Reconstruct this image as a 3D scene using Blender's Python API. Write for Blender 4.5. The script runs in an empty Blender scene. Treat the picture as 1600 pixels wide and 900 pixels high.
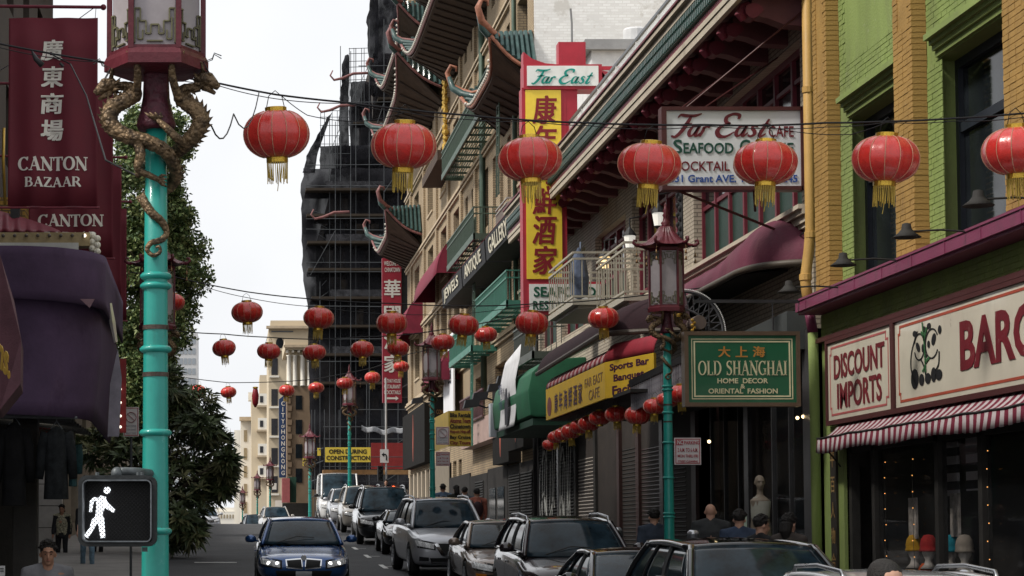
import bpy, bmesh, math, random
from mathutils import Vector, Matrix
random.seed(7)
sc = bpy.context.scene
col = sc.collection
R = math.radians
V = Vector
# ------------------------------------------------------------------ camera
FPX = 3300.0; EYE = 1.9
PIT = math.atan(192 / FPX); PPY = 835 - 192
cd = bpy.data.cameras.new('camera'); cam = bpy.data.objects.new('camera', cd); col.objects.link(cam)
cd.sensor_width = 36; cd.lens = 36 * FPX / 1600; cd.clip_start = .1; cd.clip_end = 9000
cam.location = (0, 0, EYE); cam.rotation_euler = (math.pi / 2 + PIT, 0, 0); cd.shift_x = (800 - 368) / 1600; cd.shift_y = (PPY - 450) / 1600      # lens shifted sideways: the street runs straight away from the camera
sc.camera = cam
cF = V((0, math.cos(PIT), math.sin(PIT)))
cR = V((1, 0, 0)); cU = cR.cross(cF)
def ray(px, py): return cF * FPX + cR * (px - 368) + cU * (PPY - py)
def aY(px, py, Y):
    d = ray(px, py); return V((0, 0, EYE)) + d * (Y / d.y)
def aX(px, py, X):
    d = ray(px, py); return V((0, 0, EYE)) + d * (X / d.x)
# ------------------------------------------------------------------ sky, sun, exposure
SUN_EL, SUN_AZ = R(50), R(-108)          # azimuth from +Y, clockwise positive: the sun stands over the left-hand roofs
w = bpy.data.worlds.new('World'); sc.world = w; w.use_nodes = True
nt = w.node_tree; nt.nodes.clear()
out = nt.nodes.new('ShaderNodeOutputWorld'); bg = nt.nodes.new('ShaderNodeBackground')
sk = nt.nodes.new('ShaderNodeTexSky'); sk.sky_type = 'NISHITA'; sk.sun_disc = False
sk.sun_elevation = SUN_EL; sk.sun_rotation = SUN_AZ; sk.dust_density = 6; sk.air_density = 1.5
hs = nt.nodes.new('ShaderNodeHueSaturation'); hs.inputs['Saturation'].default_value = .25
mx = nt.nodes.new('ShaderNodeMix'); mx.data_type = 'RGBA'; mx.inputs['Factor'].default_value = .86
tc = nt.nodes.new('ShaderNodeTexCoord'); cn = nt.nodes.new('ShaderNodeTexNoise'); cn.inputs['Scale'].default_value = 3.5; cn.inputs['Detail'].default_value = 4
cr = nt.nodes.new('ShaderNodeValToRGB')
cr.color_ramp.elements[0].position = .35; cr.color_ramp.elements[0].color = (7.1, 7.25, 7.5, 1)
cr.color_ramp.elements[1].position = .62; cr.color_ramp.elements[1].color = (8.5, 8.6, 8.8, 1)
nt.links.new(tc.outputs['Generated'], cn.inputs['Vector']); nt.links.new(cn.outputs['Fac'], cr.inputs['Fac'])
nt.links.new(sk.outputs[0], hs.inputs['Color']); nt.links.new(hs.outputs[0], mx.inputs['A']); nt.links.new(cr.outputs[0], mx.inputs['B'])
nt.links.new(mx.outputs['Result'], bg.inputs['Color']); bg.inputs['Strength'].default_value = .1
nt.links.new(bg.outputs[0], out.inputs['Surface'])
sd = bpy.data.lights.new('sun', 'SUN'); sd.energy = 2.7; sd.angle = R(10); sd.color = (1, .95, .87)
so = bpy.data.objects.new('sun', sd); col.objects.link(so)
sdir = V((math.sin(SUN_AZ) * math.cos(SUN_EL), math.cos(SUN_AZ) * math.cos(SUN_EL), math.sin(SUN_EL)))
so.rotation_euler = sdir.to_track_quat('Z', 'Y').to_euler()
sc.view_settings.view_transform = 'Standard'; sc.view_settings.look = 'None'; sc.view_settings.exposure = 0.45; sc.view_settings.gamma = 1
try:
    sc.cycles.max_bounces = 6; sc.cycles.transparent_max_bounces = 12; sc.cycles.use_denoising = True
    sc.cycles.sample_clamp_indirect = 6
except Exception: pass
# ------------------------------------------------------------------ materials
def lin(h):
    if not isinstance(h, str): return tuple(h)
    c = [int(h[i:i + 2], 16) / 255 for i in (0, 2, 4)]
    return tuple(x / 12.92 if x <= .04045 else ((x + .055) / 1.055) ** 2.4 for x in c)
MATS = {}
def M(name, c, rough=.7, metal=0, var=.15, scale=3, bump=.15, bscale=40, emit=0, coat=0, alpha=1, spec=.3, sheen=0, streak=0, brick=None, stripe=None):
    if name in MATS: return MATS[name]
    m = bpy.data.materials.new(name); m.use_nodes = True; MATS[name] = m
    N = m.node_tree.nodes; L = m.node_tree.links; b = N['Principled BSDF']
    c = lin(c)
    def S(k, v):
        if k in b.inputs: b.inputs[k].default_value = v
    S('Roughness', rough); S('Metallic', metal); S('Coat Weight', coat); S('Coat Roughness', .05); S('Alpha', alpha); S('Specular IOR Level', spec); S('Sheen Weight', sheen)
    t = N.new('ShaderNodeTexCoord'); n = N.new('ShaderNodeTexNoise'); n.inputs['Scale'].default_value = scale; n.inputs['Detail'].default_value = 5; n.inputs['Roughness'].default_value = .65
    mp = N.new('ShaderNodeMapping'); L.new(t.outputs['Object'], mp.inputs['Vector'])
    if streak: mp.inputs['Scale'].default_value = (1, 1, 1 / streak)
    L.new(mp.outputs[0], n.inputs['Vector'])
    r = N.new('ShaderNodeValToRGB'); r.color_ramp.elements[0].position = .3; r.color_ramp.elements[1].position = .72
    r.color_ramp.elements[0].color = (*[x * (1 - var) for x in c], 1); r.color_ramp.elements[1].color = (*[min(1, x * (1 + var)) for x in c], 1)
    L.new(n.outputs['Fac'], r.inputs['Fac']); outc = r.outputs[0]
    n2 = N.new('ShaderNodeTexNoise'); n2.inputs['Scale'].default_value = bscale; n2.inputs['Detail'].default_value = 3; L.new(t.outputs['Object'], n2.inputs['Vector'])
    h = n2.outputs['Fac']
    if brick:      # far brickwork: (course length, course height, mortar colour)
        sp = N.new('ShaderNodeSeparateXYZ'); L.new(t.outputs['Object'], sp.inputs[0])
        ad = N.new('ShaderNodeMath'); ad.operation = 'ADD'; L.new(sp.outputs['X'], ad.inputs[0]); L.new(sp.outputs['Y'], ad.inputs[1])
        cb = N.new('ShaderNodeCombineXYZ'); L.new(ad.outputs[0], cb.inputs['X']); L.new(sp.outputs['Z'], cb.inputs['Y'])
        bt = N.new('ShaderNodeTexBrick'); bt.inputs['Scale'].default_value = 1; bt.inputs['Brick Width'].default_value = brick[0]; bt.inputs['Row Height'].default_value = brick[1]
        bt.inputs['Mortar Size'].default_value = .012; bt.inputs['Bias'].default_value = 0
        L.new(cb.outputs[0], bt.inputs['Vector']); L.new(outc, bt.inputs['Color1'])
        dk = N.new('ShaderNodeMix'); dk.data_type = 'RGBA'; dk.blend_type = 'MULTIPLY'; dk.inputs['Factor'].default_value = 1
        L.new(outc, dk.inputs['A']); dk.inputs['B'].default_value = (.86, .85, .84, 1); L.new(dk.outputs['Result'], bt.inputs['Color2'])
        bt.inputs['Mortar'].default_value = (*lin(brick[2]), 1); outc = bt.outputs['Color']
    if stripe:     # woven stripes: (axis, period, second colour)
        sp = N.new('ShaderNodeSeparateXYZ'); L.new(t.outputs['Object'], sp.inputs[0])
        mm = N.new('ShaderNodeMath'); mm.operation = 'PINGPONG'; mm.inputs[1].default_value = stripe[1] / 2; L.new(sp.outputs[stripe[0]], mm.inputs[0])
        gt = N.new('ShaderNodeMath'); gt.operation = 'GREATER_THAN'; gt.inputs[1].default_value = stripe[1] / 4; L.new(mm.outputs[0], gt.inputs[0])
        mi = N.new('ShaderNodeMix'); mi.data_type = 'RGBA'; L.new(gt.outputs[0], mi.inputs['Factor']); L.new(outc, mi.inputs['A']); mi.inputs['B'].default_value = (*lin(stripe[2]), 1); outc = mi.outputs['Result']
    L.new(outc, b.inputs['Base Color'])
    if bump:
        bp = N.new('ShaderNodeBump'); bp.inputs['Strength'].default_value = bump; bp.inputs['Distance'].default_value = .02
        L.new(h, bp.inputs['Height']); L.new(bp.outputs[0], b.inputs['Normal'])
    if rough > .12:
        rr = N.new('ShaderNodeMapRange'); rr.inputs['To Min'].default_value = max(.03, rough - .1); rr.inputs['To Max'].default_value = min(1, rough + .12)
        L.new(n.outputs['Fac'], rr.inputs['Value']); L.new(rr.outputs[0], b.inputs['Roughness'])
    if emit:
        b.inputs['Emission Color'].default_value = (*c, 1); b.inputs['Emission Strength'].default_value = emit
    return m
def wear(m, c, scale=3, lo=.56, hi=.72, amt=.8, streak=0):      # patches of dirt, rust or faded paint with shapes of their own
    N = m.node_tree.nodes; L = m.node_tree.links; b = N['Principled BSDF']; src = b.inputs['Base Color'].links[0].from_socket
    t = N.new('ShaderNodeTexCoord'); mp = N.new('ShaderNodeMapping'); n = N.new('ShaderNodeTexNoise'); n.inputs['Scale'].default_value = scale; n.inputs['Detail'].default_value = 9; n.inputs['Roughness'].default_value = .7
    if streak: mp.inputs['Scale'].default_value = (1, 1, 1 / streak)
    mp.inputs['Location'].default_value = (3.1, 1.7, .4); r = N.new('ShaderNodeMapRange'); r.inputs['From Min'].default_value = lo; r.inputs['From Max'].default_value = hi; r.inputs['To Max'].default_value = amt
    mi = N.new('ShaderNodeMix'); mi.data_type = 'RGBA'; L.new(t.outputs['Object'], mp.inputs[0]); L.new(mp.outputs[0], n.inputs['Vector']); L.new(n.outputs['Fac'], r.inputs['Value']); L.new(r.outputs[0], mi.inputs['Factor'])
    L.new(src, mi.inputs['A']); mi.inputs['B'].default_value = (*lin(c), 1); L.new(mi.outputs['Result'], b.inputs['Base Color']); return m
# ------------------------------------------------------------------ objects
ORG = {}
def tag(o, label=None, cat=None, group=None, kind=None):
    if label: o['label'] = label
    if cat: o['category'] = cat
    if group: o['group'] = group
    if kind: o['kind'] = kind
    return o
def thing(name, label, cat, loc=(0, 0, 0), rz=0, group=None):
    o = bpy.data.objects.new(name, None); col.objects.link(o); o.location = loc; o.rotation_euler = (0, 0, rz); o.empty_display_size = .2
    ORG[o.name] = V(loc)
    return tag(o, label, cat, group)
class MB:
    def __init__(s): s.v = []; s.f = []
    def add(s, vs, fs):
        k = len(s.v); s.v += [tuple(x) for x in vs]; s.f += [tuple(i + k for i in f) for f in fs]; return s
    def hexa(s, p):   # 8 corners: bottom ring 0-3, top ring 4-7
        return s.add(p, [(0, 3, 2, 1), (4, 5, 6, 7), (0, 1, 5, 4), (1, 2, 6, 5), (2, 3, 7, 6), (3, 0, 4, 7)])
    def box(s, a, b):
        x0, x1 = sorted((a[0], b[0])); y0, y1 = sorted((a[1], b[1])); z0, z1 = sorted((a[2], b[2]))
        return s.hexa([(x0, y0, z0), (x1, y0, z0), (x1, y1, z0), (x0, y1, z0), (x0, y0, z1), (x1, y0, z1), (x1, y1, z1), (x0, y1, z1)])
    def bar(s, p, q, wd, ht=None, up=(0, 0, 1)):
        p = V(p); q = V(q); d = (q - p).normalized(); ht = ht or wd; u = V(up)
        if abs(d.dot(u)) > .98: u = V((1, 0, 0))
        a = d.cross(u).normalized() * wd / 2; b = a.cross(d).normalized() * ht / 2
        return s.hexa([p - a - b, p + a - b, q + a - b, q - a - b, p - a + b, p + a + b, q + a + b, q - a + b])
    def tube(s, path, rad, n=8, cap=True, squash=1):
        P = [V(p) for p in path]; m = len(P)
        if not hasattr(rad, '__len__'): rad = [rad] * m
        k0 = len(s.v); prev = None
        for i, p in enumerate(P):
            t = (P[min(i + 1, m - 1)] - P[max(i - 1, 0)]).normalized()
            if prev is None:
                u = V((0, 0, 1)) if abs(t.z) < .9 else V((1, 0, 0)); a = t.cross(u).normalized()
            else:
                a = (prev - t * prev.dot(t)).normalized()
            prev = a; b = t.cross(a)
            for j in range(n):
                th = 2 * math.pi * j / n
                s.v.append(tuple(p + (a * math.cos(th) + b * math.sin(th) * squash) * rad[i]))
        for i in range(m - 1):
            for j in range(n):
                a_, b_ = k0 + i * n + j, k0 + i * n + (j + 1) % n
                s.f.append((a_, b_, b_ + n, a_ + n))
        if cap: s.f.append(tuple(k0 + j for j in range(n))[::-1]); s.f.append(tuple(k0 + (m - 1) * n + j for j in range(n)))
        return s
    def lathe(s, prof, c=(0, 0, 0), n=16, rot=0, axis='Z'):   # prof: (radius, height)
        k0 = len(s.v); c = V(c)
        for r, z in prof:
            for j in range(n):
                th = rot + 2 * math.pi * j / n
                q = (r * math.cos(th), r * math.sin(th), z)
                if axis == 'X': q = (q[2], q[0], q[1])
                if axis == 'Y': q = (q[0], q[2], q[1])
                s.v.append(tuple(c + V(q)))
        for i in range(len(prof) - 1):
            for j in range(n):
                a_, b_ = k0 + i * n + j, k0 + i * n + (j + 1) % n
                s.f.append((a_, b_, b_ + n, a_ + n) if axis != 'Y' else (a_, a_ + n, b_ + n, b_))
        s.f.append(tuple(k0 + j for j in range(n))[::-1]); s.f.append(tuple(k0 + (len(prof) - 1) * n + j for j in range(n)))
        return s
    def ball(s, c, r, n=10, sz=1):
        return s.lathe([(r * math.sin(math.pi * i / 8) + 1e-4, -r * sz * math.cos(math.pi * i / 8)) for i in range(9)], c, n)
    def prism(s, pts, depth):    # closed 3-D polygon pushed along vector depth
        n = len(pts); d = V(depth); P = [V(p) for p in pts]
        return s.add(P + [p + d for p in P], [tuple(range(n))[::-1], tuple(range(n, 2 * n))] + [(i, (i + 1) % n, n + (i + 1) % n, n + i) for i in range(n)])
    def grid(s, fn, nu, nv):
        k0 = len(s.v)
        for i in range(nu + 1):
            for j in range(nv + 1): s.v.append(tuple(fn(i / nu, j / nv)))
        for i in range(nu):
            for j in range(nv):
                a = k0 + i * (nv + 1) + j; s.f.append((a, a + nv + 1, a + nv + 2, a + 1))
        return s
    def sheet(s, fn, nu, nv, depth):      # a thick curved sheet
        d = V(depth); k0 = len(s.v); s.grid(fn, nu, nv); k1 = len(s.v)
        s.grid(lambda u, v: V(fn(u, v)) + d, nu, nv); r = nv + 1
        e = [i * r for i in range(nu + 1)] + [nu * r + j for j in range(1, r)] + [i * r + nv for i in range(nu - 1, -1, -1)] + [j for j in range(nv - 1, 0, -1)]
        for i in range(len(e)):
            a, b = e[i], e[(i + 1) % len(e)]; s.f.append((k0 + a, k0 + b, k1 + b, k1 + a))
        return s
    def build(s, name, mat, parent=None, local=False, smooth=False, bevel=0, label=None, kind=None, fixn=True):
        org = V((0, 0, 0))
        if parent is not None and not local: org = ORG.get(parent.name, org)
        vs = [(x - org.x, y - org.y, z - org.z) for x, y, z in s.v] if org.length else s.v
        me = bpy.data.meshes.new(name); me.from_pydata(vs, [], s.f)
        if fixn or bevel:
            bm = bmesh.new(); bm.from_mesh(me)
            if fixn: bmesh.ops.recalc_face_normals(bm, faces=bm.faces)
            if bevel: bmesh.ops.bevel(bm, geom=bm.edges, offset=bevel, segments=2, affect='EDGES', profile=.6)
            bm.to_mesh(me); bm.free()
        if smooth: me.polygons.foreach_set('use_smooth', [True] * len(me.polygons))
        me.materials.append(mat)
        o = bpy.data.objects.new(name, me); col.objects.link(o)
        if parent is not None:
            o.parent = parent; ORG[o.name] = V(org)
        if label: o['label'] = label
        if kind: o['kind'] = kind
        return o
def autosmooth(o, ang=40):
    me = o.data; bm = bmesh.new(); bm.from_mesh(me)
    for f in bm.faces: f.smooth = True
    for e in bm.edges:
        if len(e.link_faces) == 2 and e.calc_face_angle(0) > R(ang): e.smooth = False
    bm.to_mesh(me); bm.free(); return o
KIDS = None
def copy_tree(o, loc=None, rz=None, scale=None, label=None, group=None, parent=None):
    c = o.copy(); col.objects.link(c)
    if parent is not None: c.parent = parent
    if loc is not None: c.location = loc; ORG[c.name] = V(loc)
    if rz is not None: c.rotation_euler = (0, 0, rz)
    if scale is not None: c.scale = (scale,) * 3
    if label: c['label'] = label
    if group: c['group'] = group
    for ch in KID(o): copy_tree(ch, parent=c)
    return c
def KID(o): return [x for x in bpy.data.objects if x.parent == o]
def place(o, loc, rz=None, scale=None):
    o.location = loc; ORG[o.name] = V(loc)
    if rz is not None: o.rotation_euler = (0, 0, rz)
    if scale is not None: o.scale = (scale,) * 3
    return o
def structure(name, mb, mat, **k):
    return tag(mb.build(name, mat, **k), kind='structure')
# ------------------------------------------------------------------ lettering
_tc = {}
def text_geo(s, bold=0, shear=0, space=1, line=1):
    key = (s, bold, shear, space, line)
    if key in _tc: return _tc[key]
    cu = bpy.data.curves.new('lettering', 'FONT'); cu.body = s; cu.size = 1; cu.offset = bold; cu.shear = shear; cu.space_character = space; cu.space_line = line
    cu.align_x = 'CENTER'; cu.resolution_u = 3; cu.fill_mode = 'FRONT'
    ob = bpy.data.objects.new('lettering', cu); col.objects.link(ob)
    bpy.context.view_layer.update()
    me = bpy.data.meshes.new_from_object(ob.evaluated_get(bpy.context.evaluated_depsgraph_get()))
    vs = [tuple(v.co[:2]) for v in me.vertices]; fs = [tuple(p.vertices) for p in me.polygons]
    bpy.data.objects.remove(ob); bpy.data.curves.remove(cu); bpy.data.meshes.remove(me)
    _tc[key] = (vs, fs); return vs, fs
def put_flat(parent, name, vs, fs, mat, o, u, v, w, h, thick, local=False, box=None):
    """fit 2-D geometry to a w x h rectangle whose lower left corner is o, along u and v; proud of the plane by thick"""
    if not vs: return None
    u = V(u).normalized(); v = V(v).normalized(); n = u.cross(v)
    x0 = min(a for a, b in vs); x1 = max(a for a, b in vs); y0 = min(b for a, b in vs); y1 = max(b for a, b in vs)
    if box: x0, y0, x1, y1 = box
    sx = w / (x1 - x0); sy = h / (y1 - y0); o = V(o)
    base = [o + u * (a - x0) * sx + v * (b - y0) * sy for a, b in vs]
    mb = MB(); mb.add([p + n * thick for p in base], fs)
    cnt = {}
    for f in fs:
        for i in range(len(f)):
            e = (f[i], f[(i + 1) % len(f)]); k = tuple(sorted(e)); cnt.setdefault(k, []).append(e)
    m = len(base); mb.v += [tuple(p) for p in base]
    for k, es in cnt.items():
        if len(es) == 1: a, b = es[0]; mb.f.append((a, a + m, b + m, b))
    return mb.build(name, mat, parent, local=local, fixn=False)
def letters(parent, s, mat, o, u, v, w, h, bold=0.0, shear=0, space=1, line=1, thick=.006, local=False, name='lettering'):
    if any(ord(c) > 0x2E80 for c in s):      # brush-heavy characters: the thin glyph laid down several times, slightly shifted
        vs, fs = text_geo(s, 0, shear, space, line); b = bold * .8; mb_ = MB()
        y0 = min(p[1] for p in vs); y1 = max(p[1] for p in vs); x0 = min(p[0] for p in vs); x1 = max(p[0] for p in vs)
        for i, (dx, dy) in enumerate(((0, 0), (-b, -b * .5), (b, b * .5), (-b, b * .5), (b, -b * .5))):
            mb_.add([(x + dx, y + dy, i * .0006) for x, y in vs], fs)
        uu, vv_ = V(u).normalized(), V(v).normalized(); nn_ = uu.cross(vv_); sx = w / (x1 - x0 + 2 * b); sy = h / (y1 - y0 + b); o = V(o)
        mb_.v = [tuple(o + uu * (x - x0 + b) * sx + vv_ * (y - y0 + b / 2) * sy + nn_ * (thick + z)) for x, y, z in mb_.v]
        return mb_.build(name, mat, parent, local=local, fixn=False)
    vs, fs = text_geo(s, bold, shear, space, line)
    return put_flat(parent, name, vs, fs, mat, o, u, v, w, h, thick, local)
def stroke(pts, wd):
    """brush stroke: 2-D polyline smoothed, width per point, as quads"""
    if not hasattr(wd, '__len__'): wd = [wd] * len(pts)
    if len(pts) > 2:
        P, W = [], []
        for i in range(len(pts) - 1):
            p0 = pts[max(i - 1, 0)]; p1 = pts[i]; p2 = pts[i + 1]; p3 = pts[min(i + 2, len(pts) - 1)]
            for k in range(5):
                t = k / 5; c = [.5 * (2 * p1[a] + (p2[a] - p0[a]) * t + (2 * p0[a] - 5 * p1[a] + 4 * p2[a] - p3[a]) * t * t + (3 * p1[a] - p0[a] - 3 * p2[a] + p3[a]) * t ** 3) for a in (0, 1)]
                P.append(c); W.append(wd[i] * (1 - t) + wd[i + 1] * t)
        P.append(pts[-1]); W.append(wd[-1])
    else: P, W = list(pts), list(wd)
    vs, fs = [], []
    for i, p in enumerate(P):
        a = P[max(i - 1, 0)]; b = P[min(i + 1, len(P) - 1)]; dx, dy = b[0] - a[0], b[1] - a[1]; l = math.hypot(dx, dy) or 1
        nx, ny = -dy / l * W[i] / 2, dx / l * W[i] / 2
        vs += [(p[0] + nx, p[1] + ny), (p[0] - nx, p[1] - ny)]
        if i: k = 2 * i; fs.append((k - 2, k - 1, k + 1, k))
    return vs, fs
T_, t_ = .17, .06        # thick and thin strokes of the serif capitals (cap height 1)
def _arc(cx, cy, rx, ry, a0, a1, n=12): return [(cx + rx * math.cos(R(a0 + (a1 - a0) * i / n)), cy + ry * math.sin(R(a0 + (a1 - a0) * i / n))) for i in range(n + 1)]
def _aw(a0, a1, n=12, T=T_, t=t_): return [t + (T - t) * abs(math.cos(R(a0 + (a1 - a0) * i / n))) ** 1.5 for i in range(n + 1)]
def _ser(x, y): return ([(x - .15, y), (x + .15, y)], t_)
SERIF = {
 'I': (.34, [([(.17, 0), (.17, 1)], T_), _ser(.17, .03), _ser(.17, .97)]),
 'L': (.66, [([(.17, 0), (.17, 1)], T_), _ser(.17, .97), ([(.03, .03), (.62, .03)], t_), ([(.6, 0), (.6, .24)], [.1, .03])]),
 'H': (.86, [([(.17, 0), (.17, 1)], T_), ([(.69, 0), (.69, 1)], T_), ([(.17, .5), (.69, .5)], t_), _ser(.17, .03), _ser(.17, .97), _ser(.69, .03), _ser(.69, .97)]),
 'T': (.74, [([(.37, 0), (.37, 1)], T_), ([(.02, .97), (.72, .97)], t_), _ser(.37, .03), ([(.04, 1), (.04, .74)], [.1, .03]), ([(.7, 1), (.7, .74)], [.1, .03])]),
 'N': (.88, [([(.14, 0), (.14, 1)], t_), ([(.1, .98), (.76, .02)], T_), ([(.76, 0), (.76, 1)], t_), _ser(.14, .03), _ser(.76, .97), ([(-.02, .97), (.15, .97)], t_)]),
 'A': (.88, [([(.12, 0), (.45, 1)], t_), ([(.42, 1), (.76, 0)], T_), ([(.2, .33), (.66, .33)], t_), _ser(.12, .03), _ser(.76, .03)]),
 'Z': (.74, [([(.04, .96), (.68, .96)], t_ + .02), ([(.62, .96), (.1, .04)], T_), ([(.04, .04), (.7, .04)], t_ + .02), ([(.07, 1), (.07, .76)], [.1, .03]), ([(.67, 0), (.67, .26)], [.1, .03])]),
 'O': (.92, [(_arc(.46, .5, .36, .46, 0, 360, 24), _aw(0, 360, 24))]),
 'C': (.82, [(_arc(.46, .5, .36, .46, 40, 320, 18), _aw(40, 320, 18)), ([(.74, 1), (.74, .72)], [.1, .03])]),
 'G': (.88, [(_arc(.46, .5, .36, .46, 40, 325, 18), _aw(40, 325, 18)), ([(.74, .06), (.74, .46)], T_), ([(.56, .45), (.86, .45)], t_), ([(.74, 1), (.74, .74)], [.08, .03])]),
 'D': (.88, [([(.17, 0), (.17, 1)], T_), (_arc(.3, .5, .46, .47, -90, 90, 14), _aw(-90, 90, 14)), ([(.02, .97), (.32, .97)], t_), ([(.02, .03), (.32, .03)], t_)]),
 'R': (.84, [([(.17, 0), (.17, 1)], T_), (_arc(.34, .73, .28, .24, -90, 90, 12), _aw(-90, 90, 12, .15)), ([(.02, .97), (.36, .97)], t_), ([(.17, .49), (.36, .49)], t_), ([(.4, .5), (.76, .02)], T_), _ser(.17, .03), ([(.66, .03), (.84, .03)], t_)]),
 'B': (.8, [([(.17, 0), (.17, 1)], T_), (_arc(.36, .75, .24, .22, -90, 90, 12), _aw(-90, 90, 12, .15)), (_arc(.38, .28, .3, .25, -90, 90, 12), _aw(-90, 90, 12, .16)), ([(.02, .97), (.38, .97)], t_), ([(.02, .03), (.4, .03)], t_), ([(.17, .53), (.38, .53)], t_)]),
 'S': (.68, [([(.57, .78), (.46, .95), (.28, .96), (.13, .84), (.15, .66), (.33, .54), (.5, .42), (.56, .25), (.44, .07), (.25, .04), (.1, .2)], [.08, .06, .07, .12, .15, .17, .17, .14, .08, .06, .08]), ([(.57, .98), (.57, .72)], [.08, .03]), ([(.1, .02), (.1, .28)], [.08, .03])]),
 ' ': (.4, [])}
SCRIPT = [  # the slanted brush lettering of the cafe signs
 ([(.02, .92), (.1, 1.06), (.3, 1.02), (.62, 1.02), (.86, 1.12)], [.03, .12, .15, .15, .05]), ([(.5, 1.0), (.42, .6), (.32, .25), (.16, .0), (.0, .06)], [.1, .17, .17, .14, .05]), ([(.22, .55), (.42, .6), (.62, .62)], [.05, .12, .06]),
 ([(.86, .52), (.7, .5), (.62, .25), (.68, .06), (.8, .1), (.92, .5)], [.06, .1, .14, .12, .08, .08]), ([(.94, .54), (.88, .15), (.95, .04), (1.06, .2)], [.12, .14, .1, .05]),
 ([(1.1, .5), (1.12, .3), (1.06, .02)], [.08, .13, .1]), ([(1.12, .36), (1.22, .52), (1.34, .46)], [.06, .12, .11]),
 ([(2.3, .86), (2.28, 1.05), (2.05, 1.1), (1.84, .96), (1.86, .74), (2.05, .62)], [.1, .13, .13, .16, .14, .1]), ([(2.05, .62), (1.8, .55), (1.66, .3), (1.78, .05), (2.05, .02), (2.3, .24)], [.1, .13, .17, .17, .12, .05]),
 ([(2.62, .52), (2.46, .5), (2.38, .25), (2.44, .06), (2.56, .1), (2.68, .5)], [.06, .1, .14, .12, .08, .08]), ([(2.7, .54), (2.64, .15), (2.7, .04), (2.82, .2)], [.12, .14, .1, .05]),
 ([(3.12, .48), (2.98, .54), (2.92, .42), (3.04, .28), (3.08, .12), (2.96, .03), (2.84, .1)], [.06, .1, .12, .14, .13, .1, .05]),
 ([(3.44, .86), (3.34, .4), (3.28, .1), (3.36, .02), (3.5, .16)], [.08, .14, .15, .11, .05]), ([(3.2, .56), (3.38, .6), (3.56, .6)], [.06, .1, .05])]
def strokes_geo(lst, x=0):
    vs, fs = [], []
    for pts, wd in lst:
        a, b = stroke([(p[0] + x, p[1]) for p in pts], wd); k = len(vs); vs += a; fs += [tuple(i + k for i in f) for f in b]
    return vs, fs
def serif(parent, s, mat, o, u, v, w, h, thick=.006, local=False, gap=.04, fat=1):
    X = 0; vs, fs = [], []
    for ch in s:
        wd, st = SERIF[ch]; st = [(p_, [x * fat for x in w_] if hasattr(w_, '__len__') else w_ * fat) for p_, w_ in st]; a, b = strokes_geo(st, X); k = len(vs); vs += a; fs += [tuple(i + k for i in f) for f in b]; X += wd + gap
    return put_flat(parent, 'lettering', vs, fs, mat, o, u, v, w, h, thick, local)
def script(parent, mat, o, u, v, w, h, thick=.006):
    vs, fs = strokes_geo(SCRIPT); vs = [(a + b * .28, b) for a, b in vs]
    return put_flat(parent, 'lettering', vs, fs, mat, o, u, v, w, h, thick)
def flatsign(name, label, cat, px0, py0, px1, py1, Y, depth, mat, group=None, face='board', loc=None):
    """a sign facing down the street; returns thing and mapping of picture fractions to its face"""
    a = aY(px0, py1, Y); b = aY(px1, py0, Y); x0, x1, z0, z1 = a.x, b.x, a.z, b.z
    t = thing(name, label, cat, ((x0 + x1) / 2, Y, z0), group=group)
    MB().box((x0, Y, z0), (x1, Y + depth, z1)).build(face, mat, t)
    return t, x0, x1, z0, z1
XU, YU, ZU = V((1, 0, 0)), V((0, 1, 0)), V((0, 0, 1))
# ------------------------------------------------------------------ ground heights along the street
GP = [(-60, -.5), (0, -.1), (10, -.02), (15, .08), (21, .17), (26, .27), (31, .42), (38, .67), (48, 1.0), (65, 1.5), (85, 2.1), (95, 2.32), (104, 2.43), (112, 2.45), (125, 2.2), (160, .5), (260, -8), (420, -14), (900, -22), (4500, -30)]
def g0(y):
    for (a, u), (b, v) in zip(GP, GP[1:]):
        if y <= b: return u + (v - u) * (y - a) / (b - a)
    return GP[-1][1]
def g(y): return sum(g0(y + d) for d in (-5, -2.5, 0, 2.5, 5)) / 5
XK_R, XK_L, XF_R, XF_L = 6.42, -1.75, 9.0, -5.6
# ================================================================== SETTING
def bend(y): return 0 if y < 115 else -(y - 115) * .08
asphalt = M('asphalt', (.055, .056, .06), .8, var=.3, scale=.6, bump=.5, bscale=60)
concrete = M('concrete', (.2, .19, .18), .85, var=.2, scale=1.2, bump=.3, bscale=50)
kerbm = M('kerb_stone', (.25, .24, .23), .85, var=.2, scale=2)
paint_white = M('road_paint', (.62, .62, .6), .7, var=.2, scale=6)
soil = M('ground_fill', (.12, .115, .11), .9, var=.2, scale=.2)
ys = [-60, -40, -20, -10, 0] + [2.5 * i for i in range(1, 64)] + [170, 180, 200, 230, 260, 320, 420, 600, 900, 1600, 3000, 4500]
def strip(name, xa, xb, dz, mat, y0=-60, y1=4500, kind='structure', thick=0):
    yy = [y for y in ys if y0 <= y <= y1]; m = MB()
    n = len(yy)
    m.add([(x + bend(y), y, g(y) + dz) for y in yy for x in (xa, xb)], [(2 * i, 2 * i + 1, 2 * i + 3, 2 * i + 2) for i in range(n - 1)])
    if thick:
        k = len(m.v); m.v += [(a, b, c - thick) for a, b, c in m.v[:k]]
        m.f += [(2 * i, 2 * i + 2, k + 2 * i + 2, k + 2 * i) for i in range(n - 1)] + [(2 * i + 1, k + 2 * i + 1, k + 2 * i + 3, 2 * i + 3) for i in range(n - 1)]
        m.f += [(0, k, k + 1, 1), (2 * n - 2, 2 * n - 1, k + 2 * n - 1, k + 2 * n - 2)]
    return tag(m.build(name, mat), kind=kind)
gr = strip('ground', -1800, 1800, -.06, soil)
strip('road', XK_L, XK_R, 0, asphalt, 4)
strip('cross_street', -60, 60, .0, asphalt, -40, 4)
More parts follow.
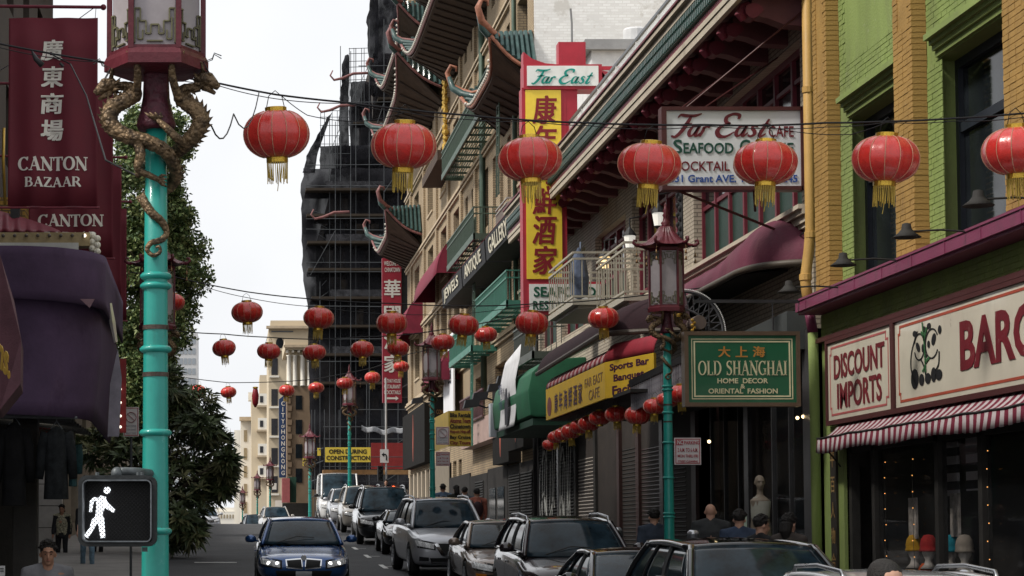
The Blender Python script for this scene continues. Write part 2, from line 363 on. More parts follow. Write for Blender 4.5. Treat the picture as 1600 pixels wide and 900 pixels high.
strip('sidewalk', XK_R + .15, XF_R + 3, .13, concrete, 8, thick=.2)
strip('sidewalk', XF_L - .2, XK_L - .15, .13, concrete, 8, thick=.2)
strip('kerb', XK_R, XK_R + .148, .14, kerbm, 8, thick=.25)
strip('kerb', XK_L - .148, XK_L, .14, kerbm, 8, thick=.25)
mk = []
def road_mark(x0, x1, y0, y1):
    m = MB(); m.add([(x0, y0, g(y0) + .006), (x1, y0, g(y0) + .006), (x1, y1, g(y1) + .006), (x0, y1, g(y1) + .006)], [(0, 1, 2, 3)])
    return m
rmk = thing('road_markings', 'white parking bay ticks and lane lines painted on the grey road', 'road marking', (3.6, 40, g(40)))
rmk['kind'] = 'structure'
for y in (27, 33.4, 39.5, 45.6, 51.7, 58, 64):
    a = road_mark(3.55, 3.95, y, y + .14); 
    b = road_mark(3.55, 3.67, y - 1, y + 1.0); b.v = [(p[0], p[1], p[2] + .004) for p in b.v]; a.add(b.v, b.f); a.build('bay_tick', paint_white, rmk)
road_mark(-1.05, .03, 54, 54.3).build('bay_tick', paint_white, rmk)

# ---------- generic pieces
dark_glass = M('dark_glass', (.012, .015, .018), .08, var=.4, scale=1.5, bump=.02, bscale=3)
def brick_field(m, o, u, v, W, H, bw=.2, bh=.075, depth=.012, joint=.009, skip=None):
    u, v = V(u), V(v); n = u.cross(v); o = V(o); rows = int(H / bh)
    for r in range(rows):
        x = -(bw / 2 if r % 2 else 0)
        while x < W:
            a = max(0, x); b = min(W, x + bw); x += bw
            if b - a < .03: continue
            z = r * bh
            if skip and skip((a + b) / 2, z + bh / 2): continue
            d = depth * random.uniform(.55, 1.2); P = [o + u * (a + joint / 2) + v * (z + joint / 2), o + u * (b - joint / 2) + v * (z + joint / 2), o + u * (b - joint / 2) + v * (z + bh - joint / 2), o + u * (a + joint / 2) + v * (z + bh - joint / 2)]
            Q = [p + n * d for p in P]; k = len(m.v); m.v += [tuple(p) for p in P + Q]
            m.f += [(k + 4, k + 5, k + 6, k + 7)] + [(k + i, k + (i + 1) % 4, k + 4 + (i + 1) % 4, k + 4 + i) for i in range(4)]
    return m
def window_unit(parent, X, y0, y1, z0, z1, frame, glass, depth=.25, cols=(0.5,), rows=(.62,), fw=.09, sill=None, name='window'):
    """a window in a wall whose face is x = X, looking toward -x; z in world metres"""
    f = MB(); xg = X + depth
    f.box((X + depth - .06, y0, z0), (X + depth + .04, y1, z0 + fw)); f.box((X + depth - .06, y0, z1 - fw), (X + depth + .04, y1, z1))
    f.box((X + depth - .06, y0, z0 + fw), (X + depth + .04, y0 + fw, z1 - fw)); f.box((X + depth - .06, y1 - fw, z0 + fw), (X + depth + .04, y1, z1 - fw))
    for c in cols:
        y = y0 + (y1 - y0) * c; f.box((xg - .045, y - fw / 2, z0 + fw), (xg + .035, y + fw / 2, z1 - fw))
    for r in rows:
        z = z0 + (z1 - z0) * r; f.box((xg - .05, y0 + fw, z - fw / 2), (xg + .03, y1 - fw, z + fw / 2))
    wn = f.build(name, frame, parent)
    MB().box((xg + .005, y0 + .02, z0 + .02), (xg + .02, y1 - .02, z1 - .02)).build('pane', glass, wn)
    if sill: MB().box((X - .06, y0 - .05, z0 - .1), (X + depth, y1 + .05, z0 - .003)).build('sill', sill, wn)
    return wn
def wall_holes(m, X0, X1, ya, yb, za, zb, holes):
    """solid wall between x X0 and X1 with rectangular holes (y0,y1,z0,z1), cut on a grid"""
    Y = sorted({ya, yb, *[h[0] for h in holes], *[h[1] for h in holes]}); Z = sorted({za, zb, *[h[2] for h in holes], *[h[3] for h in holes]})
    Y = [y for y in Y if ya <= y <= yb]; Z = [z for z in Z if za <= z <= zb]
    for j in range(len(Z) - 1):
        i = 0
        while i < len(Y) - 1:
            def hole(i): 
                cy = (Y[i] + Y[i + 1]) / 2; cz = (Z[j] + Z[j + 1]) / 2
                return any(h[0] < cy < h[1] and h[2] < cz < h[3] for h in holes)
            if hole(i): i += 1; continue
            k = i
            while k + 1 < len(Y) - 1 and not hole(k + 1): k += 1
            m.box((X0, Y[i], Z[j]), (X1, Y[k + 1], Z[j + 1])); i = k + 1
    return m

# ================================================================== GREEN AND OCHRE SHOP (right foreground)
E = EYE
green_p = M('green_painted_brick', (.225, .29, .09), .75, var=.16, scale=1.3, bump=.3, bscale=30, streak=3)
ochre_p = M('ochre_painted_brick', (.36, .215, .065), .75, var=.16, scale=1.6, bump=.3, bscale=30)
wear(green_p, (.16, .17, .09), 1.4, .5, .75, .7, 4); wear(green_p, (.34, .36, .22), 7, .62, .68, .6); wear(ochre_p, (.2, .12, .05), 1.8, .52, .75, .7, 4); wear(ochre_p, (.42, .34, .2), 9, .64, .69, .6)
pink_p = M('plum_painted_metal', (.19, .038, .085), .45, var=.15, scale=2, bump=.1)
brown_t = M('maroon_timber', (.07, .02, .02), .5, var=.2)
win_dark = M('dark_blue_window_frame', (.022, .027, .036), .45, var=.2)
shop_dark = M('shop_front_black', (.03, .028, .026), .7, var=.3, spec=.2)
sign_cream = M('sign_face_cream', (.60, .55, .45), .3, var=.08, scale=1.5, bump=0, coat=.3)
red_line = M('sign_border_red', (.38, .07, .04), .4, var=.1)
dark_red_l = wear(M('dark_red_lettering', (.15, .012, .02), .45, var=.2), (.4, .3, .25), 6, .6, .72, .5)
gs = thing('shop_building', 'green brick shop building with ochre pilasters and plum cornice', 'building', (9, 24, g(24)))
Yg0, Yg1 = 15.0, 32.3
bays = []
pil = [(31.1, 31.85), (27.16, 27.95), (23.15, 23.95), (19.2, 19.95), (15.2, 15.95)]
for i in range(4): bays.append((pil[i + 1][1], pil[i][0]))
wz0, wz1 = E + 3.45, E + 6.07
holes = [(a + .02, b - .33, wz0, wz1) for a, b in bays]
m = MB(); wall_holes(m, 9.0, 9.35, Yg0, Yg1, E + 2.9, E + 14, holes); m.box((9.35, Yg0, E + 13.6), (20, Yg1, E + 14))
m.box((9.0, Yg1 - .35, g(30)), (9.35, Yg1, E + 2.9)); m.box((9.35, Yg1 - .3, E + 3), (20, Yg1, E + 13.6)); m.box((9.35, Yg0, E - 1.7), (20, Yg0 + .3, E + 13.6))
wl = m.build('wall', green_p, gs)
# window units, lintel cornices
curt = M('grey_curtain', (.13, .125, .115), .9, var=.25, scale=3)
for a, b in bays:
    y0, y1 = a + .02, b - .33
    wn = window_unit(gs, 9.0, y0, y1, wz0, wz1, win_dark, dark_glass, .3, (.36,), (.66,), .12)
    m = MB()
    for q in range(7): m.box((9.42, y0 + .2 + q * .07, wz0 + .2), (9.44 + .02 * (q % 2), y0 + .26 + q * .07, wz1 - .2))
    m.build('curtain', curt, wn)
    m = MB()
    for k, (dz, dx) in enumerate(((0, .05), (.08, .09), (.15, .13), (.21, .2), (.27, .16))): m.box((9.0 - dx, a + .0, wz1 + .02 + dz), (9.0, b - .45, wz1 + .02 + dz + (.075 if k < 4 else .05)))
    m.build('cornice', green_p, gs)
# brickwork on the green walls: real courses
m = MB()
for a, b in bays:
    pz = lambda s, z: (.35 < s < b - a - .35 and z > 1.05)      # the smooth rendered field high in each bay
    brick_field(m, (9.0, b, E + 6.42), (0, -1, 0), (0, 0, 1), b - a, 4.2, skip=lambda s, z: False if z < .55 or z > 2.4 else .3 < s < 2.6)
    brick_field(m, (9.0, b, E + 3.5), (0, -1, 0), (0, 0, 1), .58, 2.6)
brick_field(m, (9.0, Yg1, E + 2.98), (0, -1, 0), (0, 0, 1), Yg1 - Yg0, .38)
m.build('brick_courses', green_p, gs, kind='stuff', fixn=False)
# pilasters
bricks = MB(); bm_u = None
def corner_brick(px_, ya, z, w_):
    return
cb = MB().box((0, 0, .004), (.196, .196, .071)).build('brick', ochre_p, gs, local=True, bevel=.003)
cb.location = V((8.79, 31.1, E + 3.6)) - ORG[gs.name]; first = True
hm = MB().box((0, 0, .004), (.196, .1, .071)).build('brick', ochre_p, gs, local=True, bevel=.003); hm.location = V((8.79, 31.1, E + 3.675)) - ORG[gs.name]
for (a, b) in pil[:3]:
    MB().box((8.81, a + .012, E + 3.42), (9.0, b, E + 14)).build('pilaster', ochre_p, gs)
    for r in range(76 if a > 20 else 0):
        if r % 20 in (18,) : pass
        z = E + 3.6 + r * .075
        src = cb if r % 2 == 0 else hm
        if not (first and r < 2):
            c = src.copy(); col.objects.link(c); c.location = V((8.795 + random.uniform(-.004, .004), a + random.uniform(-.002, .003), z)) - ORG[gs.name]
        w0 = .196 if r % 2 == 0 else .1
        brick_field(bricks, (8.81, b, z), (0, -1, 0), (0, 0, 1), b - a - w0 - .006, .076, skip=lambda s, zz, r=r: 40 < r < 60 and any(abs(s - q) < .05 for q in (.18, .34, .5)))
    first = False
    bricks.box((8.74, a - .05, E + 3.4), (9.0, b + .03, E + 3.56)); bricks.box((8.72, a - .06, E + 7.9 + .9), (9.0, b + .04, E + 8.85 + .1))
for (a, b) in pil[3:]: MB().box((8.81, a, E + 3.42), (9.0, b, E + 14)).build('pilaster', ochre_p, gs)
bricks.build('brick_courses', ochre_p, gs, kind='stuff', fixn=False)
# plum canopy flashing with folded seams
m = MB(); m.prism([(8.6, Yg1, E + 3.57), (8.6, Yg1, E + 3.4), (8.64, Yg1, E + 3.4), (8.64, Yg1, E + 3.36), (9.0, Yg1, E + 3.36), (9.0, Yg1, E + 3.66)], (0, Yg0 - Yg1, 0))
m.box((8.585, Yg0, E + 3.555), (8.62, Yg1, E + 3.585))
y = Yg1 - .6
while y > Yg0: m.box((8.592, y, E + 3.4), (8.6, y + .02, E + 3.56)); y -= 1.25
m.build('canopy_flashing', pink_p, gs)
MB().box((8.9, Yg0, E + 2.92), (9.0, Yg1, E + 2.99)).build('frieze_moulding', brown_t, gs)
wear(asphalt, (.1, .1, .1), .5, .5, .75, .5); wear(pink_p, (.1, .05, .06), 4, .55, .7, .6, 2); wear(sign_cream, (.42, .37, .3), 1.5, .5, .8, .5, 3)
# sign fascia: a thing with panels
fs_ = thing('shop_sign', 'long white shop fascia with DISCOUNT IMPORTS, pandas and big red BARGAIN letters', 'sign', (8.9, 26, E + 1.65))
m = MB(); ya, yb = 17.0, 31.8
m.box((8.9, ya, E + 2.86), (9.0, yb, E + 2.915)); m.box((8.9, ya, E + 1.63), (9.0, yb, E + 1.7)); m.box((8.9, yb - .06, E + 1.7), (9.0, yb, E + 2.86)); m.box((8.9, 28.5, E + 1.7), (9.0, 28.64, E + 2.86)); m.box((8.9, ya, E + 1.7), (9.0, ya + .08, E + 2.86))
m.build('frame', brown_t, fs_)
MB().box((8.93, 28.65, E + 1.705), (9.0, yb - .065, E + 2.855)).build('panel', sign_cream, fs_)
MB().box((8.93, ya + .085, E + 1.705), (9.0, 28.49, E + 2.855)).build('panel', sign_cream, fs_)
def border(parent, ylo, yhi, z0, z1, mat, t=.035, X=8.926, notch=.1):
    P = [(yhi, z0 + notch), (yhi, z1 - notch), (yhi - notch * .6, z1 - notch), (yhi - notch * .6, z1), (ylo + notch, z1), (ylo + notch, z1 - notch), (ylo, z1 - notch), (ylo, z0 + notch), (ylo + notch, z0 + notch), (ylo + notch, z0), (yhi - notch * .6, z0), (yhi - notch * .6, z0 + notch)]
    m = MB()
    for i in range(len(P)):
        a, b = P[i], P[(i + 1) % len(P)]; m.box((X - .001 * (i % 2), min(a[0], b[0]) - t / 2, min(a[1], b[1]) - t / 2), (8.93, max(a[0], b[0]) + t / 2, max(a[1], b[1]) + t / 2))
    m.build('border_line', mat, parent)
border(fs_, 28.8, 31.62, E + 1.78, E + 2.78, M('sign_border_pink', (.42, .1, .1), .4), .03)
border(fs_, ya + .2, 28.34, E + 1.78, E + 2.78, red_line, .035)
letters(fs_, 'DISCOUNT', dark_red_l, (8.925, 31.4, E + 2.3), -YU, ZU, 2.45, .36, .02)
letters(fs_, 'IMPORTS', dark_red_l, (8.925, 31.25, E + 1.85), -YU, ZU, 2.15, .38, .02)
letters(fs_, 'BARGAIN', dark_red_l, (8.925, 25.92, E + 2.0), -YU, ZU, 4.15, .62, .03)
# two panda figures painted on the sign
ink = M('black_ink', (.012, .012, .014), .5); bamboo = M('bamboo_green', (.03, .12, .04), .5)
def disc2(cx, cy, rx, ry, n=18, rot=0):
    vs = [(cx + rx * math.cos(2 * math.pi * i / n) * math.cos(rot) - ry * math.sin(2 * math.pi * i / n) * math.sin(rot), cy + rx * math.cos(2 * math.pi * i / n) * math.sin(rot) + ry * math.sin(2 * math.pi * i / n) * math.cos(rot)) for i in range(n)]
    return vs, [tuple(range(n))]
def joinf(*gs_):
    vs, fs = [], []
    for a, b in gs_: k = len(vs); vs += a; fs += [tuple(i + k for i in f) for f in b]
    return vs, fs
bx = (0, 0, 1, 1)
pg = joinf(stroke([(.2, .02), (.03, .3), (.05, .6), (.25, .93)], .025), stroke(_arc(.3, .66, .16, .22, 200, 520, 14), .022), stroke(_arc(.7, .66, .2, .24, 30, 330, 14), .022),
    disc2(.16, .9, .06, .05), disc2(.46, .93, .05, .05), disc2(.62, .96, .06, .05), disc2(.95, .85, .05, .07), disc2(.26, .66, .05, .09, rot=.5), disc2(.42, .62, .04, .07), disc2(.76, .72, .06, .1, rot=-.4), disc2(.6, .66, .04, .06),
    disc2(.14, .14, .12, .17), disc2(.36, .1, .08, .1), disc2(.56, .1, .09, .09), disc2(.74, .14, .08, .12), disc2(.9, .12, .1, .09), stroke([(.34, .45), (.45, .3), (.5, .12)], .03), stroke([(.92, .5), (.9, .3), (.8, .2)], .03), disc2(.5, .48, .05, .03))
put_flat(fs_, 'panda_drawing', pg[0], pg[1], ink, (8.925, 27.85, E + 1.93), -YU, ZU, 1.25, .78, .004, box=bx)
pg = joinf(stroke([(.5, .2), (.48, .6), (.42, 1.0)], .03), stroke([(.46, .7), (.56, .9)], .04), stroke([(.47, .75), (.38, .86)], .03), stroke([(.49, .35), (.62, .42)], .04), stroke([(.49, .3), (.4, .22)], .03))
put_flat(fs_, 'bamboo_drawing', pg[0], pg[1], bamboo, (8.92, 27.85, E + 1.93), -YU, ZU, 1.25, .82, .004, box=bx)
# striped awning
aw = thing('striped_awning', 'red and white striped awning with scalloped valance over the shop windows', 'awning', (8.6, 25, E + 1.2))
cw = M('awning_stripes', (.46, .4, .4), .85, var=.1, stripe=('Y', .25, (.16, .016, .035)), bump=.1)
sag = lambda u: .006 * math.sin(u * 40) + .004 * math.sin(u * 97)
m = MB(); m.sheet(lambda u, v: (8.97 - .32 * v, 31.35 - 14.4 * u, E + 1.63 - .21 * v - sag(u) * v - .05 * math.sin(v * 3.1)), 90, 4, (0, 0, -.006)); m.build('canopy', cw, aw, smooth=True)
m = MB(); m.sheet(lambda u, v: (8.645 - .02 * v + .015 * math.sin(u * 60) * v, 31.35 - 14.4 * u, E + 1.415 - sag(u) - (.2 + .02 * math.sin(u * 31) + .015 * abs(math.sin(u * 14.9 / .25 * math.pi))) * v), 190, 2, (-.006, 0, 0)); m.build('valance', cw, aw, smooth=True)
m = MB(); m.tube([(8.64, 31.35 - 14.4 * i / 90, E + 1.422 - sag(i / 90)) for i in range(91)], .016, 6); m.build('front_rail', shop_dark, aw)
m = MB(); m.bar((8.97, 31.3, E + 1.0), (8.67, 31.3, E + 1.38), .02); m.build('arm', shop_dark, aw)
# gooseneck lamps
def gooseneck(y, z, label):
    t = thing('sign_lamp', label, 'lamp', (8.6, y, z), group='black gooseneck lamps along the plum cornice')
    MB().tube([(8.6, y, z), (8.3, y + .0, z + .02), (7.95, y, z)], .013, 6).build('arm', shop_dark, t)
    MB().lathe([(.02, .1), (.05, .09), (.06, .03), (.1, -.02), (.17, -.07), (.165, -.075), (.03, -.0)], (7.9, y, z), 14).build('lamp_shade', shop_dark, t, smooth=True)
    return t
gooseneck(30.0, E + 3.52, 'black gooseneck lamp beside the ochre drainpipe elbow'); gooseneck(27.3, E + 3.56, 'black gooseneck lamp below the first green-framed window'); gooseneck(24.7, E + 3.56, 'black gooseneck lamp in front of the ochre pilaster between the windows'); gooseneck(22.3, E + 3.56, 'black gooseneck lamp at the right-hand edge, under the second window')
# shop front
m = MB(); m.box((9.6, Yg0, g(15) - .3), (9.7, 31.95, E + 2.9)); m.box((9.1, 31.95, g(31)), (9.7, 32.2, E + 2.9)); m.box((19.7, Yg0 + .3, E - 2), (20, Yg1, E + 13.6)); m.build('shop_back_wall', shop_dark, gs)
m = MB()
for y in (31.0, 29.9, 27.2, 25.6, 24.0, 22.4, 20.4, 18.4): m.box((9.02, y - .07, g(y) + .12), (9.14, y + .07, E + 1.62))
m.box((9.02, 17, E - 1.6), (9.14, 27.2, E - 1.05)); m.box((9.02, 17, E + 1.2), (9.13, 31, E + 1.62)); m.build('shop_front_frame', shop_dark, gs)
for y0, y1 in ((28.6, 29.83), (27.27, 28.57), (25.67, 27.13), (24.07, 25.53), (22.47, 23.93), (20.47, 22.33)):
    MB().box((9.08, y0, E - 1.05), (9.09, y1, E + 1.2)).build('shop_window', M('clear_shop_glass', (.02, .022, .025), .04, alpha=.14, var=.1, bump=0, spec=.3), gs)
m = MB(); m.box((8.97, 31.15, g(31)), (9.02, 31.95, E + 1.62)); m.build('corner_pier', green_p, gs)
pq = thing('vertical_plaque', 'tall narrow black board of gold Chinese characters on green pier', 'sign', (8.93, 31.6, E - .9))
MB().box((8.93, 31.42, E - .75), (8.965, 31.72, E + 1.35)).build('board', M('plaque_black', (.02, .015, .012), .4), pq)
goldl = M('gold_lettering', (.45, .27, .09), .35, metal=.4)
for i, ch in enumerate('平百人物合'): letters(pq, ch, goldl, (8.928, 31.68, E + 1.0 - i * .38), -YU, ZU, .22, .24, .02)
# window display
disp = [((.55, .3, .02), 'yellow knitted hat on a white display head', 29.0), ((.45, .03, .03), 'red knitted hat on a display head', 28.4), ((.02, .3, .4), 'turquoise knitted hat on a pale display head', 27.5), ((.35, .3, .25), 'cream knitted hat on a display head', 27.0), ((.6, .1, .02), 'orange hat low in the shop window', 28.5)]
skinw = M('display_head', (.5, .46, .42), .5)
for c, lb, y in disp:
    z = E - .62 + (.38 if 'orange' not in lb else 0); t = thing('display_hat', lb, 'hat', (9.3, y, z), group='knitted hats in the shop window')
    MB().lathe([(.001, .14), (.06, .13), (.1, .07), (.115, .0), (.11, -.05), (.12, -.06), (.12, -.09), (.1, -.09)], (9.3, y, z + .1), 14).build('hat', M('knit%d' % int(c[0] * 99 + c[2] * 9), c, .9, var=.3, bump=.8, bscale=90), t, smooth=True)
    MB().lathe([(.12, -.32), (.06, -.26), (.045, -.2), (.085, -.12), (.09, -.02), (.06, .05)], (9.3, y, z + .1), 12).build('display_head', skinw, t, smooth=True)
m = MB(); m.box((9.2, 26.6, E - .53), (9.5, 29.4, E - .5)); m.box((9.2, 24, E - .95), (9.5, 29.4, E - .92)); m.build('display_shelf', shop_dark, gs)
cl = M('striped_shirt', (.4, .38, .4), .9, stripe=('Z', .22, (.03, .03, .035)))
for i, (y, z, lb) in enumerate(((27.5, E + .85, 'grey banded shirt hanging in the shop window'), (26.6, E + .9, 'second grey banded shirt, nearer the right door post'))):
    tag(MB().box((9.3, y - .3, z - .35), (9.33, y + .3, z + .35)).build('hanging_shirt', cl, bevel=.01), lb, 'shirt', 'banded shirts in the shop window')
for i, (y, z) in enumerate(((29.0, E + .22), (27.3, E + .25))):
    tag(MB().box((9.28, y - .16, z - .28), (9.31, y + .16, z + .28)).build('framed_print', M('print_paper', (.4, .36, .33), .6, var=.5, scale=9)), ('pale scroll print hung on the left of the hats', 'pale scroll print above the turquoise hat')[i], 'print', 'prints in the shop window')
bulb = M('warm_fairy_bulb', (1, .45, .12), .4, emit=.9, bump=0, var=0)
for k, (y, lb) in enumerate(((29.3, 'string of fairy lights down the left display post'), (28.1, 'string of fairy lights on the second display post'), (25.3, 'string of fairy lights on the post right of the shirts'))):
    t = thing('fairy_lights', lb, 'string lights', (9.0, y, E - .9), group='fairy lights on the shop posts'); m = MB(); n = 10
    for i in range(n): m.ball((9.0 + .01 * (i % 2), y + .02 * math.sin(i * 2), E - .95 + 1.95 * i / (n - 1)), .007, 6)
    m.build('bulbs', bulb, t); MB().tube([(9.008, y + .02 * math.sin(i * 2), E - .95 + 1.95 * i / (n - 1)) for i in range(n)], .003, 4).build('cable', shop_dark, t)
# drainpipe in three colours
dp = thing('drainpipe', 'ochre drainpipe with bends, turning plum then green lower down', 'drainpipe', (8.7, 32.5, E))
def pp(px, py, X=8.75): return aX(px, py, X)
P1 = [V((8.91, 32.5, E + 12)), V((8.91, 32.5, E + 4.72)), V((8.88, 32.5, E + 4.4)), V((8.82, 32.5, E + 3.98)), V((8.82, 32.5, E + 3.88)), V((8.85, 32.45, E + 3.48))]
MB().tube(P1, .085, 12).build('upper_pipe', M('ochre_pipe', (.48, .29, .09), .5, var=.1), dp, smooth=True)
MB().tube([(8.85, 32.45, E + 3.48), (8.89, 32.4, E + 3.1)], .08, 12).build('middle_pipe', pink_p, dp, smooth=True)
MB().tube([(8.89, 32.4, E + 3.1), (8.9, 32.4, E + 2.2), (8.9, 32.38, E - 1.4)], .078, 12).build('lower_pipe', green_p, dp, smooth=True)
for z in (4.63, 3.97, 6.9, 9.2): MB().lathe([(.085, -.05), (.1, -.045), (.1, .045), (.085, .05)], (8.91 if z > 4.1 else 8.82, 32.5, E + z), 12).build('joint_collar', M('ochre_pipe', 0), dp)
# ================================================================== RESTAURANT BUILDING WITH DEEP BRACKETED EAVE
cream_b = M('cream_painted_brick', (.5, .44, .35), .75, var=.14, scale=1.2, bump=.25, streak=3)
cream_bb = M('cream_brickwork', (.5, .44, .35), .75, var=.12, scale=1.2, bump=.25, brick=(.22, .08, (.2, .17, .14)))
maroon = M('maroon_paint', (.16, .025, .04), .5, var=.18)
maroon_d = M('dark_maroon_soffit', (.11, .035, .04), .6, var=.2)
green_d = M('dark_green_joinery', (.02, .045, .035), .5, var=.25)
tile_g = M('green_glazed_tile', (.035, .085, .07), .35, var=.3, scale=8)
wear(cream_b, (.2, .16, .12), 2, .52, .75, .6, 4); wear(cream_bb, (.22, .18, .14), 1, .52, .75, .6, 4); wear(tile_g, (.12, .1, .07), 4, .5, .7, .6)
cream_m = M('cream_metalwork', (.38, .35, .28), .5, var=.12)
black_m = M('black_metal', (.025, .025, .027), .5, var=.3)
rb = thing('restaurant_building', 'cream brick restaurant building with deep maroon bracketed eave and green tile band', 'building', (9, 46, g(46)))
Ya, Yb = 32.7, 63.0
fl2 = E + 5.1
# wall openings on the upper floor
hol = [(33.3, 41.2, fl2 + .12, E + 7.9), (42.6, 47.6, fl2 + .12, E + 7.6), (48.4, 52.5, fl2 + .12, E + 7.4), (54, 58, fl2 + .3, E + 7.4), (59, 62.3, fl2 + .3, E + 7.4)]
hol += [(a, b, E + .3 - 2.2 + g(45) * .5, E + 3.2) for a, b in ((33.2, 36.5), (37.3, 41))]
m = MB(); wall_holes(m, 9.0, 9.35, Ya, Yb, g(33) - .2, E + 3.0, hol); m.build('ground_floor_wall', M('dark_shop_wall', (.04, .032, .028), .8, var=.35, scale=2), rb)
m = MB(); wall_holes(m, 9.0, 9.35, Ya, Yb, E + 3.001, E + 8.9, hol); m.box((9.35, Ya, g(33)), (10.6, Ya + .25, E + 8.9)); m.box((9.35, Yb - .25, g(33)), (20, Yb, E + 8.9)); m.box((9.35, Ya + .25, E + 8.6), (20, Yb - .25, E + 8.9))
m.build('wall', cream_bb, rb)
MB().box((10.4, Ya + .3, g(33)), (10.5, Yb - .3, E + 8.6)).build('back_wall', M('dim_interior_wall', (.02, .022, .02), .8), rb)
# joinery in the openings: mullions, lower panels, panes
def joinery(y0, y1, z0, z1, n, lower=1.0):
    f = MB(); X = 9.22
    f.box((X - .05, y0, z0), (X + .07, y1, z0 + .1)); f.box((X - .05, y0, z1 - .12), (X + .07, y1, z1)); f.box((X - .04, y0, z0 + lower), (X + .06, y1, z0 + lower + .08)); f.box((X - .04, y0, z0 + (z1 - z0) * .8), (X + .06, y1, z0 + (z1 - z0) * .8 + .07))
    for i in range(n + 1):
        y = y0 + (y1 - y0) * i / n; f.box((X - .06, max(y0, y - .05), z0 + .1), (X + .08, min(y1, y + .05), z1 - .12))
    wn = f.build('window', maroon, rb)
    for i in range(n):
        a = y0 + (y1 - y0) * i / n + .05; b = y0 + (y1 - y0) * (i + 1) / n - .05
        MB().box((X, a, z0 + .1), (X + .03, b, z0 + lower)).build('panel', green_d, wn)
        MB().box((X + .01, a, z0 + lower + .08), (X + .02, b, z1 - .12)).build('pane', dark_glass, wn)
joinery(33.3, 41.2, fl2 + .12, E + 7.9, 7, 1.1); joinery(42.6, 47.6, fl2 + .12, E + 7.6, 5, .2); joinery(48.4, 52.5, fl2 + .12, E + 7.4, 4); joinery(54, 58, fl2 + .3, E + 7.4, 3); joinery(59, 62.3, fl2 + .3, E + 7.4, 3)
# carved dark panel beside the pier
m = MB(); m.box((8.97, 42.15, fl2 + .3), (9.0, 42.55, E + 7.9))
for i in range(24): m.ball((8.96, 42.25 + .2 * (i % 2), fl2 + .45 + i * .1), .05, 6, 1.3)
m.build('carved_panel', black_m, rb)
# belt course with cable
m = MB()
for dz, dx, h in ((-.28, .06, .06), (-.21, .1, .1), (-.1, .16, .08), (-.019, .22, .07)): m.box((9 - dx, Ya + .02, fl2 + dz), (9.0, Yb, fl2 + dz + h))
m.build('belt_course', cream_b, rb)
m = MB(); m.tube([(8.93, 33 + i * .5, fl2 - .36 - .12 * abs(math.sin(i * .55))) for i in range(24)], .012, 5); m.build('cable', black_m, rb)
# the eave: soffit boards, brackets with curled ends, fascia mouldings, tile band
XE = 7.83
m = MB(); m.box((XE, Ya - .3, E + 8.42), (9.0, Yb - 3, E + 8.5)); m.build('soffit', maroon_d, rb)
m = MB(); m.box((XE - .03, Ya - .32, E + 8.3), (XE + .05, Yb - 3, E + 8.42)); m.box((XE - .09, Ya - .34, E + 8.99), (XE + .05, Yb - 3, E + 9.1)); m.box((XE - .16, Ya - .36, E + 9.11), (XE + .05, Yb - 3, E + 9.2)); m.box((XE - .05, Ya - .33, E + 8.43), (XE + .05, Yb - 3, E + 8.52))
m.build('fascia_moulding', cream_b, rb)
m = MB(); m.box((XE - .02, Ya - .31, E + 8.53), (XE + .05, Yb - 3, E + 8.64)); m.box((XE - .19, Ya - .37, E + 9.21), (XE - .12, Yb - 3, E + 9.25)); m.build('fascia_stripe', maroon, rb)
m = MB(); y = Ya - .3
while y < Yb - 3.1:
    m.box((XE - .07, y, E + 8.66), (XE + .03, y + .11, E + 8.98)); m.box((XE - .1, y + .02, E + 8.68), (XE - .07, y + .09, E + 8.78)); m.box((XE - .1, y + .02, E + 8.86), (XE - .07, y + .09, E + 8.96)); y += .135
m.build('tile_band', tile_g, rb, kind='stuff')
MB().box((XE + .05, Ya - .31, E + 8.51), (9.0, Yb - 3, E + 9.19)).build('eave_roof', cream_b, rb)
MB().box((9.0, Ya, E + 8.9), (9.3, Yb - 3, E + 9.5)).build('parapet', cream_b, rb)
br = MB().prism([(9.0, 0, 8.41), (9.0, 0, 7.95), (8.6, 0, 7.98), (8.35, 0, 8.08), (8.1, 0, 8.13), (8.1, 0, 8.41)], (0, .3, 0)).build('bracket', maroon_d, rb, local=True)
bs = MB(); bs.prism([(8.12 + .16 * math.cos(a * .5) * (1 - a * .03), -.02, 8.2 + .12 * math.sin(a * .5)) for a in range(12)], (0, .34, 0)); bs.tube([(8.1, .15, 8.34), (8.0, .15, 8.3), (7.95, .15, 8.17), (8.0, .15, 8.08)], [.05, .07, .09, .05], 8)
bsp = bs.build('bracket_scroll', maroon, br, local=True)
y = Ya; k = 0
while y < Yb - 3.5:
    if k == 0: b_ = br
    else:
        b_ = br.copy(); col.objects.link(b_); b_.parent = rb; c_ = bsp.copy(); col.objects.link(c_); c_.parent = b_
    b_.location = V((0, y, E)) - ORG[rb.name]; y += 1.28; k += 1
# roof terrace railing
rr_ = thing('terrace_railing', 'white wire panel railing with dark handrail on the restaurant roof', 'railing', (8.4, 45, E + 9.2))
wire = M('white_rail_panel', (.7, .72, .72), .5, alpha=.45, var=.05, bump=0); wm = M('grey_handrail', (.12, .13, .14), .4)
for i in range(11):
    y = 34 + i * 2.3; MB().bar((8.3, y, E + 9.2), (8.3, y, E + 10.2), .04).build('post', M('white_post', (.7, .7, .7), .5), rr_)
    if i < 10: MB().box((8.29, y + .03, E + 9.25), (8.31, y + 2.27, E + 10.15)).build('panel', wire, rr_)
MB().bar((8.3, 34, E + 10.22), (8.3, 57, E + 10.22), .06).build('handrail', wm, rr_)
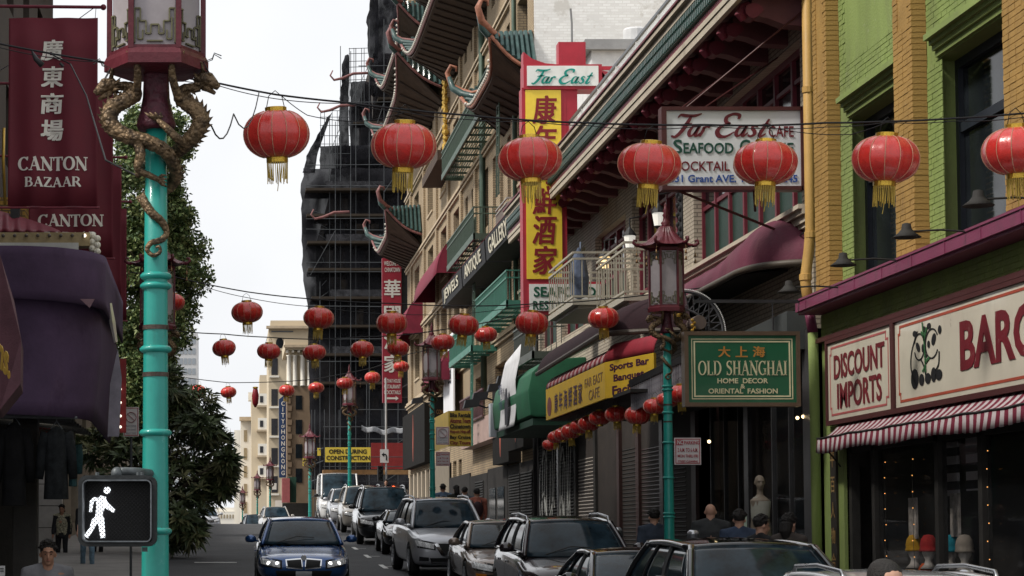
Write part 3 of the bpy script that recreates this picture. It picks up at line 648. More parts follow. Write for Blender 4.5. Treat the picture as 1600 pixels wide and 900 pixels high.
# roof clutter seen against the white wall
tag(MB().lathe([(.32, 0), (.34, .02), (.34, .5), (.3, .55)], (11.2, 58.5, E + 13.6), 12).build('roof_vent', M('pale_metal', (.6, .6, .6), .4), smooth=False), 'short pale cylindrical vent standing on the white roof house', 'vent')
t = thing('roof_house', 'small white rooftop hut with dark edged flat roof behind the neon sign', 'hut', (10.5, 58.5, E + 8.9))
MB().box((9.8, 57.5, E + 8.9), (12.6, 60, E + 13.3)).build('wall', M('white_plaster', (.72, .72, .71), .8), t); MB().box((9.6, 57.3, E + 13.3), (12.8, 60.2, E + 13.58)).build('roof', M('grey_roof_edge', (.3, .3, .3), .7), t)
tag(MB().tube([(9.35, 58, E + 9), (9.35, 58, E + 14.2), (9.32, 58, E + 14.6)], .03, 6).build('roof_pole', M('grey_pole', (.2, .2, .2), .5)), 'thin grey pole rising beside the white rooftop hut', 'pole')
t = thing('gable_wall', 'small cream parapet with shaped top below the neon sign arm', 'wall', (9.2, 52, E + 8.9))
MB().prism([(9.02, 49, E + 9.2), (9.02, 52.5, E + 9.2), (9.02, 52.5, E + 10.6), (9.02, 51.2, E + 11.0), (9.02, 50.6, E + 10.2), (9.02, 49, E + 10.0)], (.25, 0, 0)).build('parapet', cream_b, t)

# ---------- vertical neon sign
ns_f = M('sign_red_metal', (.42, .03, .05), .45, var=.15, scale=1.5)
ns_y = M('sign_face_yellow', (.88, .64, .06), .35, var=.06, coat=.2, bump=0)
ns_w = M('sign_face_white', (.78, .79, .76), .35, var=.06, bump=0, coat=.2)
wear(ns_y, (.5, .33, .06), 1.5, .55, .8, .5, 3); wear(ns_w, (.5, .48, .42), 2, .55, .8, .5, 3); wear(ns_f, (.22, .03, .04), 2, .5, .75, .6, 3)
ns_r = M('sign_character_red', (.22, .015, .02), .4, var=.1)
teal_l = M('teal_lettering', (.01, .27, .22), .4); green_l = M('green_lettering', (.01, .09, .05), .4)
YS = 52.0
def q(px, py, Y=YS): return aY(px, py, Y)
ns = thing('vertical_sign', 'tall red vertical sign with yellow panel of red Chinese characters and teal script', 'sign', q(850, 490))
def qbox(px0, py0, px1, py1, Y0, Y1):
    a = q(px0, py1); b = q(px1, py0); return ((a.x, Y0, a.z), (b.x, Y1, b.z))
m = MB(); m.box(*qbox(818, 137, 884, 492, YS, YS + .5)); m.box(*qbox(884, 137, 902, 185, YS + .01, YS + .5)); m.box(*qbox(884, 185, 892, 232, YS + .01, YS + .5)); m.box(*qbox(818, 101, 940, 140, YS - .05, YS + .55)); m.box(*qbox(884, 440, 942, 492, YS + .02, YS + .48))
m.box(*qbox(874, 64, 916, 100, YS + .1, YS + .5)); a = [q(818, 101), q(818, 80), q(832, 91), q(852, 98), q(874, 100)]
m.prism([(p.x, YS + .05, p.z) for p in a], (0, .4, 0)); m.build('sign_box', ns_f, ns)
def panel(x0, y0, x1, y1, mat, name): A = qbox(x0, y0, x1, y1, YS - .09 if y1 < 140 else YS - .03, YS + .01 if y1 > 140 else YS - .04); MB().box(*A).build(name, mat, ns)
panel(823, 104, 934, 135, ns_w, 'script_panel'); panel(823, 141, 876, 436, ns_y, 'character_panel'); panel(827, 444, 938, 486, ns_w, 'name_panel')
def place_txt(kind, parent, txt, mat, px0, py0, px1, py1, Y, **k):
    a = aY(px0, py1, Y); b = aY(px1, py0, Y)
    f = {'t': letters, 's': serif}.get(kind)
    if kind == 'f': return script(parent, mat, a, XU, ZU, b.x - a.x, b.z - a.z)
    return f(parent, txt, mat, a, XU, ZU, b.x - a.x, b.z - a.z, **k)
place_txt('f', ns, '', teal_l, 830, 107, 927, 132, YS - .1)
for i, ch in enumerate('康年海鮮酒家'): place_txt('t', ns, ch, ns_r, 832, 149 + i * 47, 870, 194 + i * 47, YS - .035, bold=.035, shear=.12)
place_txt('t', ns, 'SEAFOOD', green_l, 834, 448, 931, 464, YS - .035, bold=.025); place_txt('t', ns, 'RESTAURANT', green_l, 833, 470, 932, 484, YS - .035, bold=.02)
# small service box, bracing lattice back to the roof
m = MB(); a = q(934, 104); b = q(970, 104); cc = q(975, 155); dd = q(934, 140)
for (p, r_) in ((a, b), (b, cc), (a, cc), (dd, q(978, 132)), (q(940, 110), q(972, 152)), (q(940, 145), q(970, 155)), (b, q(985, 112))): m.bar(p + V((0, .2, 0)), r_ + V((0, .2, 0)), .09)
for (p, r_) in ((a, b), (dd, q(978, 132))): m.bar(p + V((0, .5, 0)), r_ + V((0, .9, 0)), .07)
m.build('bracing', ns_f, ns)
m = MB(); m.bar(q(884, 285) + V((0, .3, 0)), q(905, 305) + V((0, .6, 0)), .12); m.build('lower_strut', ns_f, ns)
# ---------- cafe sign near the drainpipe
YC = 33.0
cs, x0, x1, z0, z1 = flatsign('cafe_sign', 'white restaurant sign with maroon script and green letters hung on maroon frame', 'sign', 1042, 173, 1250, 291, YC, .18, M('cafe_sign_face', (.66, .68, .71), .35, var=.06, bump=0, coat=.2))
m = MB(); fr = .07
m.box((x0 - .08, YC - .04, z1), (x1 + .02, YC + .22, z1 + .06)); m.box((x0 - .08, YC - .04, z0 - .06), (x1 + .02, YC + .22, z0)); m.box((x0 - .08, YC - .04, z0), (x0, YC + .22, z1)); m.box((x1, YC - .04, z0 - .06), (x1 + .05, YC + .22, z1 + .06))
a = aY(1265, 165, YC); m.box((a.x - .04, YC, z0 - .08), (a.x, YC + .1, z1 + .12)); m.box((x1 + .05, YC + .01, z1 - .02), (a.x - .04, YC + .09, z1 + .05)); m.box((x1 + .05, YC + .01, z0 - .05), (a.x - .04, YC + .09, z0)); m.build('frame', brown_t, cs)
place_txt('f', cs, '', M('maroon_script', (.14, .02, .03), .4), 1048, 176, 1204, 216, YC - .005)
place_txt('t', cs, 'CAFE', dark_red_l, 1201, 197, 1240, 214, YC - .005, bold=.01)
cg = M('sign_green_letters', (.015, .07, .05), .4); cb_ = M('sign_blue_letters', (.03, .08, .3), .4)
for s_, a_, b_, c_, d_ in (('S', 1052, 218, 1066, 240), ('EAFOOD', 1068, 223, 1146, 240), ('C', 1156, 218, 1172, 240), ('UISINE', 1174, 223, 1240, 240)): place_txt('t', cs, s_, cg, a_, b_, c_, d_, YC - .005, bold=.02)
for s_, a_, b_, c_, d_ in (('C', 1048, 250, 1061, 267), ('OCKTAIL', 1064, 252, 1140, 267), ('L', 1152, 250, 1162, 267), ('OUNGE', 1164, 252, 1236, 267)): place_txt('t', cs, s_, dark_red_l, a_, b_, c_, d_, YC - .005, bold=.01)
place_txt('t', cs, '631 Grant AVE. Tel. 982-3245', cb_, 1046, 273, 1246, 285, YC - .005, bold=.02)
m = MB()
for p_, q_ in (((1065, 168), (1208, 60)), ((1072, 168), (1262, 10)), ((1100, 168), (1215, 90))): m.tube([aY(*p_, YC) + V((0, .1, 0)), aX(q_[0], q_[1], 8.95)], .014, 5)
m.tube([aY(1048, 291, YC) + V((0, .1, 0)), aY(1215, 360, YC + .6)], .022, 6); m.tube([aY(1180, 292, YC) + V((0, .1, 0)), aY(1180, 330, YC + .4)], .02, 6); m.build('stay_rods', brown_t, cs)
# ---------- round plum awning along the front and its rounded near end
pa = thing('plum_awning', 'big plum canvas awning with ribbed rounded end and dark rolled rim', 'awning', (8.4, 38, E + 4.4))
plum = M('plum_canvas', (.12, .028, .05), .7, var=.3, scale=1.5, bump=.25, bscale=25, streak=2)
wear(plum, (.2, .09, .1), 2, .55, .8, .7, 3); wear(plum, (.05, .02, .03), 9, .62, .68, .7)
zt, zr, Xr = E + 4.86, E + 4.32, 8.2
def awn(u, v):   # u along the plan outline from the wall at the near end round to the far end, v from ridge to rim
    if u < .32: th = u / .32 * math.pi / 2; x = 9.35 - (9.35 - Xr) * math.sin(th) ** .8; y = 34.6 - 1.6 * math.cos(th) ** .8 if True else 0
    else: x = Xr; y = 34.6 + (u - .32) / .68 * 9.2
    cx, cy = 9.0, max(34.4, y); s_ = v; bulge = math.sin(v * math.pi / 2); drop = 1 - math.cos(v * math.pi / 2)
    rib = .03 * abs(math.sin(u * 38)) * math.sin(v * math.pi)
    near = max(0, min(1, (36.5 - y) / 2.5)); top = zt - .05 + .32 * near
    return (cx + (x - cx) * bulge - rib, cy + (y - cy) * bulge - rib * .5, top - (top - zr) * drop ** 1.1)
m = MB(); m.sheet(awn, 90, 10, (0, 0, -.012)); m.build('canopy', plum, pa, smooth=True)
rim = [awn(i / 60, 1) for i in range(61)]
m = MB(); m.tube([V(p) + V((-.01, 0, -.05)) for p in rim], .06, 8); m.build('rim', M('dark_rolled_rim', (.08, .065, .05), .5), pa, smooth=True)
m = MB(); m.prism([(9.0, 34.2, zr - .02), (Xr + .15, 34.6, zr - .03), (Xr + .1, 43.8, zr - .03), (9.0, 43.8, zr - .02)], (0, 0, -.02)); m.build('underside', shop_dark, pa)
# second purple canopy further on, its fabric band, and the yellow lettered fascia
pb = thing('cafe_canopy', 'aubergine canopy over the cafe with striped trim and yellow lettered fascia', 'awning', (7.5, 42, E + 2.6))
aub = M('aubergine_canvas', (.03, .014, .018), .9, var=.3, bump=.2)
XY0 = aX(853, 617, 6.6); XY1 = aX(945, 577, 6.6); y_far, y_near = XY0.y, XY1.y
def hood(u, v):
    if u < .75: x, y = 6.5, y_far + .6 + (y_near - y_far - .6) * u / .75
    else: th = (u - .75) / .25 * math.pi / 2; x = 6.5 + 2.5 * (1 - math.cos(th)); y = y_near - 1.2 * math.sin(th)
    x = min(x, 7.9); d = 1 - math.cos(v * math.pi / 2); b = math.sin(v * math.pi / 2); cx, cy = 7.9, max(y, y_near - .5)
    return (cx + (x - cx) * b, cy + (y - cy) * b, E + 4.25 - (.80 - (.10 if u > .75 else .10 * u / .75) * 1) * d)
m = MB(); m.sheet(hood, 60, 8, (0, 0, -.015)); m.build('hood', aub, pb, smooth=True)
m = MB(); m.tube([V(hood(i / 50, 1)) for i in range(51)], .05, 8); m.build('rim', M('dark_rolled_rim', 0), pb)
zt_, zb_ = E + 3.07, E + 2.42
P2 = V((7.08, y_near - 2.0, 0)); P1_ = V((6.6, y_near, 0)); P0 = V((6.6, y_far, 0))
yel = M('yellow_fascia', (.74, .47, .04), .6, var=.1, scale=2); purl = M('purple_lettering', (.07, .012, .05), .5); goldd = M('brown_gold_lettering', (.2, .1, .03), .5)
m = MB(); m.hexa([V((p.x, p.y, zb_)) for p in (P0, P1_, P1_ + V((.05, 0, 0)), P0 + V((.05, 0, 0)))] + [V((p.x, p.y, zt_)) for p in (P0, P1_, P1_ + V((.05, 0, 0)), P0 + V((.05, 0, 0)))]); m.build('side_fascia', yel, pb)
n2 = (P2 - P1_).normalized()
m = MB(); m.hexa([V((p.x, p.y, zb_ + .003)) for p in (P1_ + n2 * .01, P2, P2 + V((.05, .05, 0)), P1_ + n2 * .01 + V((.05, .05, 0)))] + [V((p.x, p.y, zt_ + .0)) for p in (P1_ + n2 * .01, P2, P2 + V((.05, .05, 0)), P1_ + n2 * .01 + V((.05, .05, 0)))]); m.build('near_fascia', yel, pb)
o_ = P1_ + n2 * .12 + V((0, 0, zb_)); wd = (P2 - P1_).length
for s_, z_, a_, b_ in (('Sports Bar', .44, .05, .8), ('Banquet', .24, .13, .62), ('Facilities', .04, .1, .8)): letters(pb, s_, purl, o_ + n2 * a_ * wd + V((0, 0, z_)), n2, ZU, b_ * wd, .16, .025)
L_ = y_far - y_near; of = P0 + V((-.001, 0, zb_)); dY = V((0, -1, 0))
for i, ch in enumerate('康年海鮮酒家'): letters(pb, ch, purl, of + dY * L_ * (.17 + i * .085) + V((0, 0, .08)), dY, ZU, L_ * .065, .4, .02)
letters(pb, 'FAR EAST', goldd, of + dY * L_ * .7 + V((0, 0, .33)), dY, ZU, L_ * .27, .17, .0); letters(pb, 'CAFE', goldd, of + dY * L_ * .76 + V((0, 0, .07)), dY, ZU, L_ * .16, .19, .0)
vs_, fs2 = disc2(0, 0, 1, 1.5, 16); put_flat(pb, 'painted_lantern', vs_, fs2, M('painted_lantern_red', (.2, .03, .03), .5), of + dY * L_ * .03 + V((0, 0, .06)), dY, ZU, L_ * .08, .4, .006)
pk = M('pink_white_trim', (.6, .4, .4), .8, stripe=('Y', .5, (.3, .035, .05)), var=.1)
m = MB(); m.sheet(lambda u, v: (6.6 + .28 * (1 - math.sin(v * 1.57)), y_far - L_ * u, zt_ + .3 - .3 * v ** 1.6 + .0), 20, 5, (.01, 0, 0)); m.build('striped_trim', pk, pb, smooth=True)
m = MB(); m.sheet(lambda u, v: V((P1_.x, P1_.y, zt_)) + n2 * wd * u + V((.28 * (1 - math.sin(v * 1.57)), .0, .36 * (1 - v ** 1.8))), 16, 5, (.01, .01, 0)); m.build('red_trim', M('red_canvas', (.3, .025, .04), .7, var=.2), pb, smooth=True)
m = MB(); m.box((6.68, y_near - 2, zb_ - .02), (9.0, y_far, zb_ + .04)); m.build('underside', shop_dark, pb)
m = MB()
for y in (y_near - 1.5, y_far - .5): m.bar((6.7, y, zb_), (9, y, zb_ + .9), .05)
m.build('frame', shop_dark, pb)
# metal fringe canopy behind the lamp post
fc = thing('fringed_canopy', 'dark metal canopy edge with a fringe of hanging grey strips', 'canopy', (7.6, 35, E + 2.6))
a = aY(985, 600, 36.2); b = aY(1075, 557, 34.4)
MB().bar(a, b, .06, .12).build('edge_rail', black_m, fc)
strip_m = M('grey_hanging_strip', (.34, .33, .36), .4, var=.4, scale=9)
m0 = None
for i in range(26):
    p = a + (b - a) * (i + .5) / 26 + V((0, 0, -.06)); L2 = .42 + .08 * math.sin(i * 1.7)
    if m0 is None: m0 = MB().box((-.012, -.006, -L2), (.03, .006, 0)).build('hanging_strip', strip_m, fc, local=True); c = m0
    else: c = m0.copy(); col.objects.link(c)
    c.location = p - ORG[fc.name]; c.rotation_euler = (0, 0, .2 * math.sin(i))
MB().bar(b, b + V((.9, .4, .1)), .06, .12).build('edge_rail', black_m, fc); m = MB(); m.bar(a, a + V((1.0, .6, .4)), .05); m.build('arm', black_m, fc)
# ornamental quarter arch with bead lights
qa = thing('lattice_arch', 'black lattice arch edged with white bead lights beneath the plum awning', 'arch', aY(1070, 520, 36.0))
def qp(px, py): return aY(px, py, 36.0)
m = MB(); A = [qp(1068 + 62 * math.sin(R(t)), 522 - 66 * math.cos(R(t))) for t in range(-10, 91, 6)]; B = [qp(1068 + 36 * math.sin(R(t)), 522 - 38 * math.cos(R(t))) for t in range(-10, 91, 6)]
m.tube(A, .025, 6); m.tube(B, .02, 6)
for i in range(0, len(A) - 1, 2):
    m.bar(A[i], B[min(i + 2, len(B) - 1)], .015); m.bar(A[min(i + 2, len(A) - 1)], B[i], .015)
m.build('lattice', M('grey_wrought_iron', (.08, .08, .085), .5), qa)
m = MB()
for i in range(44):
    t = -10 + i * 100 / 43; m.ball(qp(1068 + 65 * math.sin(R(t)), 522 - 69 * math.cos(R(t))) + V((0, -.04, 0)), .014, 5)
m.build('bead_lights', M('white_beads', (.6, .6, .58), .3), qa, kind='stuff')
t = thing('round_duct', 'short brown round duct with gold ornament beside the lattice arch', 'duct', qp(1088, 506))
c = qp(1088, 506); MB().lathe([(.12, -.25), (.125, -.22), (.125, .25), (.1, .25), (.1, 0)], c, 18, axis='Y').build('duct', M('brown_duct', (.12, .09, .075), .5), t)
m = MB(); [m.ball(qp(1076 + (i % 2) * 3, 503 + i * 4) + V((0, -.3, 0)), .03, 6) for i in range(5)]; m.build('gold_ornament', M('gold_paint', (.6, .38, .08), .35, metal=.7), t, kind='stuff')
tag(MB().tube([qp(1060, 470), qp(1060, 490), qp(1060, 505)], [.08, .09, .07], 10).build('brass_drum', M('gold_paint', 0), smooth=True), 'brass drum fitting between the lamp post lantern and plum awning', 'fitting')
# ---------- balconies
def balcony(label, X0, y0, y1, zf, mat, hgt=1.05, ns_=18, name='balcony', group=None, fl=.12, sp=.0):
    t = thing(name, label, 'balcony', (9, (y0 + y1) / 2, zf), group=group)
    m = MB(); m.box((X0 - .03, y0 - .03, zf - fl), (9.0, y1 + .03, zf)); m.box((X0 + .1, y0 + .08, zf - fl - .07), (9.0, y1 - .08, zf - fl)); m.build('floor', mat, t)
    m = MB()
    for z in (zf + hgt, zf + hgt - .14, zf + .07): m.bar((X0, y0, z), (X0, y1, z), .045); m.bar((X0, y0, z), (8.99, y0, z), .045); m.bar((X0, y1, z), (8.99, y1, z), .045)
    m.build('rails', mat, t)
    b0 = MB().box((-.011, -.011, .09), (.011, .011, hgt - .16)).build('baluster', mat, t, local=True); first = True
    pts = [(X0, y0 + (y1 - y0) * i / ns_) for i in range(ns_ + 1)] + [(X0 + (9 - X0) * i / 8, yy) for i in range(1, 8) for yy in (y0, y1)]
    for x, y in pts:
        c = b0 if first else b0.copy()
        if not first: col.objects.link(c)
        first = False; c.location = V((x, y, zf)) - ORG[t.name]
    return t
balcony('cream railed balcony with blue folded parasol beside the vertical sign', 7.5, 46.6, 50.2, E + 5.2, cream_m, ns_=11)
balcony('cream railed balcony right behind the pagoda lamp roof', 7.95, 42.9, 46.2, E + 4.88, cream_m, hgt=1.08, ns_=11)
um = thing('folded_parasol', 'folded blue parasol standing on the cream balcony', 'parasol', aY(905, 465, 48.4))
p = aY(905, 468, 48.4); pt = aY(907, 378, 48.4)
MB().lathe([(.02, .0), (.2, .08), (.23, .5), (.16, .95), (.05, 1.15), (.02, 1.2)], p, 12).build('canopy', M('blue_grey_canvas', (.07, .09, .14), .8, var=.4, scale=12), um, smooth=False); MB().tube([p, pt], .02, 6).build('pole', M('blue_pole', (.2, .25, .35), .4), um)
def coach(px, py, Y, label, lit):
    c = aY(px, py, Y); t = thing('coach_lamp', label, 'lamp', c, group='coach lamps on the restaurant balcony')
    MB().lathe([(.09, -.14), (.13, .1), (.12, .12)], c, 10).build('glass', M('lamp_glass_lit' if lit else 'lamp_glass_pale', (.9, .62, .28) if lit else (.7, .68, .62), .3, emit=1.5 if lit else .5, bump=0, var=.1), t)
    m = MB(); m.lathe([(.15, .12), (.14, .16), (.06, .26), (.02, .32)], c, 10); m.lathe([(.06, -.2), (.1, -.15)], c, 8); m.tube([c + V((0, 0, .3)), c + V((0, 0, .5)), c + V((.25, 0, .55))], .02, 6); m.build('cap', black_m, t)
coach(945, 410, 48, 'amber glowing coach lamp nearest the folded parasol', 1); coach(984, 377, 46, 'pale coach lamp above the balcony railing, left of the pagoda roof', 0); coach(1029, 342, 43, 'pale coach lamp above the pagoda lamp finial', 0)
# old shanghai sign
YO = 32.0
os_, x0, x1, z0, z1 = flatsign('hanging_sign', 'green hanging store sign with gold double border, OLD SHANGHAI in cream letters', 'sign', 1076, 524, 1243, 629, YO, .16, M('sign_green_face', (.012, .1, .045), .35, var=.08, coat=.3, bump=0))
m = MB(); fm = .06
m.box((x0 - fm, YO - .03, z1), (x1 + fm, YO + .2, z1 + fm)); m.box((x0 - fm, YO - .03, z0 - fm), (x1 + fm, YO + .2, z0)); m.box((x0 - fm, YO - .03, z0), (x0, YO + .2, z1)); m.box((x1, YO - .03, z0), (x1 + fm, YO + .2, z1)); m.build('frame', M('bronze_frame', (.13, .09, .06), .4, metal=.5), os_)
cream_l = M('cream_lettering', (.62, .58, .36), .4)
for k, (ins, tt) in enumerate(((.05, .014), (.085, .022))):
    m = MB(); a, b, c, d = x0 + ins, x1 - ins, z0 + ins, z1 - ins; Yf = YO - .004 - k * .001
    m.box((a, Yf, c), (b, YO, c + tt)); m.box((a, Yf, d - tt), (b, YO, d)); m.box((a, Yf, c + tt), (a + tt, YO, d - tt)); m.box((b - tt, Yf, c + tt), (b, YO, d - tt)); m.build('border_line', cream_l, os_)
for i, ch in enumerate('大上海'): place_txt('t', os_, ch, M('orange_gold', (.45, .2, .04), .4), 1122 + i * 27, 541, 1141 + i * 27, 558, YO - .002, bold=.03)
place_txt('s', os_, 'OLD SHANGHAI', cream_l, 1091, 563, 1229, 587, YO - .002)
place_txt('t', os_, 'HOME  DECOR', cream_l, 1121, 591, 1200, 599, YO - .002, bold=.02); place_txt('t', os_, '&', cream_l, 1157, 600, 1164, 607, YO - .002, bold=.02); place_txt('t', os_, 'ORIENTAL  FASHION', cream_l, 1107, 607, 1215, 615, YO - .002, bold=.02)
m = MB()
for px in (1110, 1210): a = aY(px, 519, YO); m.tube([a + V((0, .08, .04)), a + V((0, .08, .5))], .012, 6)
m.bar(aY(1085, 470, YO) + V((0, .08, 0)), aY(1262, 470, YO) + V((.2, .08, 0)), .05); m.build('hanger', black_m, os_)
# floodlight under the plum awning handled with the lamps; grey arm wall
MB().prism([(9.0, 33, E + 2.9), (9.0, 40, E + 2.9), (9.0, 40, E + 3.25), (9.0, 36, E + 3.45), (9.0, 33, E + 3.5)], (-.35, 0, 0)).build('store_canopy', M('grey_blue_canvas', (.05, .055, .055), .7), rb)
# ---------- street level of the restaurant block: piers, glazing, shutters, doors
pier_m = M('dark_marble_pier', (.035, .032, .033), .35, var=.4, scale=3); brownp = M('brown_pier', (.045, .022, .02), .5, var=.2)
clearg = M('clear_shop_glass', 0)
for i, (y, w_, mt) in enumerate(((32.95, .5, pier_m), (36.9, .3, pier_m), (41.2, .4, brownp), (44.3, .35, pier_m), (47.0, .35, brownp), (49.3, .3, brownp), (52.6, .3, shop_dark), (55.6, .3, shop_dark), (58.6, .3, pier_m), (62.4, .4, pier_m))):
    MB().box((8.93 - .01 * (i % 2), y - w_ / 2, g(y)), (9.4, y + w_ / 2, E + 3.2)).build('pier', mt, rb)
m = MB()
for y in (33.3, 34.4, 35.5, 36.6, 37.9, 39.0, 40.1): m.box((9.02, y - .03, g(y) + .13), (9.1, y + .03, E + 2.6))
m.box((9.02, 33, g(36) + .05), (9.12, 41, g(36) + .5)); m.build('shop_front_frame', black_m, rb)
for y in (33.33, 34.43, 35.53, 37.13, 37.93, 39.03): MB().box((9.05, y, g(y) + .4), (9.06, y + 1.0, E + 2.5)).build('shop_window', clearg, rb)
for k, (ya_, yb_, mt, lb) in enumerate(((52.8, 55.4, M('white_shutter', (.36, .32, .28), .5, var=.1), 'pale roller shutter'), (42.2, 44.1, shop_dark, None), (44.6, 46.8, brownp, None), (47.2, 49.1, shop_dark, None))):
    m = MB(); z = g(ya_) + .13
    while z < E + 1.9: m.prism([(9.02, ya_, z), (8.985, ya_, z + .04), (9.02, ya_, z + .085), (9.05, ya_, z + .085), (9.05, ya_, z)], (0, yb_ - ya_, 0)); z += .09
    m.build('roller_shutter' if k == 0 else 'door_boards', mt, rb, label=lb, kind='stuff')
for k, (ya_, yb_) in enumerate(((56.0, 58.4), (58.8, 62.2))):
    sh = thing('graffiti_shutter', ('dark roller shutter with white graffiti strokes, under the green awning', 'dark roller shutter with tall white scrawl, beside the tour sign')[k], 'shutter', (9, (ya_ + yb_) / 2, g(ya_)), group='dark shutters under the green awning')
    m = MB(); z = g(ya_) + .13
    while z < E + 2.6: m.prism([(8.97, ya_, z), (8.93, ya_, z + .03), (8.97, ya_, z + .085), (9.0, ya_, z + .085), (9.0, ya_, z)], (0, yb_ - ya_, 0)); z += .09
    m.build('slats', M('shutter_grey', (.035, .035, .035), .8, var=.3, spec=.1), sh, kind='stuff')
    random.seed(3 + k); st = []
    for i in range(7):
        x = .08 + i * .13; st.append(([(x, .1 + random.uniform(0, .3)), (x + random.uniform(-.03, .06), .5), (x + random.uniform(0, .08), random.uniform(.7, 1))], [.012, .03, .012]))
    st += [([(.1, .3), (.3, .5), (.5, .25), (.8, .45)], [.01, .03, .03, .01]), ([(.2, .75), (.35, .85), (.5, .7)], [.01, .03, .01])]
    vs_, f_ = strokes_geo(st); put_flat(sh, 'graffiti', vs_, f_, M('white_spray', (.5, .5, .48), .8, var=.2), (8.935, yb_ - .1, g(ya_) + .5), -YU, ZU, yb_ - ya_ - .3, 2.9, .012)
# green awning with poster
ga = thing('green_awning', 'bright green rounded box awning over the graffiti shutters', 'awning', (8.2, 56, E + 3))
gc = M('green_canvas', (.018, .11, .055), .6, var=.2, scale=2, bump=.15)
pr = [(9.0, E + 3.0), (7.7, E + 3.0), (7.55, E + 3.05), (7.5, E + 3.7), (7.6, E + 4.15), (7.85, E + 4.4), (8.2, E + 4.5), (9.0, E + 4.55)]
m = MB(); m.prism([(x, 54.0, z) for x, z in pr], (0, 7.6, 0)); autosmooth(m.build('canopy', gc, ga, bevel=.05))
m = MB(); m.box((7.62, 54.05, E + 2.8), (9.0, 61.55, E + 2.97)); m.build('valance_box', M('dark_green_canvas', (.01, .04, .025), .7), ga)
po = thing('cloth_poster', 'white cloth banner with dark suited figure hung over the green awning', 'banner', (7.45, 58, E + 3.5))
m = MB(); m.sheet(lambda u, v: (7.46 + .12 * math.sin(v * 3) * (1 - v) + (.55 * max(0, v - .62)), 59.8 - 3.3 * u + v * .0, E + 2.9 + 1.95 * v + .25 * u * (v > .99)), 14, 14, (-.01, 0, 0)); m.build('cloth', M('white_cloth', (.58, .58, .6), .8, var=.15, scale=3), po, smooth=True)
for k in range(3): letters(po, ('新春', '大展', '2024')[k], M('ink_blue', (.03, .04, .1), .6), (7.43, 59.5, E + 3.9 - k * .42), -YU, ZU, .75, .3, .02) if k < 2 else None
fg = stroke([(.5, .95), (.5, .7), (.5, .35), (.5, 0)], [.2, .5, .55, .5]); put_flat(po, 'printed_figure', fg[0], fg[1], M('ink_dark', (.02, .02, .03), .6), (7.43, 58.2, E + 3.0), -YU, ZU, .7, 1.0, .004)
# ================================================================== TAN BRICK BUILDING WITH PAGODA EAVES
tan_b = M('tan_brickwork', (.42, .32, .2), .85, var=.2, scale=.5, bump=.3, brick=(.24, .085, (.17, .135, .1)), streak=3)
tan_s = M('tan_stone_trim', (.46, .37, .26), .8, var=.18, scale=2)
white_b = M('white_painted_brick', (.88, .87, .84), .85, var=.08, scale=.8, bump=.3, brick=(.24, .085, (.76, .74, .7)))
cream_s = M('cream_stucco', (.5, .42, .32), .85, var=.18, scale=1, streak=3)
wear(tan_b, (.12, .09, .065), .35, .5, .75, .7, 4); wear(cream_s, (.22, .18, .14), 1, .52, .75, .6, 4); wear(white_b, (.6, .57, .52), 1.2, .55, .62, .8)
tb = thing('brick_building', 'tall tan brick building with recessed windows and tiled pagoda eaves', 'building', (9, 86, g(86)))
floors = [6.8, 10.2, 13.9, 17.6, 21.3, 25.0, 28.7]
wide = [(64.3, 66.6), (84.2, 86.6), (89.6, 92.0), (95.6, 98.2), (103.0, 105.6)]
nar = [(68.4, 69.3), (70.4, 71.3), (72.4, 73.3), (74.6, 75.5), (76.7, 77.6), (79, 79.9), (81.2, 82.1)]
holes = []
for i, f in enumerate(floors):
    for a, b in wide: holes.append((a, b, E + f + .9, E + f + 3.0))
    for a, b in nar: holes.append((a, b, E + f + .8, E + f + 2.9))
holes += [(a, b, g(b) + .3, E + 3.0) for a, b in ((84, 85.2), (86, 87.4), (88, 89.6), (92, 94), (97, 99), (102, 104))]
holes += [(a, b, E + 4, E + 5.8) for a, b in ((64, 67), (70, 73), (76, 79))]
m = MB(); wall_holes(m, 9.0, 9.5, 63.05, 110, g(64) - 1, E + 33, holes); m.box((9.5, 109.5, E - 1), (16, 110, E + 33)); m.build('wall', tan_b, tb)
MB().box((9.02, 63.02, E + 9.25), (17, 63.4, E + 33)).build('side_wall', white_b, tb)
MB().box((17, 63.1, E - 1), (17.3, 110, E + 33)).build('back_wall', tan_b, tb); MB().box((9, 63, E + 33), (17.3, 110, E + 33.3)).build('roof', tan_b, tb)
frm = M('dark_bronze_frame', (.05, .04, .03), .5)
for i, f in enumerate(floors[:5]):
    for a, b in wide: window_unit(tb, 9.0, a, b, E + f + .9, E + f + 3.0, frm, dark_glass, .35, (.5,), (.55,), .08, sill=tan_s)
    for a, b in nar: window_unit(tb, 9.0, a, b, E + f + .8, E + f + 2.9, frm, dark_glass, .35, (), (.5,), .07)
m = MB()
for h in [x[:] for x in [(84, 85.2), (86, 87.4), (88, 89.6), (92, 94), (97, 99), (102, 104), (64, 67), (70, 73), (76, 79)]]: m.box((9.3, h[0], g(h[1])), (9.35, h[1], E + 5.9))
m.build('lower_windows', dark_glass, tb, kind='stuff')
for f in floors:      # string courses and flat piers
    m = MB()
    for dz, dx in ((.0, .1), (.12, .16), (.24, .1)): m.box((9 - dx, 63.05, E + f - .35 + dz), (9.0, 110, E + f - .35 + dz + .09))
    m.build('string_course', tan_s, tb)
for y in (67.4, 78.2, 83.2, 88.1, 93.4, 99.6, 107.0):
    for a, b in zip(floors, floors[1:] + [33]): MB().box((8.9, y - .3, E + a - .02), (9.0, y + .3, E + b - .37)).build('flat_pier', tan_b, tb)
MB().box((8.93, 79.5, g(85)), (9.0, 109.9, E + 6.3)).build('stucco_base', cream_s, tb) if False else None
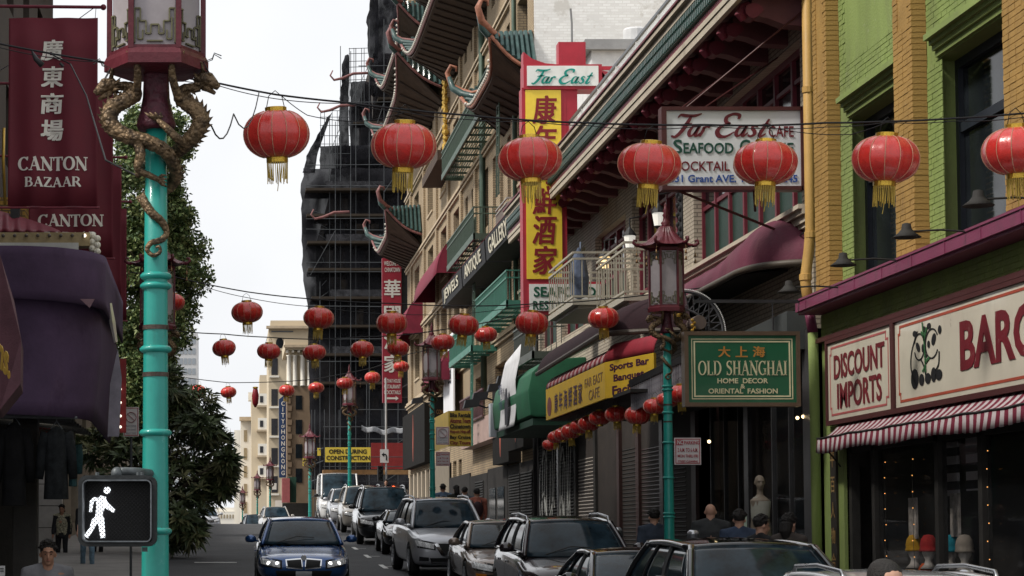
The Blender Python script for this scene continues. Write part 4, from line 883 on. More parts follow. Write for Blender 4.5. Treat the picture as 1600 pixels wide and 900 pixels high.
# tiled pagoda eaves
teal_t = M('teal_glazed_tile', (.045, .085, .08), .4, var=.4, scale=5, coat=.15); pink_t = M('rose_glazed_trim', (.2, .085, .08), .5, var=.4, scale=5); wht_d = M('white_dentil', (.6, .57, .5), .6); brn_s = M('brown_soffit', (.07, .047, .034), .8, var=.3)
def pagoda_eave(label, y0, y1, Xo, z, rise=1.3, up=1.2, pin=pink_t, Xw=9.0):
    t = thing('pagoda_eave', label, 'roof', (Xw, (y0 + y1) / 2, E + z), group=None)
    L = y1 - y0
    def edge(u):
        e = abs(2 * u - 1); return V((Xo - .25 * e ** 6, y0 + L * u + (.5 if u > .5 else -.5) * e ** 8, E + z + up * e ** 7))
    def wallp(u): return V((Xw, y0 + .6 + (L - 1.2) * u, E + z + rise))
    def surf(u, v):
        a, b = wallp(u), edge(u); p = a + (b - a) * v; p.z -= .35 * math.sin(math.pi * v) * 1; return p
    n = int(L / .34)
    m = MB(); m.sheet(surf, 40, 6, (0, 0, -.1)); m.build('roof_deck', teal_t, t)
    m = MB()
    for i in range(1, n):
        u = i / n; m.tube([surf(u, v / 4) + V((-.01, 0, .05)) for v in range(5)], .075, 6)
    m.build('tile_rolls', teal_t, t, kind='stuff')
    m = MB()
    m.sheet(lambda u, v: edge(u) * (1 - v) + V((Xw, y0 + L * u, E + z - .55)) * v + V((0, 0, -.18)), 40, 3, (0, 0, -.05)); m.build('soffit', brn_s, t)
    m = MB(); nr = max(4, int(L / .9))
    for i in range(nr + 1): u = i / nr; e0 = edge(u) + V((.1, 0, -.27)); w0 = V((Xw, y0 + L * u, E + z - .78)); m.bar(e0, w0, .1, .1)
    m.build('rafters', M('rafter_brown', (.035, .022, .016), .8), t, kind='stuff'); m = MB(); m.tube([edge(i / 40) + V((-.03, 0, -.08)) for i in range(41)], .06, 6, squash=1.3); m.build('edge_moulding', pin, t, smooth=True)
    m = MB(); k = int(L / .3)
    for i in range(2, k - 1): c = edge(i / k) + V((-.12, 0, -.02)); m.ball(c, .055, 5)
    m.build('dentils', wht_d, t, kind='stuff')
    for u, sg in ((0, -1), (1, 1)):      # swept horns with curled tips and hip ridges
        a = edge(u); w_ = wallp(u); P = [w_ + V((0, 0, .1)), surf(u, .4) + V((0, 0, .2)), surf(u, .75) + V((0, 0, .14)), a + V((0, 0, .1)), a + V((-.3, sg * .25, .35)), a + V((-.42, sg * .3, .75)), a + V((-.3, sg * .3, 1.0)), a + V((-.12, sg * .28, .95)), a + V((-.12, sg * .28, .8))]
        MB().tube(P, [.06, .08, .1, .13, .13, .11, .09, .075, .05], 8, squash=.7).build('horn', pin, t, smooth=True)
        MB().tube([p + V((.04, -sg * .16, -.16)) for p in P[1:6]], [.09, .11, .13, .12, .07], 8).build('horn_base', teal_t, t, smooth=True)
        c0, c1, c2 = a + V((0, 0, .0)), V((Xw, a.y, E + z - .25)), w_ + V((0, 0, .05))
        def hip(u, v): p = c0.lerp(c1, u); p.z -= .25 * math.sin(u * math.pi); q2 = c0.lerp(c2, u) ; return p.lerp(q2, v)
        m = MB(); m.sheet(hip, 12, 4, (0, 0, -.08)); m.build('hip_end', teal_t, t); m = MB()
        for k in range(1, 9): m.tube([hip(k / 8.5, v / 3) + V((0, sg * .04, .05)) for v in range(4)], .07, 6)
        m.build('hip_tile_rolls', teal_t, t, kind='stuff'); m = MB(); m.tube([hip(k / 12, 0) + V((0, sg * .03, -.04)) for k in range(13)], .06, 6); m.build('hip_moulding', pin, t, smooth=True)
    return t
pagoda_eave('near small pagoda eave with rust horns, tucked behind the vertical sign', 62.6, 70.0, 7.85, 14.1, 1.0, .75, M('rust_glazed_trim', (.32, .13, .08), .5, var=.4, scale=6), Xw=8.99)
pagoda_eave('huge upper pagoda eave with dark underside reaching out of the picture top', 70.5, 88.2, 7.3, 19.7, 1.6, 1.2)
pagoda_eave('second-tier pagoda eave directly above the huge one', 71.5, 87.2, 7.5, 21.9, 1.6, 1.2)
pagoda_eave('long pagoda eave with teal tiles above the gilded panel', 91.0, 107.0, 7.25, 19.6, 1.7, 1.3)
pagoda_eave('upper small pagoda eave with curled rose horns near the scaffold', 92.0, 106.0, 7.4, 22.2, 1.3, 1.1)
pagoda_eave('low short pagoda eave over the corner window by the scaffold', 101.5, 110.8, 7.5, 14.7, 1.2, 1.0)
tag(MB().box((8.15, 84.5, E + 15.1), (9.0, 91.5, E + 15.5)).build('balcony_slab', brn_s), 'brown balcony slab under the long pagoda eave', 'balcony')
gp = thing('gilded_panel', 'gilded carved panel on the brick pier between pagoda eaves', 'panel', (8.85, 88.1, E + 17))
m = MB(); random.seed(5)
for i in range(60): m.ball((8.84, 88.1 + random.uniform(-.3, .3), E + 16.2 + i * .05), random.uniform(.07, .14), 6)
m.build('carving', M('gold_paint', 0), gp, kind='stuff')
# fire escapes
fe_m = M('green_iron_dark', (.06, .095, .07), .5, var=.25); fe_t = M('green_iron_teal', (.06, .2, .15), .5, var=.25)
def fire_escape(label, y0, y1, z, mat, ladder=True, Xo=8.1, wh=False):
    t = thing('fire_escape', label, 'fire escape', (9, (y0 + y1) / 2, E + z))
    m = MB(); m.box((Xo, y0, E + z - .1), (Xo + .06, y1, E + z + .12)); m.box((Xo, y0, E + z - .1), (9, y0 + .06, E + z + .1)); m.box((Xo, y1 - .06, E + z - .1), (9, y1, E + z + .1))
    y = y0 + .9
    while y < y1 - .3: m.bar((Xo, y, E + z - .05), (9, y, E + z - .05), .07); y += 1.3
    m.build('frame', mat, t)
    m = MB(); x = Xo + .12
    while x < 8.9: m.box((x, y0 + .06, E + z), (x + .03, y1 - .06, E + z + .03)); x += .09
    m.build('grating', mat, t, kind='stuff')
    m = MB()
    for dz in (1.0, .78): m.bar((Xo + .03, y0, E + z + dz), (Xo + .03, y1, E + z + dz), .05); m.bar((Xo, y0 + .03, E + z + dz), (9, y0 + .03, E + z + dz), .04); m.bar((Xo, y1, E + z + dz), (9, y1, E + z + dz), .04)
    m.build('rails', mat, t)
    m = MB(); y = y0 + .1
    while y < y1: m.box((Xo + .02, y, E + z + .12), (Xo + .04, y + .025, E + z + 1.0)); y += .14
    x = Xo + .1
    while x < 8.95: m.box((x, y0 + .02, E + z + .1), (x + .02, y0 + .04, E + z + 1.0)); x += .14
    m.build('balusters', mat, t, kind='stuff')
    if ladder:
        yy = y0 + 1.6; L = MB()
        for dy in (0, .5): L.bar((Xo + .25, yy + dy, E + z + .9), (Xo + .2, yy + dy, E + z - 3.3), .05)
        for k in range(13): L.bar((Xo + .23, yy, E + z + .5 - k * .31), (Xo + .23, yy + .5, E + z + .5 - k * .31), .03)
        L.build('ladder', mat, t)
    return t
fire_escape('long dark green fire escape high on the brick building', 64.5, 82.5, 14.0, fe_m)
fire_escape('dark green fire escape above the black lettered awnings', 71.5, 80.6, 10.15, fe_m)
fire_escape('bright teal fire escape balcony with corner knob behind the vertical sign', 62.9, 71.2, 6.9, fe_t, False)
fire_escape('small teal fire escape over the pink balcony', 72.4, 80.0, 6.4, fe_t, True)
fire_escape('grey-green iron balcony beneath the vertical sign bottom', 57.5, 61.5, 4.9, M('grey_green_iron', (.08, .09, .08), .5), False)
balcony('grey balustrade balcony close behind the vertical sign', 8.2, 63.3, 66.0, E + 9.1, M('pale_balustrade', (.3, .29, .26), .6), ns_=14)
tag(MB().tube([(8.9, 75.5, E + 5), (8.9, 75.5, E + 19)], .11, 8).build('soil_pipe', fe_m, smooth=True), 'thick grey-green pipe climbing between the fire escapes', 'pipe')
tag(MB().tube([(8.92, 66.9, E + 5), (8.92, 66.9, E + 24)], .07, 8).build('soil_pipe', fe_m, smooth=True), 'thin dark pipe on the brick wall near the vertical sign', 'pipe')
tag(MB().tube([(8.92, 62.6, E - .4), (8.92, 62.6, E + 7.5)], .1, 8).build('soil_pipe', black_m, smooth=True), 'black pipe at the joint of the brick and restaurant buildings', 'pipe')
# lettered awnings
blk_c = M('black_canvas', (.014, .014, .016), .7, var=.3); mar_c = M('maroon_canvas', (.17, .015, .035), .7, var=.2); ivory = M('ivory_lettering', (.6, .55, .42), .5)
for i, (y0, y1, s_, lb) in enumerate(((74.6, 81.6, 'JEWELS', 'black and maroon awning lettered JEWELS, farthest of three'), (67.6, 74.3, 'ANTIQUE', 'black and maroon awning lettered ANTIQUE, middle of three'), (60.9, 67.3, 'GALLERY', 'black and maroon awning lettered GALLERY, nearest the vertical sign'))):
    t = thing('lettered_awning', lb, 'awning', (8.5, (y0 + y1) / 2, E + 9), group='black lettered awnings')
    MB().prism([(9.0, y0, E + 8.75), (8.05, y0, E + 8.75), (8.0, y0, E + 9.45), (9.0, y0, E + 9.47)], (0, y1 - y0, 0)).build('valance', blk_c, t)
    m = MB(); m.sheet(lambda u, v: (8.0 + 1.0 * v, y0 + (y1 - y0) * u, E + 9.48 + .75 * math.sin(v * 1.4)), 8, 8, (0, 0, -.02)); m.build('canopy', mar_c, t, smooth=True)
    serif_ok = all(c in SERIF for c in s_)
    letters(t, s_, ivory, (8.02, y1 - .9, E + 8.83), -YU, V((-.07, 0, 1)), y1 - y0 - 1.8, .5, .015, thick=.01)
def win_awning(label, y0, y1, z, out=1.1, h=1.3):
    t = thing('window_awning', label, 'awning', (9, (y0 + y1) / 2, E + z), group='red window awnings on the brick building')
    m = MB(); m.sheet(lambda u, v: (9.0 - out * math.sin(v * 1.5), y0 + (y1 - y0) * u, E + z + h * (1 - v ** 1.4)), 6, 8, (.01, 0, -.02)); m.build('canopy', mar_c, t, smooth=True)
    for y in (y0, y1): MB().prism([(9.0 - out * math.sin(v / 8 * 1.5), y, E + z + h * (1 - (v / 8) ** 1.4)) for v in range(9)] + [(9.0, y, E + z)], (0, .02, 0)).build('side_panel', mar_c, t)
win_awning('red awning below the dark green fire escape', 83.6, 94.5, 10.4, 1.0, 1.7); win_awning('red awning by the corner, beside the tall WELCOME sign', 100.6, 107.5, 9.6, 1.0, 2.0); win_awning('red awning over the lower white banner', 84.5, 92, 6.2, .9, 1.5)
# white banner, hanging lamp signs and lower signs
wbn = thing('white_banner', 'white banner with dark writing on the brick wall beside the pagoda lamp', 'banner', (8.8, 86, E + 5)); MB().box((8.6, 83.2, E + 4.6), (8.66, 87.2, E + 8.0)).build('cloth', M('bright_white_cloth', (.78, .78, .8), .8, var=.05), wbn)
letters(wbn, '中国', M('ink_dark', 0), (8.595, 86.6, E + 6.0), -YU, ZU, 2.6, 1.0, .02)
lat = thing('pink_balcony', 'pinkish iron balcony rail low on the brick building', 'railing', (8.6, 76, E + 4.1)); m = MB(); 
for i in range(40): y = 72.5 + i * .18; m.bar((8.5, y, E + 4.1), (8.5, y + .18 * (1 if i % 2 else -1), E + 5.0), .03)
m.bar((8.5, 72.4, E + 5.0), (8.5, 79.8, E + 5.0), .06); m.bar((8.5, 72.4, E + 4.08), (8.5, 79.8, E + 4.08), .06); m.build('rail', M('dusty_pink_iron', (.1, .045, .05), .5), lat)
MB().box((8.55, 70, E + 3.2), (8.99, 80, E + 4.05)).build('lower_cornice', M('pinkish_stucco', (.38, .27, .24), .8, var=.15), tb)
def sidesign(name, label, px0, py0, px1, py1, X, mat, dep=.15):
    a = aX(px0, py0, X); b = aX(px1, py1, X); t = thing(name, label, 'sign', (X, (a.y + b.y) / 2, min(a.z, b.z)))
    zt1, zb1 = a.z, b.z
    MB().box((X, min(a.y, b.y), min(zt1, zb1)), (X + dep, max(a.y, b.y), max(zt1, zb1))).build('board', mat, t); return t, min(a.y, b.y), max(a.y, b.y), min(zt1, zb1), max(zt1, zb1)
blk_s = M('black_sign', (.012, .011, .010), .8, spec=.1)
for (Xs, ya_, yb_, za_, zb1, txt, lb) in ((8.6, 96, 108.5, 3.3, 6.0, None, 'long black shop sign with thin red flame mark near the corner'), (8.6, 66.5, 70.6, 2.3, 4.8, None, 'black sign board with narrow red stripe beside the tour sign'), (8.55, 62.7, 66.2, 2.6, 4.6, None, 'black sign board beside the white boxed awning end')):
    t = thing('black_shop_sign', lb, 'sign', (Xs, (ya_ + yb_) / 2, E + za_)); MB().box((Xs, ya_, E + za_), (Xs + .4, yb_, E + zb1)).build('board', blk_s, t)
    vs_, f_ = stroke([(.5, 0), (.45, .3), (.55, .65), (.5, 1)], [.1, .5, .4, .05]); put_flat(t, 'flame_mark', vs_, f_, M('flame_orange', (.4, .07, .03), .5), (Xs - .001, (ya_ + yb_) / 2 + .2, E + za_ + .2), -YU, ZU, .4, zb1 - za_ - .4, .006)
t = thing('concept_sign', 'black sign with small gold letters behind the second pagoda lamp', 'sign', (7, 92, E + 5)); a = aY(684, 668, 88); b = aY(706, 620, 88); MB().box((a.x - .3, 88, a.z), (b.x + .2, 88.2, b.z)).build('board', blk_s, t); place_txt('t', t, 'CONCEPT', goldd, 682, 640, 701, 647, 87.99)
ts = thing('tour_sign', 'yellow three sided sign listing bike rentals and city tours', 'sign', aY(705, 697, 64))
Yt = 64.0; a = aY(701, 697, Yt); b = aY(736, 642, Yt); c = aY(678, 690, Yt + 3.2); MB().box((a.x, Yt, a.z), (b.x, Yt + .3, b.z)).build('board', M('tour_yellow', (.5, .34, .05), .5, var=.15), ts)
m = MB(); m.hexa([V((a.x - .002, Yt + .01, a.z)), V((a.x - .002, Yt + .25, a.z)), V((c.x, Yt + 3.4, a.z - .05)), V((c.x, Yt + 3.2, a.z - .05)), V((a.x - .002, Yt + .01, b.z)), V((a.x - .002, Yt + .25, b.z)), V((c.x, Yt + 3.4, b.z - .05)), V((c.x, Yt + 3.2, b.z - .05))]); m.build('side_board', M('tour_yellow', 0), ts)
for i, s_ in enumerate(('Bike Rentals', 'Alcatraz Tours', 'Chinatown', 'Hop-on Hop-off', 'Bay Cruise', 'City Tours')):
    place_txt('t', ts, s_, ink if i % 2 == 0 else dark_red_l, 703, 645 + i * 8.8, 735, 652 + i * 8.8, Yt - .004, bold=.03)
t = thing('white_box_sign', 'white box sign end tucked under the green awning', 'sign', aY(772, 680, 61.8)); a = aY(767, 682, 61.8); b = aY(786, 630, 61.8); MB().box((a.x, 61.8, a.z), (b.x + .9, 62.3, b.z)).build('box', M('box_sign_white', (.55, .58, .62), .4, var=.1), t)
def floodlight(c, label):
    t = thing('floodlight', label, 'lamp', c, group='black floodlights over the tour sign'); c = V(c)
    MB().prism([c + V((-.2, -.2, -.12)), c + V((-.2, .2, -.12)), c + V((-.14, .2, .12)), c + V((-.14, -.2, .12))], (.45, 0, .06)).build('housing', black_m, t); MB().tube([c + V((.2, 0, 0)), c + V((.5, 0, -.1)), c + V((.9, 0, .1))], .03, 6).build('arm', black_m, t)
for i, (px, py) in enumerate(((734, 632), (747, 621), (771, 607), (785, 594), (650, 627))): floodlight(aY(px, py, 63.0 + i if i < 4 else 90), ('black floodlight nearest the tour sign', 'black floodlight tilted up, second from the tour sign', 'black floodlight left of the green awning', 'black floodlight touching the green awning', 'black floodlight over the far black corner sign')[i])
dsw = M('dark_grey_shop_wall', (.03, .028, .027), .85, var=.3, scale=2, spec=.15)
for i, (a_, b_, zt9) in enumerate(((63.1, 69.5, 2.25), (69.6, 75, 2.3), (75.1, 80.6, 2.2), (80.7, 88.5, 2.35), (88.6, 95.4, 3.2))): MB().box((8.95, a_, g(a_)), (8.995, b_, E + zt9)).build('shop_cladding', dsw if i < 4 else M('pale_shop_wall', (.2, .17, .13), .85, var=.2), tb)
for a_ in (63.6, 66.4, 76.2):
    m = MB(); z = g(a_) + .13
    while z < E + 1.9: m.prism([(8.93, a_, z), (8.9, a_, z + .03), (8.93, a_, z + .085), (8.948, a_, z + .085), (8.948, a_, z)], (0, 2.5, 0)); z += .09
    m.build('shutter_slats', M('shutter_grey', (.055, .055, .055), .5, var=.2), tb, kind='stuff')
for a_ in (70.3, 72.6, 81.5, 85.0): MB().box((8.92, a_, g(a_) + .13), (8.949, a_ + 1.7, E + 1.6)).build('shop_door', dark_glass, tb)
for a_ in (96, 98.2, 100.4, 102.6, 104.8, 107.2): MB().box((8.85, a_, g(a_)), (8.999, a_ + .45, E + 3.0)).build('pilaster_strip', cream_s, tb)
MB().box((8.94, 95.5, g(96)), (8.998, 109.8, E + 2.9)).build('dark_glazing', dark_glass, tb)
# ---------- tall WELCOME TO CHINATOWN sign at the corner
YW = 113.0
wv, x0, x1, z0, z1 = flatsign('welcome_sign', 'tall narrow red sign WELCOME TO CHINATOWN with white characters at the corner', 'sign', 598, 403, 627, 629, YW, .4, M('welcome_red', (.26, .02, .035), .45, var=.15, scale=1))
MB().box((x1 + .01, YW + .1, z0 + .3), (x1 + .35, YW + .5, z1 - .05)).build('back_box', black_m, wv)
wl_ = M('white_lettering', (.62, .6, .55), .5)
place_txt('t', wv, 'WELCOME TO', wl_, 600, 408, 626, 415, YW - .01, bold=.01); place_txt('t', wv, 'CHINATOWN', wl_, 601, 418, 625, 425, YW - .01, bold=.01)
for ch, y in (('華', 437), ('國', 478), ('酒', 518), ('家', 554)): place_txt('t', wv, ch, wl_, 600, y, 626, y + 28, YW - .01, bold=.03)
for s_, y in (('CATHAY HOUSE', 592), ('RESTAURANT', 601), ('COCKTAILS', 610)): place_txt('t', wv, s_, wl_, 600, y, 626, y + 6, YW - .01, bold=.01)
ar = joinf(([(0, .35), (.75, .35), (.75, .65), (0, .65)], [(0, 1, 2, 3)]), ([(.75, .1), (1, .5), (.75, .9)], [(0, 1, 2)])); a = aY(604, 626, YW); put_flat(wv, 'arrow', ar[0], ar[1], wl_, (a.x, YW - .01, a.z), XU, ZU, .65, .25, .006)
for dz in (.8, 4, 7.2): MB().bar((x1, YW + .2, z0 + dz), (9.6, YW - 3.5, z0 + dz + .3), .06).build('bracket_arm', black_m, wv)
# ================================================================== SCAFFOLDED BUILDING
scb = thing('scaffolded_building', 'dark building under renovation wrapped in black netting and scaffolding', 'building', (9, 155, g(150)))
darkb = M('soot_brown_masonry', (.03, .023, .019), .9, var=.4, scale=.4)
YB = 140.0
def sp_(px, py, Y=YB): return aY(px, py, Y)
m = MB()
for i, (px, pt, dy) in enumerate(((522, 285, 0), (575, 230, .01), (605, 20, .02))): a = sp_(px, 850); b = sp_(700, pt); m.box((a.x, YB + i * 6, a.z - 4), (b.x + 8, YB + 30, b.z))
m.build('wall', darkb, scb)
for i in range(11):
    for j in range(5):
        a = sp_(532 + j * 24, 790 - i * 46); MB().box((a.x, YB - .06 - .01 * j, a.z), (a.x + .5, YB - .002, a.z + 1.3)).build('window', dark_glass if (i * j) % 3 else M('window_reveal_tan', (.25, .2, .15), .7), scb)
def net_mat(nm, lo, hi):
    m = M(nm, (.02, .02, .023), .95, var=.5, scale=.5, bump=0, alpha=.9, spec=0); N = m.node_tree.nodes; L = m.node_tree.links
    t = N.new('ShaderNodeTexCoord'); mp = N.new('ShaderNodeMapping'); mp.inputs['Scale'].default_value = (1, 1, .35); n = N.new('ShaderNodeTexNoise'); n.inputs['Scale'].default_value = .9; n.inputs['Detail'].default_value = 8; r = N.new('ShaderNodeMapRange')
    r.inputs['From Min'].default_value = .38; r.inputs['From Max'].default_value = .6; r.inputs['To Min'].default_value = lo; r.inputs['To Max'].default_value = hi
    L.new(t.outputs['Object'], mp.inputs[0]); L.new(mp.outputs[0], n.inputs['Vector']); L.new(n.outputs['Fac'], r.inputs['Value']); L.new(r.outputs[0], N['Principled BSDF'].inputs['Alpha']); return m
net = net_mat('black_netting', .62, .98); net2 = net_mat('black_netting_thin', .35, .8)
from mathutils import noise as nz
def lerp_tab(tab, y):
    if y >= tab[0][0]: return tab[0][1]
    for (a, u), (b, v) in zip(tab, tab[1:]):
        if y >= b: return u + (v - u) * (a - y) / (a - b)
    return tab[-1][1]
def net_sheet(L, Rt, ya, yb, Y, mt, nu=14, nv=40):
    def fn(u, v):
        py = ya + (yb - ya) * v; xl, xr = lerp_tab(L, py), lerp_tab(Rt, py); w_ = nz.noise(V((u * 5, v * 14, Y))); xl += 3.5 * nz.noise(V((v * 25, Y, 1)))
        p = sp_(xl + (xr - xl) * u, py, Y); p.y += .45 * w_ + .25 * abs(math.sin(v * 30)); return p
    MB().sheet(fn, nu, nv, (0, .02, 0)).build('netting', mt, scb, smooth=True)
LP = [(765, 486), (640, 484), (480, 481), (440, 474), (300, 470), (262, 474), (240, 480), (205, 500), (178, 514), (172, 531), (100, 534), (84, 541), (72, 547), (60, 573), (30, 578), (-30, 584)]
net = net_mat('black_netting', .74, .97); net2 = net_mat('brown_netting', .6, .96); net3 = net_mat('pale_grey_netting', .78, .95)
net_sheet(LP, [(765, 640), (270, 640)], 765, 262, 136.0, net, 20); net_sheet(LP, [(270, 492), (240, 496), (178, 518)], 270, 176, 136.2, net, 4, 14)
net_sheet([(270, 528), (170, 531), (100, 534), (78, 542)], [(270, 546), (170, 545), (84, 546)], 270, 84, 136.3, net, 3, 24); net_sheet([(200, 547)], [(200, 580)], 168, 126, 136.5, net, 10, 6); net_sheet([(270, 500)], [(270, 640)], 264, 226, 136.5, net, 14, 5)
net_sheet([(130, 578), (30, 574), (-20, 578)], [(130, 590), (30, 592), (-20, 590)], 150, -30, 136.4, net3, 4, 20); net_sheet([(330, 577), (0, 588)], [(240, 642), (-20, 646)], 300, -20, 137.9, net2); net_sheet([(260, 546)], [(260, 582)], 268, 160, 137.2, net, 8, 8)
for i, py in enumerate((112, 150, 188, 228, 262, 300, 340, 382, 424, 468, 512, 556, 600)):
    a = sp_(lerp_tab(LP, py) + (7 if py > 270 else 45 if py > 180 else 60), py, 136.3); b = sp_(632, py, 136.3); MB().box((a.x, 135.0 if py > 264 else 136.9, a.z - .1), (b.x, 138.4, a.z + .06)).build('deck_board', M('dark_deck', (.045, .036, .028), .9, spec=.1), scb)
    if py > 264 and i % 2: MB().box((a.x + 1.2, 135.02, a.z + .062), (b.x - 1.5, 135.06, a.z + .5)).build('toe_netting', M('toe_mesh', (.05, .05, .055), .9, var=.6, alpha=.8, spec=0), scb)
for i in range(10):
    px = 488 + (i * 37) % 130; py = 215 + i * 34
    if px > lerp_tab(LP, py) + 10: MB().sheet(lambda u, v: sp_(px + 16 * u, py + 26 * v + 3 * math.sin(u * 9), 137.2 + .2 * math.sin(u * 7 + v * 5)), 5, 5, (0, .02, 0)).build('loose_sheet', M('dark_tarp', (.07, .07, .075), .9, var=.6, spec=.1), scb)
sf = thing('scaffolding', 'grey tube scaffolding round the netted building with plank decks', 'scaffolding', (6, 133, g(133)))
steel = M('galvanised_tube', (.055, .06, .065), .7, metal=.1, var=.5)
ut = MB().lathe([(.027, 0), (.027, 1)], (0, 0, 0), 6).build('scaffold_tube', steel, sf, local=True)
_n = [0]
def tube_obj(p, q, r=1.0):
    c = ut if _n[0] == 0 else ut.copy()
    if _n[0]: col.objects.link(c)
    _n[0] += 1; p, q = V(p), V(q); d = q - p; c.location = p - ORG[sf.name]; c.rotation_mode = 'QUATERNION'; c.rotation_quaternion = d.to_track_quat('Z', 'Y'); c.scale = (r, r, d.length)
for px in (500, 524, 548, 577, 600, 622, 640): tube_obj(sp_(px, 780, 134.4), sp_(px, {500: 440, 524: 190, 548: 80}.get(px, 30), 134.4))
for px in (515, 532, 556): tube_obj(sp_(px, 760, 135.6), sp_(px, {515: 180, 532: 72, 556: 75}[px], 135.6))
for py in (103, 160, 195, 258, 290, 342, 358, 410, 425, 478, 530, 565): tube_obj(sp_(max(478, 478 if py > 250 else 545 if py > 110 else 560), py, 134.3), sp_(642 - (py * 7) % 40, py + ((py * 13) % 7 - 3) * .6, 134.3))
for py in (76, 84, 96, 105, 116, 125): tube_obj(sp_(545, py, 135.9), sp_(576, py - 1, 135.9), .8)
for px in (546, 553, 565, 569): tube_obj(sp_(px, 165, 135.95), sp_(px, 75, 135.95), .8)
for px in (501, 507, 519, 527, 533): tube_obj(sp_(px, 262, 135.95), sp_(px, 173, 135.95), .8)
for k in range(8): tube_obj(sp_(492 + k * 3, 330 + k * 18, 135.6), sp_(512 - k * 1.5, 338 + k * 18, 135.6), .7)
for py in (173, 183, 196, 212, 225, 240): tube_obj(sp_(500, py, 135.8), sp_(548, py, 135.8), .8)
for a, b in (((515, 240), (535, 190)), ((548, 160), (577, 100)), ((577, 230), (600, 160)), ((485, 430), (524, 360)), ((600, 300), (642, 240)), ((605, 750), (640, 728)), ((610, 700), (640, 680))): tube_obj(sp_(*a, 134.2), sp_(*b, 134.2), .8)
# lower scaffold over the pavement, nearer
YL = 122.0
for px in (487, 492, 500, 507, 530, 573, 597): tube_obj(sp_(px, 815, YL + (0 if px > 500 else 6)), sp_(px, 640 if px != 573 else 600, YL + (0 if px > 500 else 6)))
for py in (640, 667, 686, 714, 729, 752): tube_obj(sp_(505 if py > 650 else 560, py, YL - .1), sp_(642, py, YL - .1))
for py in (700, 720, 745, 770): tube_obj(sp_(484, py + 8, YL + 7), sp_(505, py, YL - .1))
red_h = thing('red_hoarding', 'red painted hoarding behind the lower scaffold tubes', 'hoarding', sp_(610, 735, 123.5)); a = sp_(580, 733, 123.5); b = sp_(645, 692, 123.5); MB().box((a.x, 123.5, a.z), (b.x, 123.6, b.z)).build('board', M('hoarding_red', (.2, .02, .02), .6, var=.2), red_h)
pd_ = thing('plank_deck', 'orange-brown plank deck edge on the lower scaffold', 'plank', sp_(570, 742, YL)); a = sp_(505, 741, YL - .3); b = sp_(642, 734, YL - .3); MB().box((a.x, YL - .3, a.z), (b.x, YL + 1, b.z)).build('plank', M('scaffold_plank', (.22, .12, .05), .8, var=.3), pd_)
oc, x0, x1, z0, z1 = flatsign('construction_sign', 'yellow banner reading OPEN DURING CONSTRUCTION tied to the scaffold', 'sign', 508, 699, 579, 722, 121.5, .05, M('banner_yellow', (.62, .46, .06), .6, var=.08))
place_txt('t', oc, 'OPEN DURING', ink, 514, 702, 573, 709, 121.49, bold=.03); place_txt('t', oc, 'CONSTRUCTION', ink, 510, 712, 578, 719, 121.49, bold=.03)
for i, (px, py) in enumerate(((496, 700), (473, 716))): tag(MB().box(tuple(sp_(px, py + 12, 124 + i * 4)), tuple(sp_(px + 5, py, 124.1 + i * 4))).build('yellow_notice', M('banner_yellow', 0)), ('small yellow notice tied left of the construction banner', 'small yellow notice, second left of the construction banner')[i], 'notice')
tarp = thing('grey_tarpaulin', 'sagging grey translucent tarpaulin on the scaffold beside the white pole', 'tarpaulin', sp_(600, 680, 121.4)); MB().sheet(lambda u, v: sp_(565 + 75 * u, 664 + 8 * v + 6 * math.sin(u * 3.1) + 2 * math.sin(u * 17), 121.3 + .2 * math.sin(u * 20)), 24, 4, (0, .03, 0)).build('sheet', M('grey_polythene', (.3, .31, .33), .4, alpha=.8, var=.2), tarp, smooth=True)
for k, (ya_, px, py) in enumerate(((131.8, 540, 118), (131.6, 520, 168), (131.4, 510, 335))):
    a = sp_(px - 22, py + 8, ya_); t = thing('pink_eave_horn', ('upper rose pagoda horn poking through the netting', 'middle rose pagoda horn poking through the netting', 'lowest rose pagoda horn behind the netting')[k], 'roof')
    place(t, a); MB().tube([sp_(px - 24 + x, py + y, ya_) for x, y in ((4, -8), (0, 0), (6, 7), (20, 4), (36, -3), (60, -4))], [.05, .08, .11, .13, .13, .12], 8, squash=.7).build('horn', pink_t, t, smooth=True)
# ================================================================== FAR BUILDINGS
far_cream = M('far_cream_stucco', (.56, .47, .34), .85, var=.08, scale=.2); far_white = M('far_white_stucco', (.74, .70, .62), .85, var=.06, scale=.2); far_br = M('far_brown_masonry', (.2, .14, .09), .85, var=.25, scale=.3)
def block(t, px0, px1, ptop, Y, mat, name='wall', depth=12, zb=-12, dx=0):
    a = aY(px0, 850, Y); b = aY(px1, ptop, Y); MB().box((a.x + dx, Y, zb), (b.x, Y + depth, b.z)).build(name, mat, t); return a.x, b.x, b.z
def pxbox(t, name, mat, px0, py0, px1, py1, Y, d0=-.3, d1=0):
    a = aY(px0, py1, Y); b = aY(px1, py0, Y); return MB().box((a.x, Y + d0, a.z), (b.x, Y + d1, b.z)).build(name, mat, t)
hb = thing('cream_hotel', 'cream hotel block with stacked windows beside the blue vertical sign', 'building', (4, 190, -5))
block(hb, 420, 490, 512, 190, far_cream); pxbox(hb, 'attic', far_cream, 423, 499, 480, 511, 190, 1, 9); pxbox(hb, 'cornice', tan_s, 416, 510, 490, 514, 190, -.6, -.001); pxbox(hb, 'cornice', far_cream, 418, 545, 480, 549, 190, -.5, -.001)
pxbox(hb, 'recess_shade_strip', M('recess_shadow_blue', (.12, .13, .15), .7), 424, 517, 458, 519, 190, -.1, -.001)  # proud blue-grey strip, the shade of a recess given as its colour
for py in (560, 608, 654, 700, 744):
    w_ = pxbox(hb, 'window', M('dark_far_window', (.03, .03, .035), .3), 424, py, 434, py + 26, 190, -.05, -.001); pxbox(hb, 'sill', far_white, 421, py + 27, 436, py + 30, 190, -.3, -.001)
